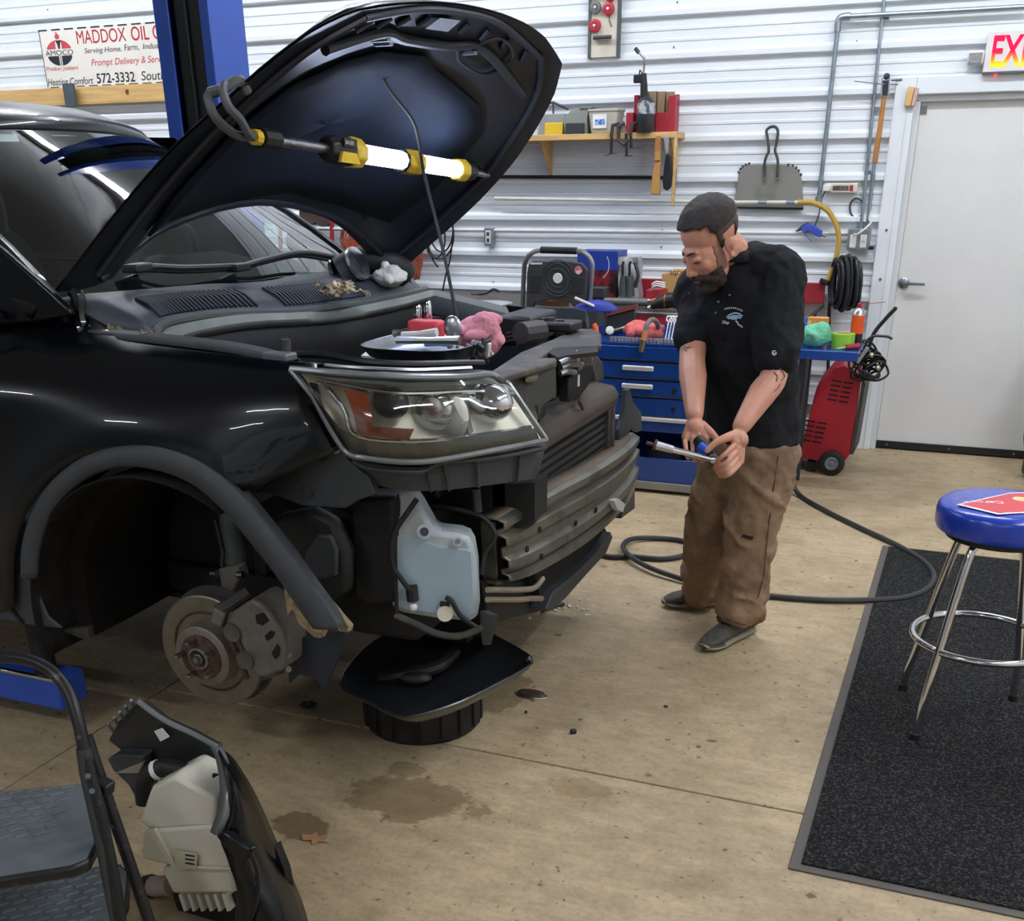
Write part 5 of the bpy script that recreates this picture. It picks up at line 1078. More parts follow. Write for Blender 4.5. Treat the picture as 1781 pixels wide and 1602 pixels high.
# headlight carrier below
hc_t = cr([at(u, v, y=y) for u, v, y in ((612, 795, 2.30), (640, 806, 2.30), (700, 812, 2.33), (735, 812, 2.36), (770, 796, 2.40), (850, 790, 2.5), (948, 772, 2.68))], 4)
hc_b = cr([at(u, v, y=y) for u, v, y in ((640, 830, 2.34), (660, 842, 2.34), (705, 852, 2.36), (740, 852, 2.39), (780, 850, 2.43), (850, 842, 2.52), (935, 830, 2.69))], 4)
MB().grid([[a, lerp(a, b, .5), b, b+V((-.03, .06, 0))] for a, b in zip(hc_t, hc_b)]).build('headlight_carrier', m_clad, car, solid=.006)
for i in (13, 16, 19, 22):
    a, b = hc_t[i], hc_b[i]; o = V((.008, -.012, 0)); MB().tube([a+o, b+o], .005, 6).build('carrier_rib', m_dark, car)
MB().grid([[a+V((.01, -.016, 0)), a+V((.012, -.02, -.012))] for a in hc_t]).build('carrier_lip', m_dark, car, solid=.004)
c = at(941, 853, x=-1.12); MB().cyl(c, c+V((.012, -.004, 0)), .016, n=14).build('carrier_bolt', m_dust, car)
MB().poly([at(u, v, x=-1.14) for u, v in [(905, 830), (950, 800), (952, 870), (912, 890), (890, 880)]], (-.05, 0, 0)).build('side_duct', m_rubber, car)
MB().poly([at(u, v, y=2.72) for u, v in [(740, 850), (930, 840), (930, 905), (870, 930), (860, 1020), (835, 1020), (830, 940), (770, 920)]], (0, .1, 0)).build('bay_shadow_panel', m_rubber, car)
MB().tube(cr([at(750, 880, y=2.6), at(800, 888, y=2.6), at(840, 900, y=2.62), at(862, 930, y=2.62), at(845, 960, y=2.6), at(838, 1000, y=2.58)], 5), .007, 6).build('fog_harness', m_black, car)
MB().tube([at(828, 850, y=2.6), at(832, 890, y=2.6)], .012, 8).build('harness_plug', m_dust, car)
# ================================================================== car: hood, cowl, glasshouse, engine bay
HO = V((-2.36, 0, 1.31)); th = rad(40); hu = V((math.cos(th), 0, math.sin(th))); hn = V((-math.sin(th), 0, math.cos(th)))
near = [at(u, v, y=y) for u, v, y in ((95, 505, 2.40), (200, 370, 2.41), (300, 255, 2.42), (400, 165, 2.43), (480, 95, 2.45), (560, 40, 2.49), (620, 16, 2.58))]
far = [at(u, v, y=y) for u, v, y in ((690, 474, 3.95), (740, 430, 3.96), (795, 382, 3.96), (850, 328, 3.95), (905, 262, 3.94), (958, 172, 3.90), (976, 108, 3.80))]
mids_rear = [at(u, v, y=y) for u, v, y in ((180, 492, 2.5), (245, 420, 2.68), (330, 378, 2.9), (450, 354, 3.2), (540, 366, 3.45), (590, 392, 3.62), (625, 425, 3.75), (652, 452, 3.85))]
front_top = [at(u, v, y=y) for u, v, y in ((680, 6, 2.75), (760, 3, 3.05), (830, 12, 3.3), (895, 32, 3.52), (945, 62, 3.68))]
nb, nl = 16, 20
NE = cr(near, 4); FE = cr(far, 4)
def samp(L, t):
    i = t*(len(L)-1); k = min(int(i), len(L)-2); return lerp(L[k], L[k+1], i-k)
RE = [near[0]] + mids_rear + [far[0]]; FR = [near[-1]] + front_top + [far[-1]]
def arclen(L):
    d = [0]
    for a, b in zip(L, L[1:]): d.append(d[-1]+(b-a).length)
    return d
def resamp(L, n):
    L = cr(L, 6); d = arclen(L); out = []
    for k in range(n+1):
        s = d[-1]*k/n; i = 0
        while i < len(d)-2 and d[i+1] < s: i += 1
        out.append(lerp(L[i], L[i+1], (s-d[i])/max(d[i+1]-d[i], 1e-9)))
    return out
REs, FRs, NEs, FEs = resamp(RE, nl), resamp(FR, nl), resamp(near, nb), resamp(far, nb)
def coons(a, b):      # a lateral 0..1, b rear->front 0..1
    i, j = a*nl, b*nb
    r_, f_, n_, fa = samp(REs, a), samp(FRs, a), samp(NEs, b), samp(FEs, b)
    p = lerp(r_, f_, b)+lerp(n_, fa, a)-lerp(lerp(REs[0], REs[-1], a), lerp(FRs[0], FRs[-1], a), b)
    return p
ha = [k/30 for k in range(31)]; hbv = [k/24 for k in range(25)]
def crown(a, b): return hn*(.035*math.sin(pi*a)*math.sin(pi*min(1, b*1.0)))
outer = [[coons(a, b)+crown(a, b)+hn*.035*min(1, 12*min(a, 1-a, b+.02, 1-b+.0)) for a in ha] for b in hbv]
hood = MB().grid(outer).build('hood', m_paint, car, smooth=60, solid=.003)
# inner frame: rim + liner
rim = []
for b in hbv: rim.append([coons(a, b)+crown(a, b)-hn*.004 for a in ha])
def sub(a0, a1, b0, b1, off, n=20, m=16, rib=None):
    return [[coons(lerp(a0, a1, i/n), lerp(b0, b1, j/m))+crown(lerp(a0, a1, i/n), lerp(b0, b1, j/m))+hn*off for i in range(n+1)] for j in range(m+1)]
def ring(a0, a1, b0, b1, w, off, nm, m_, lift=0.0):
    """rectangular frame of strips"""
    for s, (x0, x1, y0, y1) in enumerate(((a0, a0+w, b0, b1), (a1-w, a1, b0, b1), (a0+w, a1-w, b0, b0+w), (a0+w, a1-w, b1-w*1.2, b1))):
        MB().grid(sub(x0, x1, y0, y1, off, 14, 14)).build(nm, m_, hood, smooth=60, solid=.006)
MB().grid(sub(.0, 1, .0, 1, -.006, 30, 24)).build('inner_panel', m_paintd, hood, smooth=60)
def bead(pts, r, nm, m_): return MB().tube(cr([coons(a, b)+crown(a, b)-hn*o for a, b, o in pts], 5), r, 8).build(nm, m_, hood)
# felt liner
def lin(a, b):
    return coons(a, b)+crown(a, b)-hn*.018
lo = [(.10, .16), (.2, .10), (.35, .08), (.55, .08), (.72, .08), (.86, .14), (.88, .35), (.87, .6), (.82, .66), (.62, .70), (.56, .74), (.40, .74), (.30, .70), (.18, .64), (.11, .5), (.09, .3)]
cen = (.48, .4)
rings_ = []
for t in (0, .25, .5, .75, 1):
    rings_.append([lin(lerp(cen[0], a, t), lerp(cen[1], b, t)) for a, b in lo])
MB().loft(rings_, False).build('hood_liner', m_felt, hood, smooth=60, solid=.008)
for sgn, a0 in ((1, .045), (-1, .955)):
    bead([(a0, .06, .012), (a0, .3, .012), (a0, .55, .012), (a0+.01*sgn, .8, .012), (a0+.06*sgn, .93, .012)], .010, 'hood_rib', m_paintd)
bead([(.10, .93, .012), (.3, .955, .012), (.5, .96, .012), (.7, .955, .012), (.9, .92, .012)], .010, 'hood_rib', m_paintd)
bead([(.12, .80, .016), (.3, .83, .018), (.42, .80, .02), (.58, .80, .02), (.7, .83, .018), (.9, .78, .016)], .014, 'hood_rib', m_paintd)
bead([(.06, .03, .008), (.25, .02, .008), (.5, .02, .008), (.75, .02, .008), (.94, .03, .008)], .012, 'rear_edge_roll', m_paintd)
for k in range(9): bead([(.16+.085*k, .86, .014), (.16+.085*k, .91, .014)], .008, 'front_dimple', m_paintd)
pa_ = [coons(a, b)+crown(a, b)-hn*.022 for a, b in ((.44, .86), (.53, .86), (.53, .925), (.44, .925))]
MB().poly(pa_, -hn*.001).build('warning_sticker', M('sticker_grey', '#9aa0a4', .5, 0, .2, 60), hood)
for a, b in ((.33, .80), (.66, .80), (.36, .78)): MB().box(lin(a, b)-hn*.004, (.05, .02, .008)).build('clip', m_galv, hood)
bead([(.66, .82, .02), (.72, .90, .02), (.80, .86, .02), (.76, .76, .02), (.66, .76, .02), (.62, .80, .02)], .005, 'stamped_outline', m_paintd)
MB().cyl(lin(.8, .1), lin(.8, .1)-hn*.004, .02, n=14).build('drain_hole', m_slot, hood)
# hinges
MB().poly([at(u, v, y=2.36) for u, v in [(-120, 345), (0, 432), (60, 484), (118, 536), (124, 548), (60, 560), (-120, 575)]], (0, .02, 0)).build('sail_panel', m_paint, car, bevel=.006)
MB().tube(cr([at(128, 505, y=2.44), at(136, 520, y=2.44), at(137, 550, y=2.43), at(145, 578, y=2.42), at(158, 598, y=2.41)], 5), .020, 8).build('hood_hinge', m_paint, car)
MB().box(at(160, 598, y=2.43), (.06, .02, .03)).build('hinge_foot', m_black, car, bevel=.005)
MB().tube(cr([at(700, 470, y=4.0), at(712, 490, y=4.0), at(720, 500, y=4.0)], 4), .02, 8).build('hood_hinge', m_paintd, car)
# prop cable / rod hanging from the hood to the bay
MB().tube(cr([at(652, 112, y=3.15), at(680, 160, y=3.2), at(715, 205, y=3.25), at(727, 240, y=3.3), at(737, 300, y=3.35), at(757, 380, y=3.35), at(775, 455, y=3.3), at(795, 555, y=3.2), at(804, 605, y=3.1)], 6), .0055, 8).build('prop_rod', m_slot, car)

# --- fender rail inside edge
fr_a = [at(160, 582, y=2.42), at(300, 596, y=2.41), at(420, 612, y=2.40), at(500, 632, y=2.38)]
FA = cr(fr_a, 4)
MB().grid([[p+V((0, -.02, -.004)), p+V((0, -.012, .012)), p+V((0, .03, .014)), p+V((0, .06, 0)), p+V((0, .06, -.10))] for p in FA]).build('fender_rail', M('rail_plastic', '#4b4f52', .55, 0, .12, 14), car, solid=.004)
MB().box(FA[-2]+V((.0, .0, .012)), (.08, .05, .02), (0, 0, -.1)).build('rail_end_cap', M('cap_grey', '#5d6164', .4), car, bevel=.005)
tag_d = MB()
for k in range(18):
    p = lerp(FA[0], FA[3], random.random())+V((random.uniform(-.02, .03), random.uniform(.0, .05), .015)); tag_d.box(p, (random.uniform(.01, .03), .006, .004), (random.random(), random.random(), random.random()*3))
o = tag_d.build('leaf_litter', M('dry_leaf', '#8a7a5c', .9, 0, .3, 30), car); o['kind'] = 'stuff'
# --- cowl: seal, panel, louvres
seal = cr([at(u, v, y=y) for u, v, y in ((150, 585, 2.44), (262, 582, 2.5), (275, 572, 2.55), (305, 558, 2.65), (400, 545, 2.9), (520, 541, 3.25), (590, 532, 3.5), (640, 525, 3.65), (700, 512, 3.85), (742, 503, 4.0))], 5)
lip = cr([at(u, v, y=y) for u, v, y in ((155, 612, 2.44), (262, 600, 2.5), (290, 592, 2.55), (330, 578, 2.65), (420, 562, 2.9), (520, 556, 3.25), (580, 552, 3.5), (645, 540, 3.65), (700, 528, 3.85), (748, 515, 4.0))], 5)
wsb = cr([at(u, v, y=y) for u, v, y in ((97, 520, 2.40), (150, 512, 2.5), (175, 510, 2.55), (225, 506, 2.65), (320, 498, 2.9), (440, 488, 3.25), (520, 480, 3.5), (560, 474, 3.65), (605, 468, 3.85), (632, 464, 4.0))], 5)
MB().tube(seal, .013, 8).build('cowl_seal', M('seal_grey', '#4d5350', .6), car)
MB().grid([[a+V((.004, 0, -.012)), lerp(a, b, .45)+V((-.012, 0, -.004)), lerp(a, b, .55)+V((.016, 0, .010)), b+V((.022, 0, .004)), b+V((.012, 0, -.016))] for a, b in zip(seal, lip)]).build('cowl_lip', M('cowl_lip', '#7d827c', .55, 0, .2, 9), car, solid=.006)
MB().grid([[b+V((.006, 0, -.012)), b+V((-.012, 0, -.10)), b+V((-.03, 0, -.3))] for b in lip]).build('cowl_wall', m_slot, car, solid=.006)
m_cowl = M('cowl_plastic', '#3a4048', .5, 0, .12, 12)
MB().grid([[a+V((0, 0, -.004)), lerp(a, b, .3)+V((0, 0, .012)), lerp(a, b, .75)+V((0, 0, .008)), b] for a, b in zip(seal, wsb)]).build('cowl_panel', m_cowl, car, solid=.004)
n_ = len(seal)
cw = MB()
for k in range(64):
    t = .30+.50*k/64; i = t*(n_-1)
    if .50 < t < .535: continue
    a, b = samp(seal, t), samp(wsb, t)
    MB().tube([lerp(a, b, .10)+V((0, 0, .010)), lerp(a, b, .35)+V((0, 0, .022)), lerp(a, b, .62)+V((0, 0, .016))], .0055, 5).build('cowl_louvre', m_cowl, car)
# wipers
for nm, pts in (('wiper', [(235, 478, 2.72), (265, 476, 2.78), (320, 478, 2.9), (400, 474, 3.12)]), ('wiper', [(408, 476, 3.15), (460, 462, 3.3), (520, 450, 3.52), (580, 458, 3.75), (610, 465, 3.88)])):
    P = [at(u, v, y=y)+V((.015, 0, .02)) for u, v, y in pts]
    wpr = MB().tube(cr(P, 5), .010, 8).build('wiper_arm', m_black, car)
    MB().box(P[0], (.05, .10, .025), (0, 0, .15)).build('wiper_pivot', m_black, wpr, bevel=.006)
    MB().tube(cr([p+V((-.02, 0, -.012)) for p in P], 5), .006, 6).build('wiper_blade', m_rubber, wpr)
# --- glasshouse
roof_f = cr([(-3.12, 2.52, 1.755), (-3.03, 2.62, 1.785), (-2.97, 2.9, 1.80), (-2.95, 3.2, 1.805), (-2.98, 3.5, 1.80), (-3.04, 3.74, 1.785), (-3.12, 3.86, 1.76)], 4)
wsb2 = cr([at(u, v, y=y) for u, v, y in ((95, 525, 2.40), (225, 508, 2.65), (320, 500, 2.9), (430, 490, 3.2), (520, 482, 3.5), (580, 474, 3.75), (632, 466, 4.0))], 4)
rows = []
for t in [k/8 for k in range(9)]:
    rows.append([lerp(a, b, t)+V((.03, 0, .035))*math.sin(pi*t) for a, b in zip(wsb2, roof_f)])
MB().grid(rows).build('windshield', glassmat('windshield_glass', '#b9cfcb', 1.0, .004, .06), car, smooth=80)
MB().grid([[p+V((0, 0, -.004)) for p in rows[0]], [p+V((0, 0, -.004)) for p in rows[1]]][:2]).build('windshield_frit', m_black, car, smooth=80) if False else None
# pillars
for side, e in ((0, -1), (-1, 1)):
    pp = [r[side] for r in rows]
    MB().grid([[p+V((.0, -e*.03, .004)), p+V((0, 0, .012)), p+V((-.02, e*.035, .0)), p+V((-.05, e*.05, -.04)), p+V((-.05, -e*.0, -.05))] for p in pp]).build('a_pillar', m_paint, car, smooth=60, solid=.006)
rf = []
for k, (dx, dz, dw) in enumerate([(0, 0, 0), (-.06, .045, 0), (-.2, .085, .01), (-.45, .11, .02), (-.9, .125, .02), (-1.7, .12, .01), (-2.3, .10, .0)]):
    rf.append([V((p.x+dx, 3.2+(p.y-3.2)*(1.02+dw), p.z+dz-.02*(abs(p.y-3.2)/.65)**3)) for p in roof_f])
MB().grid(rf).build('roof', m_paint, car, smooth=80, solid=.01)
MB().grid([[p+V((-.02, 0, -.03)) for p in r] for r in rf[1:]]).build('headliner', M('headliner', '#7d7b74', .9), car, smooth=80)
# doors: near (right) and far (left), belts, B pillars and rear body
for y, e in ((2.19, -1), (4.21, 1)):
    sy = -e
    d = MB().poly([(-2.77, y, .45), (-2.77, y, 1.22), (-2.70, y+sy*.02, 1.30), (-3.85, y+sy*.02, 1.32), (-3.85, y, .45)], (0, sy*.05, 0)).build('front_door', m_paint, car, bevel=.015)
    MB().bx(-5.6, -3.86, min(y, y+sy*.05), max(y, y+sy*.05), .45, 1.32).build('rear_body_side', m_paint, car, bevel=.02)
    for x0_, x1_ in ((-3.72, -3.86), (-4.75, -4.9)):
        MB().poly([(x0_, y+sy*.04, 1.31), (x1_, y+sy*.04, 1.31), (x1_+.0, y+sy*.30, 1.83), (x0_+.02, y+sy*.30, 1.83)], (0, sy*.03, 0)).build('pillar', m_paint, car)
    for xa, xb_ in ((-2.72, -3.72), (-3.86, -4.75)):
        MB().poly([(xa, y+sy*.05, 1.31), (xb_, y+sy*.05, 1.31), (xb_, y+sy*.30, 1.82), (xa-(.35 if xa > -3 else 0), y+sy*.29, 1.80)], (0, sy*.004, 0)).build('side_window', glassmat('side_glass', '#a9c4c2', 1, .004, .03), car)
    MB().tube([V((-2.5, y+sy*.15, 1.30)), V((-2.72, y+sy*.06, 1.32)), V((-4.9, y+sy*.05, 1.325))], .014, 6).build('belt_moulding', m_black, car)
# far fender, far inner structures
MB().grid([[V((x, 6.4-yside(x, z), z-.09)) for z in (.9, 1.0, 1.1, 1.18, 1.22, 1.245)] for x in [-2.75+k*.12 for k in range(12)]]).build('far_fender', m_paint, car, smooth=60, solid=.004)
MB().bx(-2.75, -1.5, 3.95, 4.05, .5, 1.14).build('far_inner_fender', m_paintd, car, bevel=.02)
fe = cr([at(748, 508, y=4.05), at(800, 520, y=4.05), at(850, 532, y=4.05), at(900, 545, y=4.05)], 4)
MB().grid([[p+V((0, -.10, -.06)), p+V((0, -.06, 0)), p+V((0, .04, .004)), p+V((0, .1, -.02))] for p in fe]).build('far_fender_rail', M('rail_plastic', '#4b4f52'), car, solid=.004)
# interior
MB().grid([[V((x, y, z)) for y in (2.42, 2.7, 3.2, 3.7, 3.98)] for x, z in ((-2.36, 1.325), (-2.55, 1.34), (-2.8, 1.33), (-2.95, 1.27), (-3.0, 1.0))]).build('dashboard', M('dash_black', '#1b1e20', .7), car, smooth=60)
sw0 = at(290, 452, y=3.62)
swc = V((-2.98, 3.62, 1.33)); sa = V((.42, 0, -.9)).normalized(); s1, s2 = frame(V((-.85, 0, .53)))
wheel_o = MB().tube([swc+(s1*math.cos(t)+s2*math.sin(t))*.185 for t in [k*2*pi/28 for k in range(28)]], .016, 8, closed=True).build('steering_wheel', M('wheel_leather', '#222527', .5), car)
MB().sph(swc, (.07, .07, .05), 12, 8).build('airbag_cover', M('wheel_leather', '#222527'), wheel_o)
for t in (0, pi/2, pi): MB().tube([swc, swc+(s1*math.cos(t)+s2*math.sin(t))*.18], .012, 6).build('spoke', M('wheel_leather', '#222527'), wheel_o)
MB().box((-2.72, 3.62, 1.33), (.25, .4, .08), (0, .2, 0)).build('gauge_hood', M('dash_black', '#1b1e20'), car, bevel=.03)
for y in (2.78, 3.62):
    MB().loft([[V((-3.75+.06*math.cos(t)*1+o_, y+w__*math.sin(t), z)) for t in [k*pi/8 for k in range(16)]] for z, w__, o_ in ((.9, .25, .0), (1.2, .26, -.06), (1.42, .22, -.1), (1.46, .1, -.11), (1.48, .12, -.11), (1.60, .14, -.13), (1.66, .1, -.14))]).build('front_seat', M('seat_grey', '#43484a', .8), car, sub=1)
MB().bx(-5.5, -5.3, 2.4, 4.0, .9, 1.45).build('rear_seat', M('seat_grey', '#43484a'), car, bevel=.04)
MB().bx(-5.6, -2.5, 2.24, 4.16, .42, .5).build('floor_pan', m_rubber, car)
for wx, wy in ((-1.93, 4.07), (-4.80, 2.33), (-4.80, 4.07)):
    tyre = MB().lathe([(.2, -.10), (.30, -.122), (.355, -.115), (.372, -.09), (.375, 0), (.372, .09), (.355, .115), (.30, .122), (.2, .10)], (wx, wy, .377), (0, 1, 0), 40).build('tyre', m_rubber, car)
    MB().lathe([(0, -.07), (.19, -.08), (.225, -.105), (.225, .1), (0, .08)], (wx, wy, .377), (0, 1, 0), 30).build('rim', m_steel, tyre)
MB().bx(-2.6, -1.3, 2.78, 3.8, .32, .34).build('under_tray_blocker', m_slot, car)  # unseen tray added to darken the floor under the engine
MB().bx(-5.62, -5.58, 2.3, 4.1, .45, 1.85).build('tailgate', m_paint, car, bevel=.02)
MB().sph(at(150, 265, y=3.2)+V((-.0, 0, 0)), (.02, .11, .035), 14, 8).build('rear_view_mirror', m_black, car)
# --- engine bay contents
MB().bx(-2.22, -2.16, 2.80, 4.0, .5, 1.20).build('firewall', m_rubber, car)
MB().bx(-2.2, -1.25, 2.84, 4.0, .42, .80).build('engine_block', M('engine_dark', '#1b1d1f', .6, .2, .3, 9), car, bevel=.03)
MB().bx(-2.2, -1.30, 2.76, 2.78, .5, 1.02).build('inner_fender', m_slot, car)
MB().bx(-2.78, -1.66, 2.225, 2.77, 1.02, 1.04).build('light_leak_shelf', m_slot, car)  # added dark shelf, blocks light leaking between bay and wheel well
MB().bx(-2.2, -1.34, 2.455, 2.47, 1.04, 1.19).build('inner_fender_flange', m_paintd, car)
MB().lathe([(.10, 0), (.12, .12), (.10, .17), (.04, .18)], (-1.95, 2.64, .90), (0, 0, 1), 24).build('strut_tower', m_paintd, car)
MB().bx(-1.60, -1.30, 2.62, 3.05, .82, 1.0).build('fuse_box', m_black, car, bevel=.015)
MB().poly([at(u, v, y=3.42) for u, v in [(850, 556), (872, 548), (925, 552), (925, 575), (920, 600), (866, 605), (850, 590)]], (0, .25, 0)).build('battery_box', m_black, car, bevel=.012)
for k in range(3): MB().poly([at(880, 578+7*k, y=3.415), at(900, 574+7*k, y=3.415), at(900, 577+7*k, y=3.415), at(880, 581+7*k, y=3.415)], (0, .004, 0)).build('box_rib', m_alu, car)
MB().tube(cr([at(895, 575, y=3.38), at(903, 590, y=3.36), at(906, 604, y=3.3)], 4), .013, 8).build('battery_cable', m_black, car)
MB().poly([at(u, v, y=3.85) for u, v in [(878, 530), (910, 536), (945, 562), (1018, 560), (1020, 540), (1000, 535), (920, 533)]], (-.02, .1, -.05)).build('far_bay_cover', m_clad, car, bevel=.006)
MB().tube([at(905, 580, y=3.3), at(940, 575, y=3.4)], .035, 10).build('coolant_cap_neck', m_dust, car)
MB().box(at(965, 566, y=3.5), (.16, .12, .03)).build('relay_cover', m_black, car, bevel=.008)
for u, v in ((945, 553), (958, 552), (975, 556)): MB().cyl(at(u, v+8, y=3.5), at(u, v, y=3.5), .014, n=10).build('sensor_plug', m_dark, car)
m_mess = [m_alu, m_whitep, m_dark, m_steel]
for k in range(16):
    u, v = random.uniform(805, 850), random.uniform(598, 628); p = at(u, v, y=2.85+random.uniform(0, .2))
    MB().box(p, (random.uniform(.015, .05), random.uniform(.01, .03), random.uniform(.008, .02)), (random.random()*3, random.random()*3, random.random()*3)).build('connector', m_mess[k % 4], car, bevel=.002)
MB().tube(cr([at(400, 622, y=2.5), at(480, 618, y=2.55), at(560, 617, y=2.5), at(640, 630, y=2.45), at(720, 634, y=2.5), at(800, 632, y=2.62), at(840, 632, y=2.7)], 5), .010, 8).build('bay_harness', m_black, car)
MB().tube(cr([at(540, 634, y=2.40), at(620, 640, y=2.40), at(720, 644, y=2.46), at(820, 640, y=2.6)], 5), .006, 6).build('hood_cable', m_alu, car)
MB().cyl(at(498, 618, y=2.45), at(497, 590, y=2.45), .013, n=10).build('bump_stop', m_dust, car)
MB().poly([at(u, v, z=1.14) for u, v in [(628, 618), (642, 608), (672, 610), (664, 622)]], (0, 0, -.01)).build('white_bracket', m_whitep, car)
# loose intake duct with clamps and foam on the cowl
MB().tube(cr([at(608, 462, y=3.8), at(640, 452, y=3.85), at(680, 458, y=3.9), at(705, 480, y=3.95)], 5), .055, 14).build('intake_duct', m_rubber, car)
MB().tube([at(590, 476, y=3.72), at(622, 458, y=3.76)], .06, 16).build('duct_coupling', m_dark, car)
for u, v in ((592, 475), (622, 458)): MB().tube([at(u-2.5, v+1.5, y=3.74), at(u+2.5, v-1.5, y=3.74)], .063, 18).build('hose_clamp', m_alu, car)
# --- work light clipped across the hood
LB0, LB1 = at(440, 238, y=2.55), at(862, 306, y=3.98)
lbu = (LB1-LB0).normalized()
wl_ = thing('hood_work_light', 'yellow and black bar work light glowing across the open hood', 'work light', (LB0+LB1)/2)
def lb(u):   # point on the bar by picture column
    t0, t1 = 0, 1
    for _ in range(30):
        m_ = (t0+t1)/2; p = lerp(LB0, LB1, m_); d = p-CC; uu = CX+FPX*d.dot(CR)/d.dot(CF)
        if uu < u: t0 = m_
        else: t1 = m_
    return lerp(LB0, LB1, t0)
MB().tube([lb(445), lb(566)], .013, 12).build('extension_tube', m_alu, wl_)
MB().tube([lb(816), lb(858)], .011, 12).build('extension_tube', m_alu, wl_)
MB().tube([lb(452), lb(480)], .026, 10).build('end_grip', m_black, wl_); MB().tube([lb(440), lb(450)], .019, 10).build('yellow_collar', m_yellow, wl_)
s1, s2 = frame(lbu)
if s1.z > 0: pass
dn = (V((0, 0, -1))-lbu*V((0, 0, -1)).dot(lbu)).normalized(); fw_ = lbu.cross(dn).normalized()
if fw_.x < 0: fw_ = -fw_
def oct_(c, r): return [c+(dn*math.cos(t)+fw_*math.sin(t))*r for t in [k*pi/4+pi/8 for k in range(8)]]
def block(u0, u1, r0, r1, nm, m_): return MB().loft([oct_(lb(u0), r0*.8), oct_(lerp(lb(u0), lb(u1), .15), r0), oct_(lerp(lb(u0), lb(u1), .85), r1), oct_(lb(u1), r1*.9)]).build(nm, m_, wl_, bevel=.004)
block(566, 606, .038, .042, 'end_housing', m_black); block(602, 624, .045, .042, 'yellow_bumper', m_yellow); block(574, 598, .0475, .052, 'yellow_panel', m_yellow) if False else None
MB().poly([lb(u)+dn*a+fw_*.036 for u, a in ((577, -.03), (600, -.03), (600, -.008), (577, -.008))], fw_*.006).build('name_plate', m_black, wl_)
text('BAUER', m_whitep, wl_, lb(579)+dn*(-.014)+fw_*.0432, lbu, -dn, .010, name='name_print')
MB().poly([lb(u)+dn*a+fw_*.034 for u, a in ((574, .006), (598, .006), (604, .034), (570, .034))], fw_*.010).build('yellow_panel', m_yellow, wl_)
block(700, 728, .038, .038, 'centre_bracket', m_yellow); block(694, 700, .036, .036, 'centre_band', m_black)
block(790, 806, .036, .038, 'yellow_bumper', m_yellow); block(803, 822, .034, .030, 'end_housing', m_black)
m_led = emat('work_light_glow', '#cfdcff', 30)
for u0, u1 in ((624, 695), (729, 791)):
    c0, c1 = lb(u0), lb(u1)
    MB().loft([[c+dn*a+fw_*b for a, b in ((-.014, .008), (.0, .02), (.014, .012), (.014, -.02), (-.014, -.02))] for c in (c0, c1)]).build('light_body', m_alu, wl_)
    MB().loft([[c+dn*a+fw_*b for a, b in ((-.026, .010), (-.018, .027), (.0, .034), (.018, .027), (.026, .010), (.014, -.0), (-.014, -.0))] for c in (c0, c1)]).build('led_diffuser', m_led, wl_, smooth=0)
# hooks over the hood edges
H_ = lambda u, v, y=2.40: at(u, v, y=y)
for du, dv in ((0, 0), (26, -14)):
    MB().tube(cr([lb(440), H_(415+du*.6, 236+dv*.4, 2.46), H_(392+du, 222+dv, 2.42), H_(372+du, 200+dv, 2.38), H_(362+du, 172+dv, 2.38), H_(366+du, 160+dv, 2.40)], 5), .011, 8).build('hook_arm', M('hook_grey', '#55595c', .55), wl_)
MB().tube(cr([H_(364, 162, 2.39), H_(390, 154, 2.40), H_(408, 142, 2.42), H_(420, 142, 2.44), H_(430, 160, 2.46)], 5), .013, 8).build('hook_loop', M('hook_grey', '#55595c'), wl_)
MB().tube(cr([lb(858), at(872, 300, y=4.02), at(880, 288, y=4.04), at(876, 280, y=4.02)], 5), .010, 8).build('hook_arm', M('hook_grey', '#55595c'), wl_)
MB().tube(cr([lb(852), at(850, 322, y=4.0), at(836, 340, y=4.0), at(826, 350, y=4.0)], 5), .010, 8).build('hook_arm', M('hook_grey', '#55595c'), wl_)

# ================================================================== things lying on the car
tp = at(740, 600, y=2.95)
ty = thing('parts_tray', 'shallow steel parts tray full of tools on the engine', 'tray', (tp.x, 2.95, tp.z-.05))
TZ = at(740, 600, y=2.85).z
tcx, tcy = at(745, 592, z=TZ).x, at(745, 592, z=TZ).y
def rr_(sx, sy, z, n=24): return [V((tcx+sx*math.copysign(abs(math.cos(t))**.6, math.cos(t)), tcy+sy*math.copysign(abs(math.sin(t))**.6, math.sin(t)), z)) for t in [k*2*pi/n for k in range(n)]]
MB().loft([rr_(.12, .14, TZ-.05), rr_(.15, .175, TZ-.03), rr_(.17, .20, TZ), rr_(.165, .195, TZ), rr_(.145, .17, TZ-.028), rr_(.12, .14, TZ-.04)], True).build('tray_body', m_steel, ty, bevel=.002)
MB().bx(tcx-.1, tcx+.1, tcy-.1, tcy+.1, TZ-.12, TZ-.05).build('tray_magnet_base', m_black, ty, bevel=.01)
rp_ = at(735, 570, y=tcy); tag(MB().bx(rp_.x-.055, rp_.x+.05, tcy, tcy+.06, TZ+.0, TZ+.055).build('red_pouch', M('red_pouch', '#c8404a', .5), bevel=.012), 'small red pouch in the steel tray on the engine', 'pouch')
for i, (u, v, u2, v2, m_, lab, nm) in enumerate([(690, 592, 800, 592, m_alu, 'long chrome ratchet lying along the front of the steel tray', 'ratchet'), (700, 584, 760, 578, m_whitep, 'white marker pen in the steel tray', 'marker_pen'), (740, 596, 790, 597, M('pale_blue', '#8fb7d6', .4), 'pale blue handled pick in the steel tray', 'pick_tool'), (685, 580, 715, 576, m_steel, 'short steel extension bar in the steel tray', 'extension_bar')]):
    tag(MB().tube([at(u, v, y=tcy-.05+.03*i), at((u+u2)/2, (v+v2)/2, y=tcy-.05+.03*i), at(u2, v2, y=tcy-.05+.03*i)], [.012, .009, .013], 8).build(nm, m_), lab, 'tool')
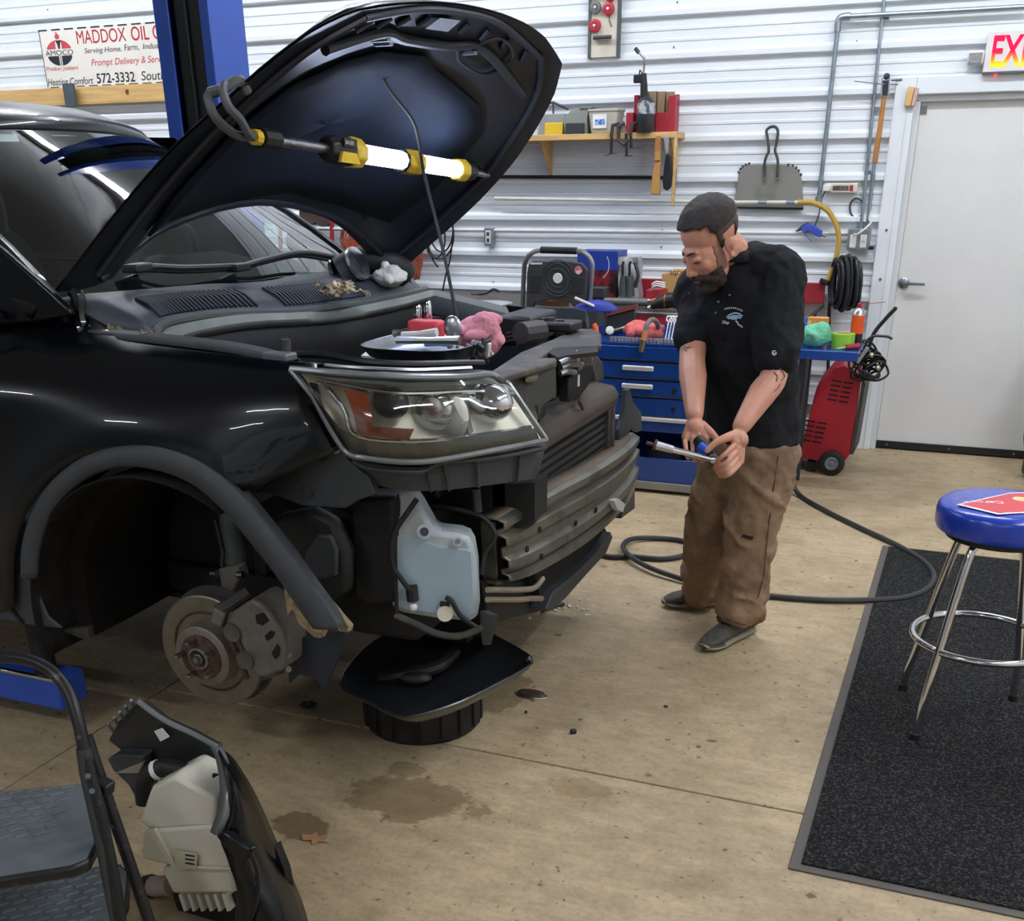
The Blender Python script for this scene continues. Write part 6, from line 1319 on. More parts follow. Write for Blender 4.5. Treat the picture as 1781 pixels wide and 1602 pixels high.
for u, v, lab in ((728, 552, 'tall chrome socket standing left behind the red pouch'), (745, 545, 'tall chrome socket standing right behind the red pouch')):
    p = at(u, v+10, y=tcy+.1); tag(MB().lathe([(.012, 0), (.014, .004), (.010, .05), (.006, .055)], (p.x, p.y, p.z), (0, 0, 1), 10).build('tall_socket', m_chrome), lab, 'socket', 'sockets standing in the steel tray')
ca_ = thing('caliper_tool', 'bright cast clamp tool leaning beside the pink rag', 'clamp', at(790, 580, y=2.95))
MB().sph(at(787, 570, y=2.95), (.03, .012, .035), 10, 8).build('clamp_head', m_alu, ca_); MB().tube([at(782, 572, y=2.95), at(782, 605, y=2.92)], .008, 6).build('clamp_leg', m_alu, ca_); MB().tube([at(793, 575, y=2.95), at(795, 605, y=2.92)], .006, 6).build('clamp_leg', m_alu, ca_)
m_pink = M('pink_shop_rag', '#d08a98', .95, 0, .12, 14, .4, 70)
pr = at(832, 590, y=3.15)
rg = cloth_heap((pr.x, 3.15, pr.z-.05), .095, .085, .16, 27, 'pink_shop_rag', m_pink)
tag(rg, 'crumpled pink shop rag on the engine beside the tray', 'rag')
# white foam scrap and leaves on the cowl
fo = thing('white_foam_scrap', 'crumpled white paper scrap on the far cowl corner', 'scrap', at(678, 492, y=3.82))
cloth_heap(at(678, 496, y=3.82), .075, .06, .09, 5, 'paper_wad', M('foam_white', '#dcdcd2', .8), fo)
lv = MB()
for k in range(46):
    p = at(random.gauss(590, 20), random.gauss(503, 4), y=3.45+random.uniform(-.06, .1)); lv.box(p, (random.uniform(.015, .035), random.uniform(.008, .02), .003), (random.uniform(-1, 1), random.uniform(-1, 1), random.random()*3))
o = lv.build('dry_leaves', M('leaf_mix', '#d8c8a4', .85, 0, .3, 90, col2='#6b4a35', cov=.45)); o['kind'] = 'stuff'; tag(o, 'small heap of dry leaves on the louvred cowl', 'leaves')
# silver dish beyond far fender
dsh = at(842, 528, y=4.3); tag(MB().lathe([(.02, -.03), (.07, -.025), (.115, 0), (.12, .002), (.112, .003), (.068, -.018), (.0, -.022)], dsh, (0, 0, 1), 28).build('magnetic_dish', m_alu), 'round silver magnetic dish on the far fender', 'dish')

# ================================================================== oil drain pan under the nose
od = thing('oil_drain_pan', 'black oil drain tray on a ribbed drum under the car nose', 'drain pan', (-1.48, 2.81, 0))
prof_ = [(.185, .0), (.19, .012), (.19, .19), (.185, .21), (.15, .215)]
MB().lathe(prof_, (-1.485, 2.815, .002), (0, 0, 1), 40).build('drum', m_rubber, od)
for k in range(18):
    a = 2*pi*k/18; MB().box((-1.485+.19*math.cos(a), 2.815+.19*math.sin(a), .10), (.014, .046, .17), (0, 0, a)).build('drum_rib', m_rubber, od, bevel=.004)
tz0 = .262
rim_px = [(590, 1190), (640, 1222), (692, 1247), (735, 1243), (800, 1222), (862, 1192), (920, 1160), (927, 1148), (918, 1136), (868, 1108), (840, 1098), (760, 1092), (690, 1095), (630, 1130)]
rimp = cr([at(u, v, z=tz0+.02) for u, v in rim_px], 3, True); cenp = sum(rimp, V((0, 0, 0)))/len(rimp)
def inset(k, dz): return [V((lerp(cenp.x, p.x, k), lerp(cenp.y, p.y, k), p.z+dz)) for p in rimp]
MB().loft([inset(.55, -.07), inset(.80, -.05), inset(.97, -.012), inset(1.0, 0), inset(.985, .003), inset(.95, -.006), inset(.78, -.04), inset(.4, -.05), inset(.05, -.052)]).build('tray', M('tray_black', '#1d2023', .32, 0, .2, 6, coat=.3, coatr=.2), od)
MB().tube(cr([at(660, 1180, z=.24), at(705, 1172, z=.26), at(760, 1160, z=.27), at(790, 1135, z=.27)], 5), [.02]*5+[.024]*11 if False else .022, 10).build('drain_spout', m_black, od)
MB().sph(at(715, 1175, z=.25), (.07, .045, .03), 16, 8).build('spout_cover', m_black, od)
MB().cyl(at(918, 1148, z=.28), at(922, 1146, z=.285), .009, n=10).build('rim_eyelet', m_steel, od)

# ================================================================== air hose on the floor
hz_ = .014
hp1 = [at(u, v, z=hz_) for u, v in ((1030, 958), (1060, 968), (1100, 968), (1150, 972), (1188, 966), (1203, 952), (1185, 940), (1140, 936), (1100, 940), (1084, 953), (1092, 970), (1125, 990), (1170, 1005), (1240, 1022), (1325, 1035), (1420, 1043), (1500, 1044), (1570, 1040), (1610, 1026), (1624, 1003), (1608, 978), (1560, 948), (1490, 915), (1430, 885), (1392, 862))]
hp1 += [at(1379, 845, y=6.02)+V((0, 0, .02)), at(1378, 800, y=6.0), at(1388, 740, y=5.99), at(1400, 660, y=5.99), at(1404, 622, y=5.99)]
for i in range(8, 13): hp1[i].z += .016*math.sin(pi*(i-7)/6)
tag(MB().tube(cr(hp1, 6), .0125, 8).build('air_hose', M('floor_hose', '#2b2d2e', .5, 0, .15, 9)), 'long black air hose looping over the floor around the mechanic', 'hose')

# ================================================================== floor mat
ma = at(1370, 1512, z=0); mb_ = at(1535, 950, z=0)
mx0, my0, my1, mx1 = ma.x, ma.y, mb_.y, ma.x+.92
mt = thing('floor_mat', 'black carpet entrance mat with grey rubber border before the door', 'mat', ((mx0+mx1)/2, (my0+my1)/2, 0))
MB().bx(mx0, mx1, my0, my1, .001, .005).build('rubber_border', M('mat_border', '#57524d', .7), mt, bevel=.002)
m_pile = M('mat_pile', '#1c1c1d', .95, 0, .6, 150, 1.0, 300, spec=.2, col2='#565654', cov=.43)
MB().bx(mx0+.03, mx1-.03, my0+.028, my1-.028, .004, .010).build('carpet_pile', m_pile, mt)

# ================================================================== round bar stool
sc0 = V((.185, 3.447, 0))
so = thing('bar_stool', 'chrome bar stool with blue vinyl seat and printed red logo', 'stool', sc0)
m_vinyl = M('blue_vinyl', '#1c3fb0', .28, 0, .06, 5, coat=.4, coatr=.15)
SR = .192; st0, st1 = .655, .742
MB().lathe([(SR*.9, 0), (SR*.97, .004), (SR, .02), (SR, .058), (SR*.985, .072), (SR*.93, .083), (SR*.75, .088), (0, .09)], sc0+V((0, 0, st0)), (0, 0, 1), 48).build('seat', m_vinyl, so, smooth=50)
MB().cyl(sc0+V((0, 0, st0-.02)), sc0+V((0, 0, st0+.004)), SR*.82, n=32).build('seat_base', m_black, so)
feet = [V((.039, 3.242, 0)), V((-.021, 3.606, 0)), V((.33, 3.651, 0)), V((.39, 3.287, 0))]
for ft in feet:
    d = (ft-sc0); d.z = 0; u_ = d.normalized()
    pts = cr([sc0+u_*.05+V((0, 0, st0-.015)), sc0+u_*.10+V((0, 0, st0-.02)), sc0+u_*.135+V((0, 0, st0-.06)), sc0+u_*.172+V((0, 0, .45)), sc0+u_*.204+V((0, 0, .30)), sc0+u_*.236+V((0, 0, .15)), ft*.97+sc0*.03+V((0, 0, .085)), ft+V((0, 0, .012))], 5)
    lg_ = MB().tube(pts, .0125, 12).build('leg', m_chrome, so)
    MB().cyl(ft+V((0, 0, .001)), ft+V((0, 0, .03)), .0155, n=14).build('rubber_tip', m_rubber, lg_)
MB().tube([sc0+V((.205*math.cos(t), .205*math.sin(t), .30)) for t in [k*2*pi/40 for k in range(40)]], .011, 12, closed=True).build('foot_ring', m_chrome, so)
# printed seat logo (flat print on the vinyl)
zs = st0+.0905
la_ = at(1658, 878, z=zs); lb_ = at(1735, 895, z=zs); lc_ = at(1781, 880, z=zs); ld_ = at(1757, 857, z=zs)
le_ = at(1830, 870, z=zs); 
def clampd(p):
    d = V((p.x-sc0.x, p.y-sc0.y, 0)); k = min(1, .165/max(d.length, 1e-6)); return V((sc0.x+d.x*k, sc0.y+d.y*k, zs))
quad = [clampd(p) for p in (la_, lb_, at(1825, 890, z=zs), at(1800, 856, z=zs), ld_)]
MB().poly(quad, (0, 0, .0006)).build('logo_white', M('logo_white', '#e6e6ea', .35), so)
cq = sum(quad, V((0, 0, 0)))/len(quad)
MB().poly([lerp(cq, p, .9)+V((0, 0, .0006)) for p in quad], (0, 0, .0006)).build('logo_red', M('logo_red', '#cf3a45', .35), so)
# the stool was photographed from behind its lettering
cxr, cxu = -(CR-_zz*CR.z).normalized(), (CF-_zz*CF.z).normalized()*-1
text('Car', M('logo_white', '#e6e6ea'), so, at(1742, 872, z=zs+.0014), cxr, cxu, .026, bold=.015, name='logo_print'); text('Care', M('logo_white', '#e6e6ea'), so, at(1708, 872, z=zs+.0014), cxr, cxu, .015, bold=.015, width=.055, name='logo_print')
text('Trusted', M('logo_white', '#e6e6ea'), so, at(1795, 891, z=zs+.0014), cxr, cxu, .018, bold=.02, name='logo_print')
p = at(1775, 868, z=zs+.0014); MB().lathe([(.0, 0), (.022, 0), (.022, .0006), (0, .0006)], p, (0, 0, 1), 20).build('logo_disc', M('logo_white', '#e6e6ea'), so); MB().lathe([(.0, .0004), (.013, .0004), (.013, .0012), (0, .0012)], p, (0, 0, 1), 20).build('logo_dot', M('logo_yellow', '#e2d62f', .35), so)

# ================================================================== step stool, lower left
m_stp = M('chipped_black_steel', '#1b1c1f', .4, .2, .1, 40, col2='#6d675f', cov=.30)
m_trd = M('ribbed_grey_tread', '#6a7175', .45, .2, .2, 14, .1, 60)
s0 = at(150, 1400, z=.42)
sst = thing('step_stool', 'black tubular folding step stool with grey ribbed treads', 'step stool', (s0.x-.2, s0.y, 0))
z1_, z2_ = .43, .21
tr1 = [at(u, v, z=z1_) for u, v in ((-170, 1392), (150, 1360), (168, 1395), (168, 1470), (155, 1496), (125, 1508), (-170, 1555))]
tr2 = [at(u, v, z=z2_) for u, v in ((-170, 1560), (208, 1500), (226, 1515), (222, 1570), (190, 1625), (-170, 1680))]
for tr_ in (tr1, tr2):
    t_ = MB().poly(tr_, (0, 0, -.028)).build('tread', m_stp, sst, bevel=.008)
    cc_ = sum(tr_, V((0, 0, 0)))/len(tr_)
    MB().poly([lerp(cc_, p, .955)+V((0, 0, .0015)) for p in tr_], (0, 0, -.002)).build('rubber_pad', m_trd, t_)
    rb = 0
    ex_ = (tr_[1]-tr_[0]).normalized(); ey_ = V((-ex_.y, ex_.x, 0))
    if ey_.dot(tr_[-1]-tr_[0]) < 0: ey_ = -ey_
    wdt = (tr_[1]-tr_[0]).length; dpt = (tr_[-1]-tr_[0]).length
    for i in range(12):
        for j in range(8):
            c = tr_[0]+ex_*(.02+i*.036+(.018 if j % 2 else 0))+ey_*(.02+j*.026)
            if (c-tr_[0]).dot(ex_) > wdt-.03 or (c-tr_[0]).dot(ey_) > dpt-.02: continue
            MB().tube([c-ex_*.013+ey_*.004+V((0, 0, .002)), c+V((0, 0, .003)), c+ex_*.013-ey_*.004+V((0, 0, .002))], .004, 6).build('tread_rib', m_trd, t_)
S3 = lambda u, v, y: at(u, v, y=y)
ya = at(150, 1310, z=.60).y
hoop = cr([S3(-140, 1150, ya+.05), S3(-20, 1144, ya+.03), S3(40, 1146, ya+.02), S3(85, 1164, ya+.01), S3(117, 1200, ya), S3(135, 1250, ya-.02), S3(150, 1320, ya-.04), S3(175, 1420, ya-.06), S3(200, 1540, ya-.08), S3(214, 1640, ya-.1)], 6)
MB().tube(hoop, .0125, 12).build('hoop_rail', m_stp, sst)
MB().tube([S3(146, 1302, ya-.035), S3(152, 1345, ya-.045), S3(180, 1470, ya-.07), S3(206, 1610, ya-.09)], .0155, 12).build('front_leg_sleeve', M('sleeve_grey', '#33363a', .45, .1, .2, 30), sst)
MB().tube([S3(150, 1280, ya-.0), S3(180, 1370, ya-.01), S3(225, 1500, ya-.02), S3(262, 1610, ya-.03)], .0125, 12).build('rear_leg', m_stp, sst)
MB().box(S3(180, 1368, ya-.02), (.035, .03, .03), (0, .3, 0)).build('hinge_clamp', m_stp, sst, bevel=.004)
for u, v in ((153, 1350), (160, 1376)): MB().cyl(S3(u, v, ya-.06), S3(u, v, ya-.068), .006, n=8).build('rivet', m_steel, sst)

# ================================================================== removed bumper corner with white air box, lower left
bp0 = at(440, 1560, z=.05)
bc_ = thing('bumper_corner', 'removed glossy black bumper corner standing on the floor', 'bumper', (bp0.x, bp0.y, 0))
YB = 1.72
E_ = lambda u, v, y=YB: at(u, v, y=y)
# inner dark flange
MB().poly([E_(u, v, 1.78) for u, v in [(188, 1288), (205, 1255), (240, 1220), (280, 1252), (330, 1275), (372, 1298), (380, 1340), (375, 1390), (300, 1365), (262, 1352), (235, 1325)]], (.01, .02, 0)).build('inner_flange', M('flange_black', '#1f2224', .45, 0, .2, 9), bc_, bevel=.003)
MB().tube(cr([E_(240, 1220, 1.77), E_(285, 1252, 1.77), E_(335, 1276, 1.77), E_(376, 1298, 1.76)], 4), .007, 8).build('flange_edge', M('edge_satin', '#7c7f7f', .35, .3), bc_)
MB().poly([E_(u, v, 1.765) for u, v in [(268, 1272), (281, 1267), (294, 1282), (279, 1290)]], (0, .003, 0)).build('sticker', m_whitep, bc_)
for k in range(5): MB().tube([E_(196+9*k, 1272-11*k, 1.77), E_(188+10*k, 1258-10*k, 1.75)], .004, 6).build('clip_pin', m_galv, bc_)
# satin edge band
bl0 = cr([E_(376, 1298, 1.70), E_(388, 1325, 1.67), E_(395, 1370, 1.63), E_(392, 1410, 1.60), E_(378, 1450, 1.58)], 5)
MB().grid([[p+V((-.018, 0, 0)), p+V((0, -.006, .0)), p+V((.012, .004, 0))] for p in bl0]).build('edge_band', M('band_satin', '#6f7375', .3, .3, .1, 20), bc_, solid=.004)
# glossy outer shell: swept from band to right/down
out0 = cr([E_(378, 1300, 1.70), E_(405, 1320, 1.74), E_(440, 1375, 1.76), E_(470, 1440, 1.76), E_(500, 1510, 1.74), E_(525, 1570, 1.70), E_(545, 1640, 1.65)], 5)
in0 = cr([E_(388, 1330, 1.66), E_(398, 1370, 1.625), E_(396, 1415, 1.60), E_(382, 1452, 1.58), E_(398, 1500, 1.57), E_(415, 1560, 1.56), E_(410, 1640, 1.55)], 5)
rows = [[lerp(a, b, t)+V((.05, -.05, .01))*math.sin(pi*t) for t in [k/8 for k in range(9)]] for a, b in zip(out0, in0)]
MB().grid(rows).build('outer_shell', m_paint, bc_, smooth=60, solid=.004)
MB().poly([E_(u, v, 1.565) for u, v in [(372, 1452), (388, 1448), (436, 1480), (420, 1500), (440, 1560), (430, 1640), (400, 1640), (412, 1560), (402, 1490)]], (.01, .02, 0)).build('lower_lip', m_paint, bc_, bevel=.006)
MB().tube(cr([E_(436, 1482, 1.56), E_(448, 1520, 1.555), E_(446, 1570, 1.55), E_(430, 1620, 1.545)], 5), .005, 8).build('lip_highlight', m_paint, bc_)
MB().poly([E_(u, v, 1.715) for u, v in [(488, 1462), (505, 1505), (515, 1555), (508, 1560), (495, 1520)]], (-.004, -.02, 0)).build('fog_slot', m_slot, bc_)
# white box
ab = thing('white_air_box', 'dirty white plastic resonator box beside the removed bumper corner', 'air box', (E_(330, 1560).x, YB, .0))
m_box = M('cream_box', '#d5d2c2', .45, 0, .05, 4, .05, 40)
YF = 1.655
MB().poly([E_(u, v, YF) for u, v in [(256, 1385), (262, 1370), (302, 1350), (375, 1390), (374, 1440), (335, 1440), (262, 1445), (240, 1430), (246, 1415)]], (.0, .12, 0)).build('upper_shell', m_box, ab, bevel=.010)
MB().poly([E_(u, v, YF-.004) for u, v in [(246, 1450), (256, 1443), (374, 1434), (405, 1460), (402, 1512), (300, 1508), (246, 1496)]], (.0, .12, 0)).build('middle_shell', m_box, ab, bevel=.010)
MB().poly([E_(u, v, YF) for u, v in [(278, 1510), (402, 1512), (410, 1555), (300, 1556)]], (.0, .11, 0)).build('lower_shell', m_box, ab, bevel=.010)
MB().poly([E_(u, v, YF-.012) for u, v in [(256, 1448), (268, 1442), (305, 1506), (400, 1510), (400, 1514), (300, 1511)]], (0, .01, 0)).build('seam_ridge', m_box, ab, bevel=.002)
lb2 = MB().poly([E_(u, v, YF-.014) for u, v in [(304, 1480), (343, 1486), (341, 1510), (304, 1506)]], (0, .003, 0)).build('label', M('label_paper', '#c9c6b2', .6), ab)
for k in range(3): MB().poly([E_(322, 1486+7*k, YF-.0155), E_(338, 1488.5+7*k, YF-.0155), E_(338, 1491+7*k, YF-.0155), E_(322, 1488.5+7*k, YF-.0155)], (0, .001, 0)).build('label_print', m_sk, lb2)
MB().tube([E_(300, 1352, YF+.03), E_(378, 1398, YF+.03)], .008, 8).build('clip_rail', m_box, ab)
MB().tube(cr([E_(252, 1395, 1.72), E_(250, 1365, 1.72), E_(262, 1345, 1.72), E_(290, 1335, 1.73), E_(330, 1345, 1.73), E_(378, 1362, 1.72)], 5), .022, 12).build('corrugated_hose', m_rubber, ab)
MB().tube([E_(270, 1340, 1.722), E_(276, 1338, 1.724)], .0245, 12).build('hose_mark', m_whitep, ab)
MB().tube([E_(262, 1542, YF+.05), E_(298, 1540, YF+.05)], .026, 14).build('outlet_neck', M('neck_grey', '#a9a091', .5), ab); MB().tube([E_(256, 1542, YF+.05), E_(265, 1541, YF+.05)], .03, 12).build('neck_clamp', m_black, ab)
for k in range(6): MB().poly([E_(310+15*k, 1556, YF), E_(316+15*k, 1556, YF), E_(326+15*k, 1584, YF), E_(320+15*k, 1586, YF)], (0, .09, 0)).build('bottom_rib', m_box, ab)
MB().poly([E_(u, v, YF+.02) for u, v in [(300, 1556), (410, 1555), (412, 1640), (330, 1640)]], (0, .06, 0)).build('mount_foot', m_rubber, ab)
MB().poly([E_(u, v, 1.745) for u, v in [(186, 1320), (205, 1313), (250, 1315), (245, 1338), (262, 1350), (250, 1385), (238, 1392), (222, 1365), (196, 1340)]], (0, .05, 0)).build('mount_bracket', m_dark, ab, bevel=.004)
MB().poly([E_(u, v, 1.74) for u, v in [(200, 1345), (225, 1335), (250, 1325), (240, 1345)]], (0, .01, 0)).build('bracket_web', M('web_beige', '#8c8672', .6), ab)

# ================================================================== small debris on the floor
def debris(name, label, u, v, fn, cat): 
    p = at(u, v, z=0); return tag(fn(p), label, cat)
m_sil = M('glossy_trim', '#7b746a', .2, .7, .3, 30)
dl = thing('broken_lens', 'broken curved trim shard on the floor by the drain pan', 'shard', at(925, 1210, z=0))
p = at(925, 1210, z=0)
MB().loft([[p+V((.055*math.cos(t)*k, .028*math.sin(t)*k, h+.002)) for t in [j*pi/8 for j in range(16)]] for k, h in ((1, 0), (.85, .012), (.4, .018), (.05, .019))]).build('shard_dome', M('shard_brown', '#4a3f33', .25, 0, .3, 30), dl)
MB().tube([p+V((.055*math.cos(t), .028*math.sin(t), .004)) for t in [pi*.9+j*pi*1.2/12 for j in range(13)]], .004, 6).build('shard_edge', m_alu, dl)
p = at(997, 1276, z=0); tag(MB().box(p+V((0, 0, .008)), (.02, .014, .015), (.2, .1, .7)).build('black_clip', m_black, bevel=.003), 'small black plastic clip lying alone on the concrete', 'clip')
p = at(536, 1228, z=0); pb2 = thing('metal_tab', 'small grey metal tab on the floor under the brake', 'tab', p)
MB().poly([p+V((.03*math.cos(t), .03*math.sin(t), .002)) for t in [j*2*pi/7 for j in range(7)]], (0, 0, .004)).build('tab_plate', m_dust, pb2); MB().cyl(p+V((0, 0, .006)), p+V((0, 0, .016)), .007, n=8).build('rivet', m_steel, pb2)
p = at(548, 1460, z=0); m_leaf = M('fallen_leaf', '#a87f56', .8, 0, .2, 30)
tag(MB().poly([p+V((.045*a, .03*b, .002+.004*abs(a*b))) for a, b in ((-1, .1), (-.4, .3), (-.3, 1), (.05, .4), (.6, .9), (.5, .2), (1, -.2), (.4, -.3), (.2, -1), (-.1, -.35), (-.6, -.7))], (0, 0, .0015)).build('fallen_leaf', m_leaf), 'dry brown leaf on the floor beside the bumper corner', 'leaf')
cb_ = MB()
for k in range(34):
    p = at(random.gauss(985, 30), random.gauss(1058, 9), z=.003); cb_.box(p, (random.uniform(.004, .018), random.uniform(.004, .012), .005), (0, 0, random.random()*3))
o = cb_.build('plaster_crumbs', m_whitep); o['kind'] = 'stuff'; tag(o, 'white crumbs of broken plastic on the floor under the bumper beam', 'crumbs')
p0_, p1_ = at(942, 1062, z=.01), at(980, 1050, z=.01); tag(MB().tube([p0_, p1_], .008, 8).build('loose_rod', m_dark), 'short dark rod on the floor under the bumper beam', 'rod')
for i, (u, v) in enumerate([(1158, 1230), (1010, 1252), (915, 1240), (1215, 1300)]):
    p = at(u, v, z=0); tag(MB().box(p+V((0, 0, .003)), (.014, .008, .006), (0, 0, i)).build('floor_chip', [m_black, m_galv][i % 2], bevel=.002), ['tiny dark chip on the floor right of the joint', 'tiny pale chip near the trim shard', 'pale bead on the floor below the trim shard', 'tiny pale chip on the bright floor'][i], 'chip')
# ================================================================== the mechanic
D = lambda u, v, d: at(u, v, d=d)
man = thing('person', 'man in black polo shirt and worn brown work trousers looking down at an air ratchet', 'person', (-.74, 4.02, 0))
m_skin = M('skin', '#c08a72', .5, 0, .10, 14, .06, 120, sss=.12)
m_shirt = M('black_polo_cloth', '#17191d', .85, 0, .15, 9, .25, 300, spec=.25)
m_jean = M('brown_work_cloth', '#977d64', .9, 0, .16, 5, .35, 260, spec=.2, col2='#7a6350', cov=.42)
m_hair = M('dark_brown_hair', '#2e2522', .6, 0, .35, 30, .8, 90, stretch=(6, 6, 1.5))
m_beard = M('brown_beard', '#33271f', .75, 0, .4, 60, .9, 160)
fc = V((-.5, -.866, 0)); lf_ = V((.866, -.5, 0))
def limb(b, pts, rad_, n=14):
    P = cr(pts, 4); R = []
    for k in range(len(P)):
        i = k/4; i0 = min(int(i), len(rad_)-2) if len(rad_) > 1 else 0; R.append(lerp(rad_[i0], rad_[i0+1], min(1, i-i0)))
    b.tube(P, R, n); b.sph(P[0], R[0]*.98, n, 8); b.sph(P[-1], R[-1]*.98, n, 8)
def oval(c, a, bx, by, sx, sy, n=24, pw=.85):
    return [c + bx*sx*math.copysign(abs(math.cos(t))**pw, math.cos(t)) + by*sy*math.copysign(abs(math.sin(t))**pw, math.sin(t)) for t in [k*2*pi/n for k in range(n)]]
# --- joints
PEL, HL, HR = D(1305, 765, 3.93), D(1332, 785, 3.87), D(1272, 780, 4.0)
KL, KR = D(1306, 930, 3.99), D(1236, 922, 4.19)
AL, AR_ = D(1284, 1078, 4.14), D(1222, 1036, 4.46)
SL, SR_ = D(1358, 482, 3.53), D(1216, 500, 3.80)
EL, ER = D(1346, 652, 3.52), D(1204, 622, 3.70)
WL, WR = D(1289, 742, 3.43), D(1208, 722, 3.50)
NK, HC = D(1280, 452, 3.60), D(1234, 421, 3.50)
CH, WA = D(1292, 545, 3.68), D(1305, 690, 3.86)
# --- head frame
hf0 = V((-.66, -.75, 0)).normalized(); pt = rad(33)
HF = (hf0*math.cos(pt)-_zz*math.sin(pt)).normalized(); HLf = _zz.cross(hf0).normalized(); HU = HF.cross(HLf).normalized()
HL_ = HLf
def hd_(f, l, u): return HC + HF*f + HL_*l + HU*u
HM = Matrix((( HL_.x, HF.x, HU.x), (HL_.y, HF.y, HU.y), (HL_.z, HF.z, HU.z)))
b = MB()
b.sph(hd_(-.018, 0, .042), (.077, .099, .088), 24, 16, HM)      # skull
b.sph(hd_(.028, 0, -.03), (.066, .072, .085), 22, 14, HM)       # face
b.sph(hd_(.030, 0, -.088), (.054, .055, .040), 20, 12, HM)      # jaw
b.sph(hd_(.072, 0, -.108), (.028, .024, .022), 14, 10, HM)      # chin
b.sph(hd_(.078, 0, .018), (.042, .018, .014), 16, 10, HM)       # brow
for s in (-1, 1):
    b.sph(hd_(.066, s*.040, -.034), (.022, .022, .024), 14, 10, HM)   # cheek
    b.sph(hd_(.085, s*.030, -.004), (.016, .010, .010), 12, 8, HM)    # lid
    b.sph(hd_(-.012, s*.082, -.018), (.010, .018, .030), 14, 12, HM)  # ear
    b.sph(hd_(-.020, s*.088, -.008), (.008, .015, .018), 12, 10, HM); b.sph(hd_(-.006, s*.086, -.046), (.008, .010, .010), 10, 8, HM)
    b.sph(hd_(.100, s*.011, -.050), (.009, .010, .008), 10, 8, HM)    # nostril wing
b.tube([hd_(.090, 0, .008), hd_(.101, 0, -.018), hd_(.112, 0, -.040)], [.008, .010, .011], 12); b.sph(hd_(.112, 0, -.042), .0125, 12, 8)
b.sph(hd_(.094, 0, -.076), (.024, .010, .007), 14, 8, HM); b.sph(hd_(.092, 0, -.087), (.021, .010, .007), 14, 8, HM)
limb(b, [hd_(-.045, 0, -.05), lerp(hd_(-.05, 0, -.07), NK, .5), NK, lerp(NK, CH, .25)], [.062, .062, .068, .09])
# inner body so the figure is one continuous surface
b.loft([oval(lerp(NK, CH, .2), None, lf_, fc, .12, .09), oval(CH, None, lf_, fc, .155, .10), oval(WA, None, lf_, fc, .145, .11), oval(PEL, None, lf_, fc, .15, .115), oval(PEL-_zz*.08, None, lf_, fc, .10, .08)])
limb(b, [lerp(NK, SL, .5), SL, lerp(SL, EL, .5), EL, lerp(EL, WL, .35), lerp(EL, WL, .75), WL], [.055, .06, .052, .045, .047, .036, .029])
limb(b, [lerp(NK, SR_, .5), SR_, lerp(SR_, ER, .5), ER, lerp(ER, WR, .35), lerp(ER, WR, .75), WR], [.055, .06, .052, .045, .047, .036, .029])
for h_, k_, a_ in ((HL, KL, AL), (HR, KR, AR_)): limb(b, [h_, lerp(h_, k_, .5), k_, lerp(k_, a_, .4), a_], [.085, .075, .06, .055, .04])
# hands
def finger(pts, r): limb(b, pts, r, 10)
# right hand (image left), back of the hand to the camera
def palm(w, k1, k2, r=.017):
    for t in (0, .33, .66, 1): b.tube([lerp(w, lerp(k1, k2, t), .05), lerp(w, lerp(k1, k2, t), .55), lerp(k1, k2, t)], [r*1.15, r*1.1, r*.95], 10)
    b.sph(lerp(w, (k1+k2)/2, .5), (.03, .03, .03), 12, 8)
ki, kp = D(1229, 766, 3.475), D(1191, 764, 3.49)
palm(WR, ki, kp, .0145)
for k, (t, dl, dv) in enumerate([(0, 0, 0), (.33, .0, 3), (.66, .0, 2), (1, .005, -3)]):
    p0 = lerp(ki, kp, t); u0 = 1228-36*t
    finger([p0, D(u0+1, 784+dv, 3.462), D(u0+3, 797+dv, 3.485), D(u0+7, 799+dv, 3.515)], [.0088, .0082, .0078, .0072])
finger([D(1222, 740, 3.49), D(1236, 752, 3.47), D(1247, 764, 3.462), D(1258, 775, 3.462)], [.016, .0135, .011, .009])
# left hand (image right), thumb over the tool, fingers curled under it
li, lp = D(1279, 772, 3.40), D(1287, 806, 3.42)
palm(WL, li, lp, .0145)
for k, (ua, va, ub, vb, uc, vc) in enumerate([(1262, 789, 1249, 800, 1240, 806), (1266, 802, 1252, 811, 1243, 814), (1269, 813, 1256, 820, 1247, 821), (1271, 823, 1260, 828, 1252, 828)]):
    p0 = lerp(li, lp, k/3); finger([p0, D(ua, va, 3.372), D(ub, vb, 3.385), D(uc, vc, 3.415)], [.0092, .0086, .0082, .0074])
finger([D(1280, 756, 3.415), D(1262, 762, 3.39), D(1245, 770, 3.382), D(1230, 784, 3.385)], [.018, .0145, .0115, .0092])
body = remesh(b.build('body', m_skin, man, smooth=180), .0031, 3, .5)
# --- hair, beard, brows, eyes as their own pieces
def patch(c, r, cond, nm, m_, n=48, m=32, th=.006, jit=0):
    q = MB().sph((0, 0, 0), r, n, m); keep = []
    import itertools
    for f_ in q.f:
        if all(cond(q.v[i]) for i in f_): keep.append(f_)
    vs = [c + HM @ (p*(1+jit*mn.noise(p*60))) for p in q.v]
    used = sorted({i for f_ in keep for i in f_}); mp = {o: i for i, o in enumerate(used)}
    g_ = MB(); g_.v = [vs[i] for i in used]; g_.f = [tuple(mp[i] for i in f_) for f_ in keep]
    return g_.build(nm, m_, man, smooth=180, solid=th)
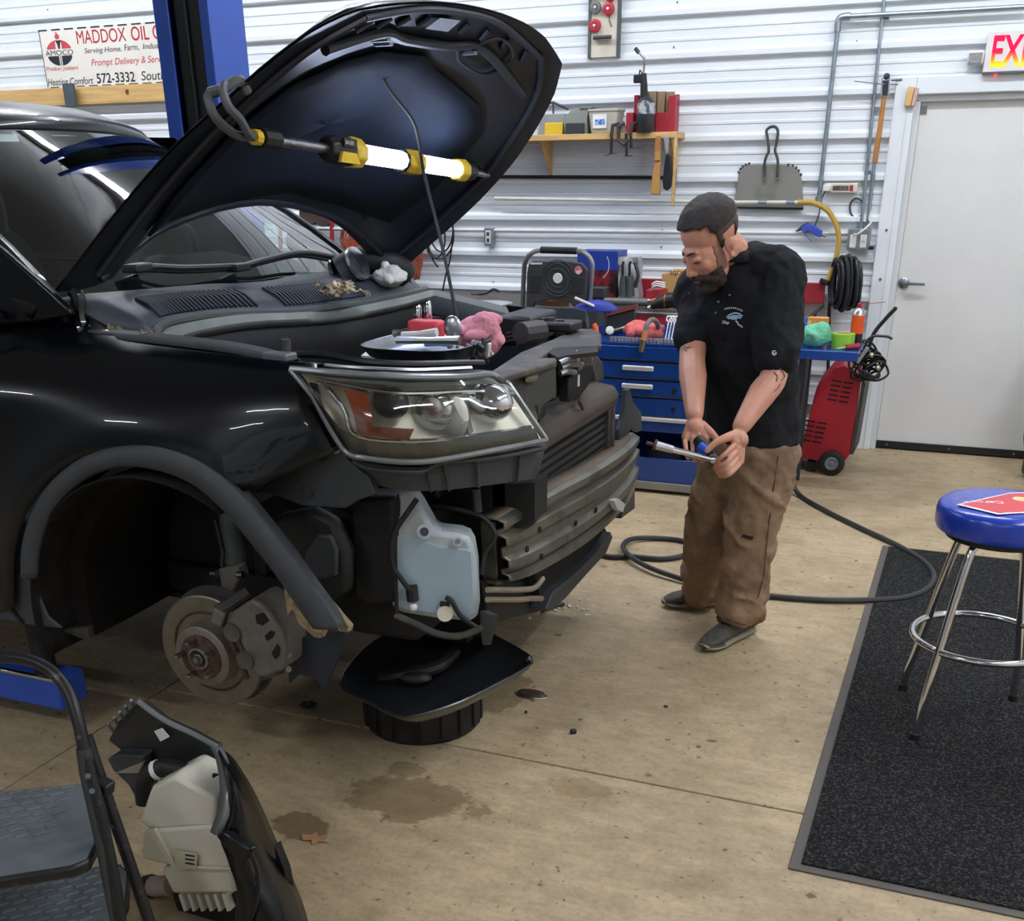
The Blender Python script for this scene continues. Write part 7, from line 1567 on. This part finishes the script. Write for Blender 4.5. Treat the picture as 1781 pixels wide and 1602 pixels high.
# local axes: x left, y forward, z up
patch(hd_(-.018, 0, .042), (.083, .107, .097), lambda p: (p.z > .035 or (p.y < .045 and p.z > .0)) and not (p.y > .075 and p.z < .045), 'hair', m_hair, 72, 48, .010, .035)
patch(hd_(-.018, 0, .042), (.079, .102, .092), lambda p: p.y < .03 and -.06 < p.z < .02 and not (abs(p.x) > .05 and p.z < -.015 and -.05 < p.y < .008), 'hair_fade', M('hair_fade', '#4a3a33', .7, 0, .3, 60, .5, 200), 64, 40, .003, .03)
patch(hd_(.030, 0, -.085), (.061, .066, .050), lambda p: (p.y > -.005 and p.z < .022 and not (p.y > .052 and p.z > .006 and abs(p.x) < .02)) and not (p.y < .01 and p.z < -.035), 'beard', m_beard, 56, 36, .012, .16)
b2 = MB(); b2.sph(hd_(.074, 0, -.112), (.038, .034, .032), 20, 14, HM); b2.sph(hd_(.060, 0, -.118), (.042, .040, .028), 20, 14, HM)
remesh(b2.build('chin_beard', m_beard, man, smooth=180), .005, 3)
b2 = MB(); b2.tube(cr([hd_(.086, .034, -.080), hd_(.100, .020, -.066), hd_(.108, 0, -.062), hd_(.100, -.020, -.066), hd_(.086, -.034, -.080)], 4), [.006]*2+[.008]*13+[.006]*2, 8); b2.build('moustache', m_beard, man)
for s in (-1, 1):
    MB().tube(cr([hd_(.099, s*.010, .018), hd_(.094, s*(.025 if s > 0 else .015), .022), hd_(.082, s*(.037 if s > 0 else .02), .018)], 4), [.0025, .003, .0035, .0038, .0038, .0035, .003, .0025, .002], 8).build('eyebrow', m_beard, man)
    MB().tube(cr([hd_(.093, s*.018, -.010), hd_(.095, s*.030, -.013), hd_(.086, s*.044, -.010)], 4), .0018, 6).build('eyelash_line', m_beard, man)
    patch(hd_(.028, 0, -.03), (.0672, .0732, .0862), lambda p, s=s: p.x*s > .035 and -.026 < p.y < .014-.012*p.z/.07 and -.075 < p.z < .07, 'sideburn', M('stubble', '#85604f', .7, 0, .2, 90), 96, 72, .0015)
MB().sph(hd_(-.012, .0905, -.018), (.003, .008, .014), 10, 8, HM).build('ear_shade', M('ear_shadow_skin', '#93604f', .6), man)  # darker skin ball, painted shade inside the ear
MB().sph(hd_(.1, 0, -.0815), (.018, .0045, .0045), 12, 6, HM).build('lower_lip', M('lip', '#a9665a', .45), man)
# --- shirt
b = MB()
up_ = (NK-CH).normalized()
rings_ = [oval(PEL+_zz*.005+fc*.005, None, lf_, fc, .195, .145), oval(lerp(PEL, WA, .5)+fc*.01, None, lf_, fc, .192, .150), oval(WA+fc*.015, None, lf_, fc, .185, .150), oval(lerp(WA, CH, .5)+fc*.01, None, lf_, fc, .188, .145), oval(CH, None, lf_, fc, .195, .135), oval(lerp(CH, NK, .45), None, lf_, fc, .19, .118), oval(lerp(CH, NK, .8), None, lf_, fc, .13, .095), oval(lerp(CH, NK, 1.02), None, lf_, fc, .088, .084), oval(lerp(CH, NK, 1.22)-fc*.012, None, lf_, fc, .072, .066)]
b.loft(rings_)
limb(b, [lerp(NK, SL, .35), SL, lerp(SL, EL, .35), lerp(SL, EL, .82)], [.075, .088, .084, .078])
limb(b, [lerp(NK, SR_, .35), SR_, lerp(SR_, ER, .35), lerp(SR_, ER, .74)], [.075, .082, .074, .066])
for j, (c0_, a0_, dz_, L_) in enumerate([(lerp(WA, CH, .2), 1.2, .05, 1.0), (lerp(WA, CH, .5), .9, .06, .8), (WA, 1.9, -.05, 1.0), (lerp(PEL, WA, .5), 1.0, .03, 1.2), (lerp(WA, CH, .75), 2.0, -.08, .7), (lerp(PEL, WA, .3), 2.2, .04, .9), (lerp(CH, NK, .1), .3, .08, .6)]):
    b.tube(cr([c0_+(lf_*math.cos(a0_+q*.3*L_)*.188+fc*math.sin(a0_+q*.3*L_)*.147)+_zz*(dz_*q*.5) for q in (-2, -1, 0, 1, 2)], 4), [.002+.015*math.sin(pi*(k+.5)/17) for k in range(17)], 8)
shirt = remesh(b.build('polo_shirt', m_shirt, man, smooth=180), .0065, 8, .6, [(.13, .034), (.05, .014)])
# collar
cn_ = (NK-CH).normalized()
cb0 = lerp(CH, NK, 1.10)
MB().grid([[p+cn_*h+(p-cb0).normalized()*o for p in oval(cb0, None, lf_, fc, .083, .080, 28)+[oval(cb0, None, lf_, fc, .083, .080, 28)[0]]] for h, o in ((-.02, .012), (.004, .006), (.016, .0), (.010, .010), (-.018, .024))]).build('collar', m_shirt, man, smooth=60, solid=.004)
# --- trousers
b = MB()
b.loft([oval(PEL+_zz*.045, None, lf_, fc, .172, .128), oval(PEL-_zz*.01, None, lf_, fc, .182, .14), oval(PEL-_zz*.07, None, lf_, fc, .178, .138), oval(PEL-_zz*.12, None, lf_, fc, .13, .11)])
def leg(h_, k_, a_, sd, r0):
    ctl = [h_, lerp(h_, k_, .5), k_, lerp(k_, a_, .45), lerp(k_, a_, .8), a_]; P = cr(ctl, 14); n_ = len(P); R = []
    for i in range(n_):
        t = i/(n_-1); r = lerp(r0, .083, min(1, t*1.15)) + .004*math.sin(t*9+sd)
        w_ = ss(.42, .6, t); r += w_*(.006*math.sin(t*46+sd)+.004*math.sin(t*83+sd*2)); R.append(r)
        P[i] = P[i]+lf_*(.006*w_*math.sin(t*31+sd))+fc*(.008*w_*math.sin(t*23+sd*3))
    b.tube(P, R, 20); b.sph(P[0], R[0]*.98, 18, 10)
    for j in range(5):      # slanting folds in the cloth
        t = .18+.17*j; c = P[int(t*(n_-1))]; rr_ = R[int(t*(n_-1))]; a0 = sd+j*1.3
        b.tube(cr([c+(lf_*math.cos(a0+q*.45)+fc*math.sin(a0+q*.45))*(rr_*.99)+_zz*(.035*q) for q in (-2, -1, 0, 1, 2)], 4), [.002+.012*math.sin(pi*(k+.5)/17) for k in range(17)], 8)
leg(HL, KL, AL, .6, .122); leg(HR, KR, AR_, 2.4, .119)
tro = remesh(b.build('work_trousers', m_jean, man, smooth=180), .0075, 6, .6, [(.12, .034), (.05, .018)])
# --- shoes
m_shoe = M('shoe_grey', '#514b42', .7, 0, .25, 30, .3, 120, col2='#393836', cov=.48)
def shoe(heel, dirn, ln, lab):
    dirn = V(dirn).normalized(); sd = V((-dirn.y, dirn.x, 0)); heel = V(heel)
    def rg(t, w, z0, z1, n=16):
        c = heel+dirn*ln*t; return [c+sd*w*math.copysign(abs(math.cos(a))**.7, math.cos(a))+_zz*lerp(z0, z1, (math.sin(a)+1)/2) for a in [k*2*pi/n for k in range(n)]]
    so_ = MB().loft([rg(t, w, .0015+lift, .030+lift*.4) for t, w, lift in ((0, .022, .004), (.04, .036, 0), (.25, .040, 0), (.5, .041, 0), (.72, .050, 0), (.88, .044, .004), (.97, .028, .012), (1.0, .012, .016))]).build('shoe_sole', M('shoe_sole', '#8f8a78', .8, 0, .2, 20), sh0)
    MB().loft([rg(t, w, .022, h) for t, w, h in ((.01, .024, .08), (.05, .035, .105), (.2, .040, .115), (.38, .041, .105), (.55, .043, .082), (.72, .047, .064), (.86, .042, .056), (.95, .028, .044), (.985, .012, .034))]).build('shoe_upper', m_shoe, sh0, sub=1)
    MB().loft([rg(t, w, .018, h) for t, w, h in ((.74, .049, .03), (.86, .045, .036), (.96, .030, .036), (1.0, .014, .03))]).build('toe_cap', M('toe_dark', '#3a3a38', .7), sh0)
    for k in range(4):
        t = .42+.075*k; c = heel+dirn*ln*t; h = .112-.012*k-.03*max(0, t-.5)
        MB().tube(cr([c-sd*.028+_zz*(h-.016), c+_zz*h, c+sd*.028+_zz*(h-.016)], 4), .003, 6).build('shoe_lace', M('lace_dark', '#22262a', .8), sh0)
sh0 = MB().sph(lerp(AL, AL, 1)-_zz*.0, .03, 10, 8).build('sock', M('sock_dark', '#2a2b2e', .9), man)
shoe((-.615, 3.965, 0), (-.131, -.289, 0), .315, '')
sh0 = MB().sph(AR_, .03, 10, 8).build('sock', M('sock_dark', '#2a2b2e'), man)
shoe((-.745, 4.225, 0), (-.235, -.122, 0), .30, '')
# --- prints and buttons placed on the cloth surface
bpy.context.view_layer.update(); dg = bpy.context.evaluated_depsgraph_get()
def hit(o, u, v):
    e = o.evaluated_get(dg); r = (CF + CR*((u-CX)/FPX) - CU*((v-CY)/FPX)).normalized()
    ok, loc, nor, _ = e.ray_cast(CC, r); return (loc, nor) if ok else (D(u, v, 3.5), -r)
m_thr = M('white_thread', '#c9d2d6', .6)
def stitch(px, r=.0022, m_=m_thr, nm='chest_emblem', o=shirt):
    pts = []
    for u, v in px:
        l_, n_ = hit(o, u, v); pts.append(l_+n_*.003)
    if len(pts) > 1: MB().tube(pts, r, 5).build(nm, m_, man)
    else: MB().sph(pts[0], r, 8, 6).build(nm, m_, man)
for k in range(9):
    u = 1261+k*3.6; v = 537-3.5*math.sin(pi*k/8)+k*.35; stitch([(u, v+1.6), (u+1.2, v-1.2), (u+2.2, v+1.4)], .0013)
m_thb = M('pale_blue_thread', '#9fc0d2', .6)
for px in ([(1265, 552), (1270, 547), (1278, 544), (1286, 545), (1292, 549)], [(1268, 552), (1276, 549), (1285, 549), (1292, 550)], [(1267, 554), (1278, 552), (1290, 553)], [(1273, 555), (1282, 555)]): stitch(px, .0026, m_thb)
for px in ([(1280, 558), (1284, 561)], [(1283, 562), (1287, 566)], [(1287, 565), (1292, 569)]): stitch(px, .0024)
l_, n_ = hit(shirt, 1258, 562); l2_, _n = hit(shirt, 1274, 563); text('Glap', m_thr, man, l_+n_*.006, (l2_-l_), CU, .010, shear=.2, bold=.01, name='chest_emblem')
for u, v in ((1270, 513), (1250, 525), (1246, 544), (1199, 511)): stitch([(u, v)], .004, M('button_grey', '#6d757b', .4), 'button')
for px in ([(1352, 640), (1360, 645), (1364, 655), (1358, 662)], [(1346, 648), (1352, 655), (1350, 664)], [(1340, 640), (1346, 643)], [(1356, 668), (1352, 676), (1346, 680)], [(1190, 601), (1194, 606), (1200, 604)], [(1189, 607), (1195, 611)]): stitch(px, .0016, M('tattoo_ink', '#6a5a58', .6), 'tattoo_line', body)
l_, n_ = hit(shirt, 1347, 614); MB().tube([l_+n_*.002+(CR*math.cos(t)+CU*math.sin(t))*.007 for t in [k*pi/6 for k in range(12)]], .0016, 5, closed=True).build('sleeve_emblem', m_thr, man)
stitch([(1345, 613), (1347, 616), (1350, 612)], .0014, nm='sleeve_emblem')
for px in ([(1310, 935), (1300, 934), (1292, 931)], ): stitch(px, .006, M('tear_dark', '#241a14', .9), 'cloth_tear', tro)
for px in ([(1357, 760), (1352, 800), (1345, 850), (1338, 900), (1332, 950), (1328, 1000), (1318, 1040)], [(1247, 1072), (1262, 1076), (1280, 1082), (1296, 1086)]): stitch(px, .002, M('seam_brown', '#5b4331', .9), 'trouser_seam', tro)
# --- air ratchet in his hands
ar = thing('air_ratchet', 'blue and black air ratchet with long chrome extension held in both hands', 'air ratchet', D(1235, 790, 3.43))
MB().tube([D(1213, 764, 3.47), D(1224, 776, 3.455), D(1236, 789, 3.44), D(1243, 797, 3.43)], [.018, .021, .020, .017], 12).build('motor_barrel', m_black, ar)
MB().tube([D(1217, 776, 3.445), D(1232, 789, 3.43)], [.017, .018], 12).build('blue_body', M('ratchet_blue', '#2350c0', .4), ar)
MB().sph(D(1241, 800, 3.415), .020, 14, 10).build('ratchet_head', m_dark, ar); MB().cyl(D(1248, 802, 3.40), D(1237, 799, 3.40), .012).build('drive_end', m_chrome, ar)
MB().tube([D(1237, 799, 3.40), D(1195, 788, 3.38), D(1165, 781, 3.37)], [.009, .009, .010], 10).build('extension_bar', m_chrome, ar)
MB().tube([D(1170, 782, 3.37), D(1140, 774, 3.36)], [.012, .014], 10).build('deep_socket', m_alu, ar)
MB().cyl(D(1138, 774, 3.36), D(1124, 770, 3.355), .006).build('bolt', m_rust, ar); MB().cyl(D(1141, 774.5, 3.36), D(1137, 773, 3.36), .018).build('collar', m_rust, ar)
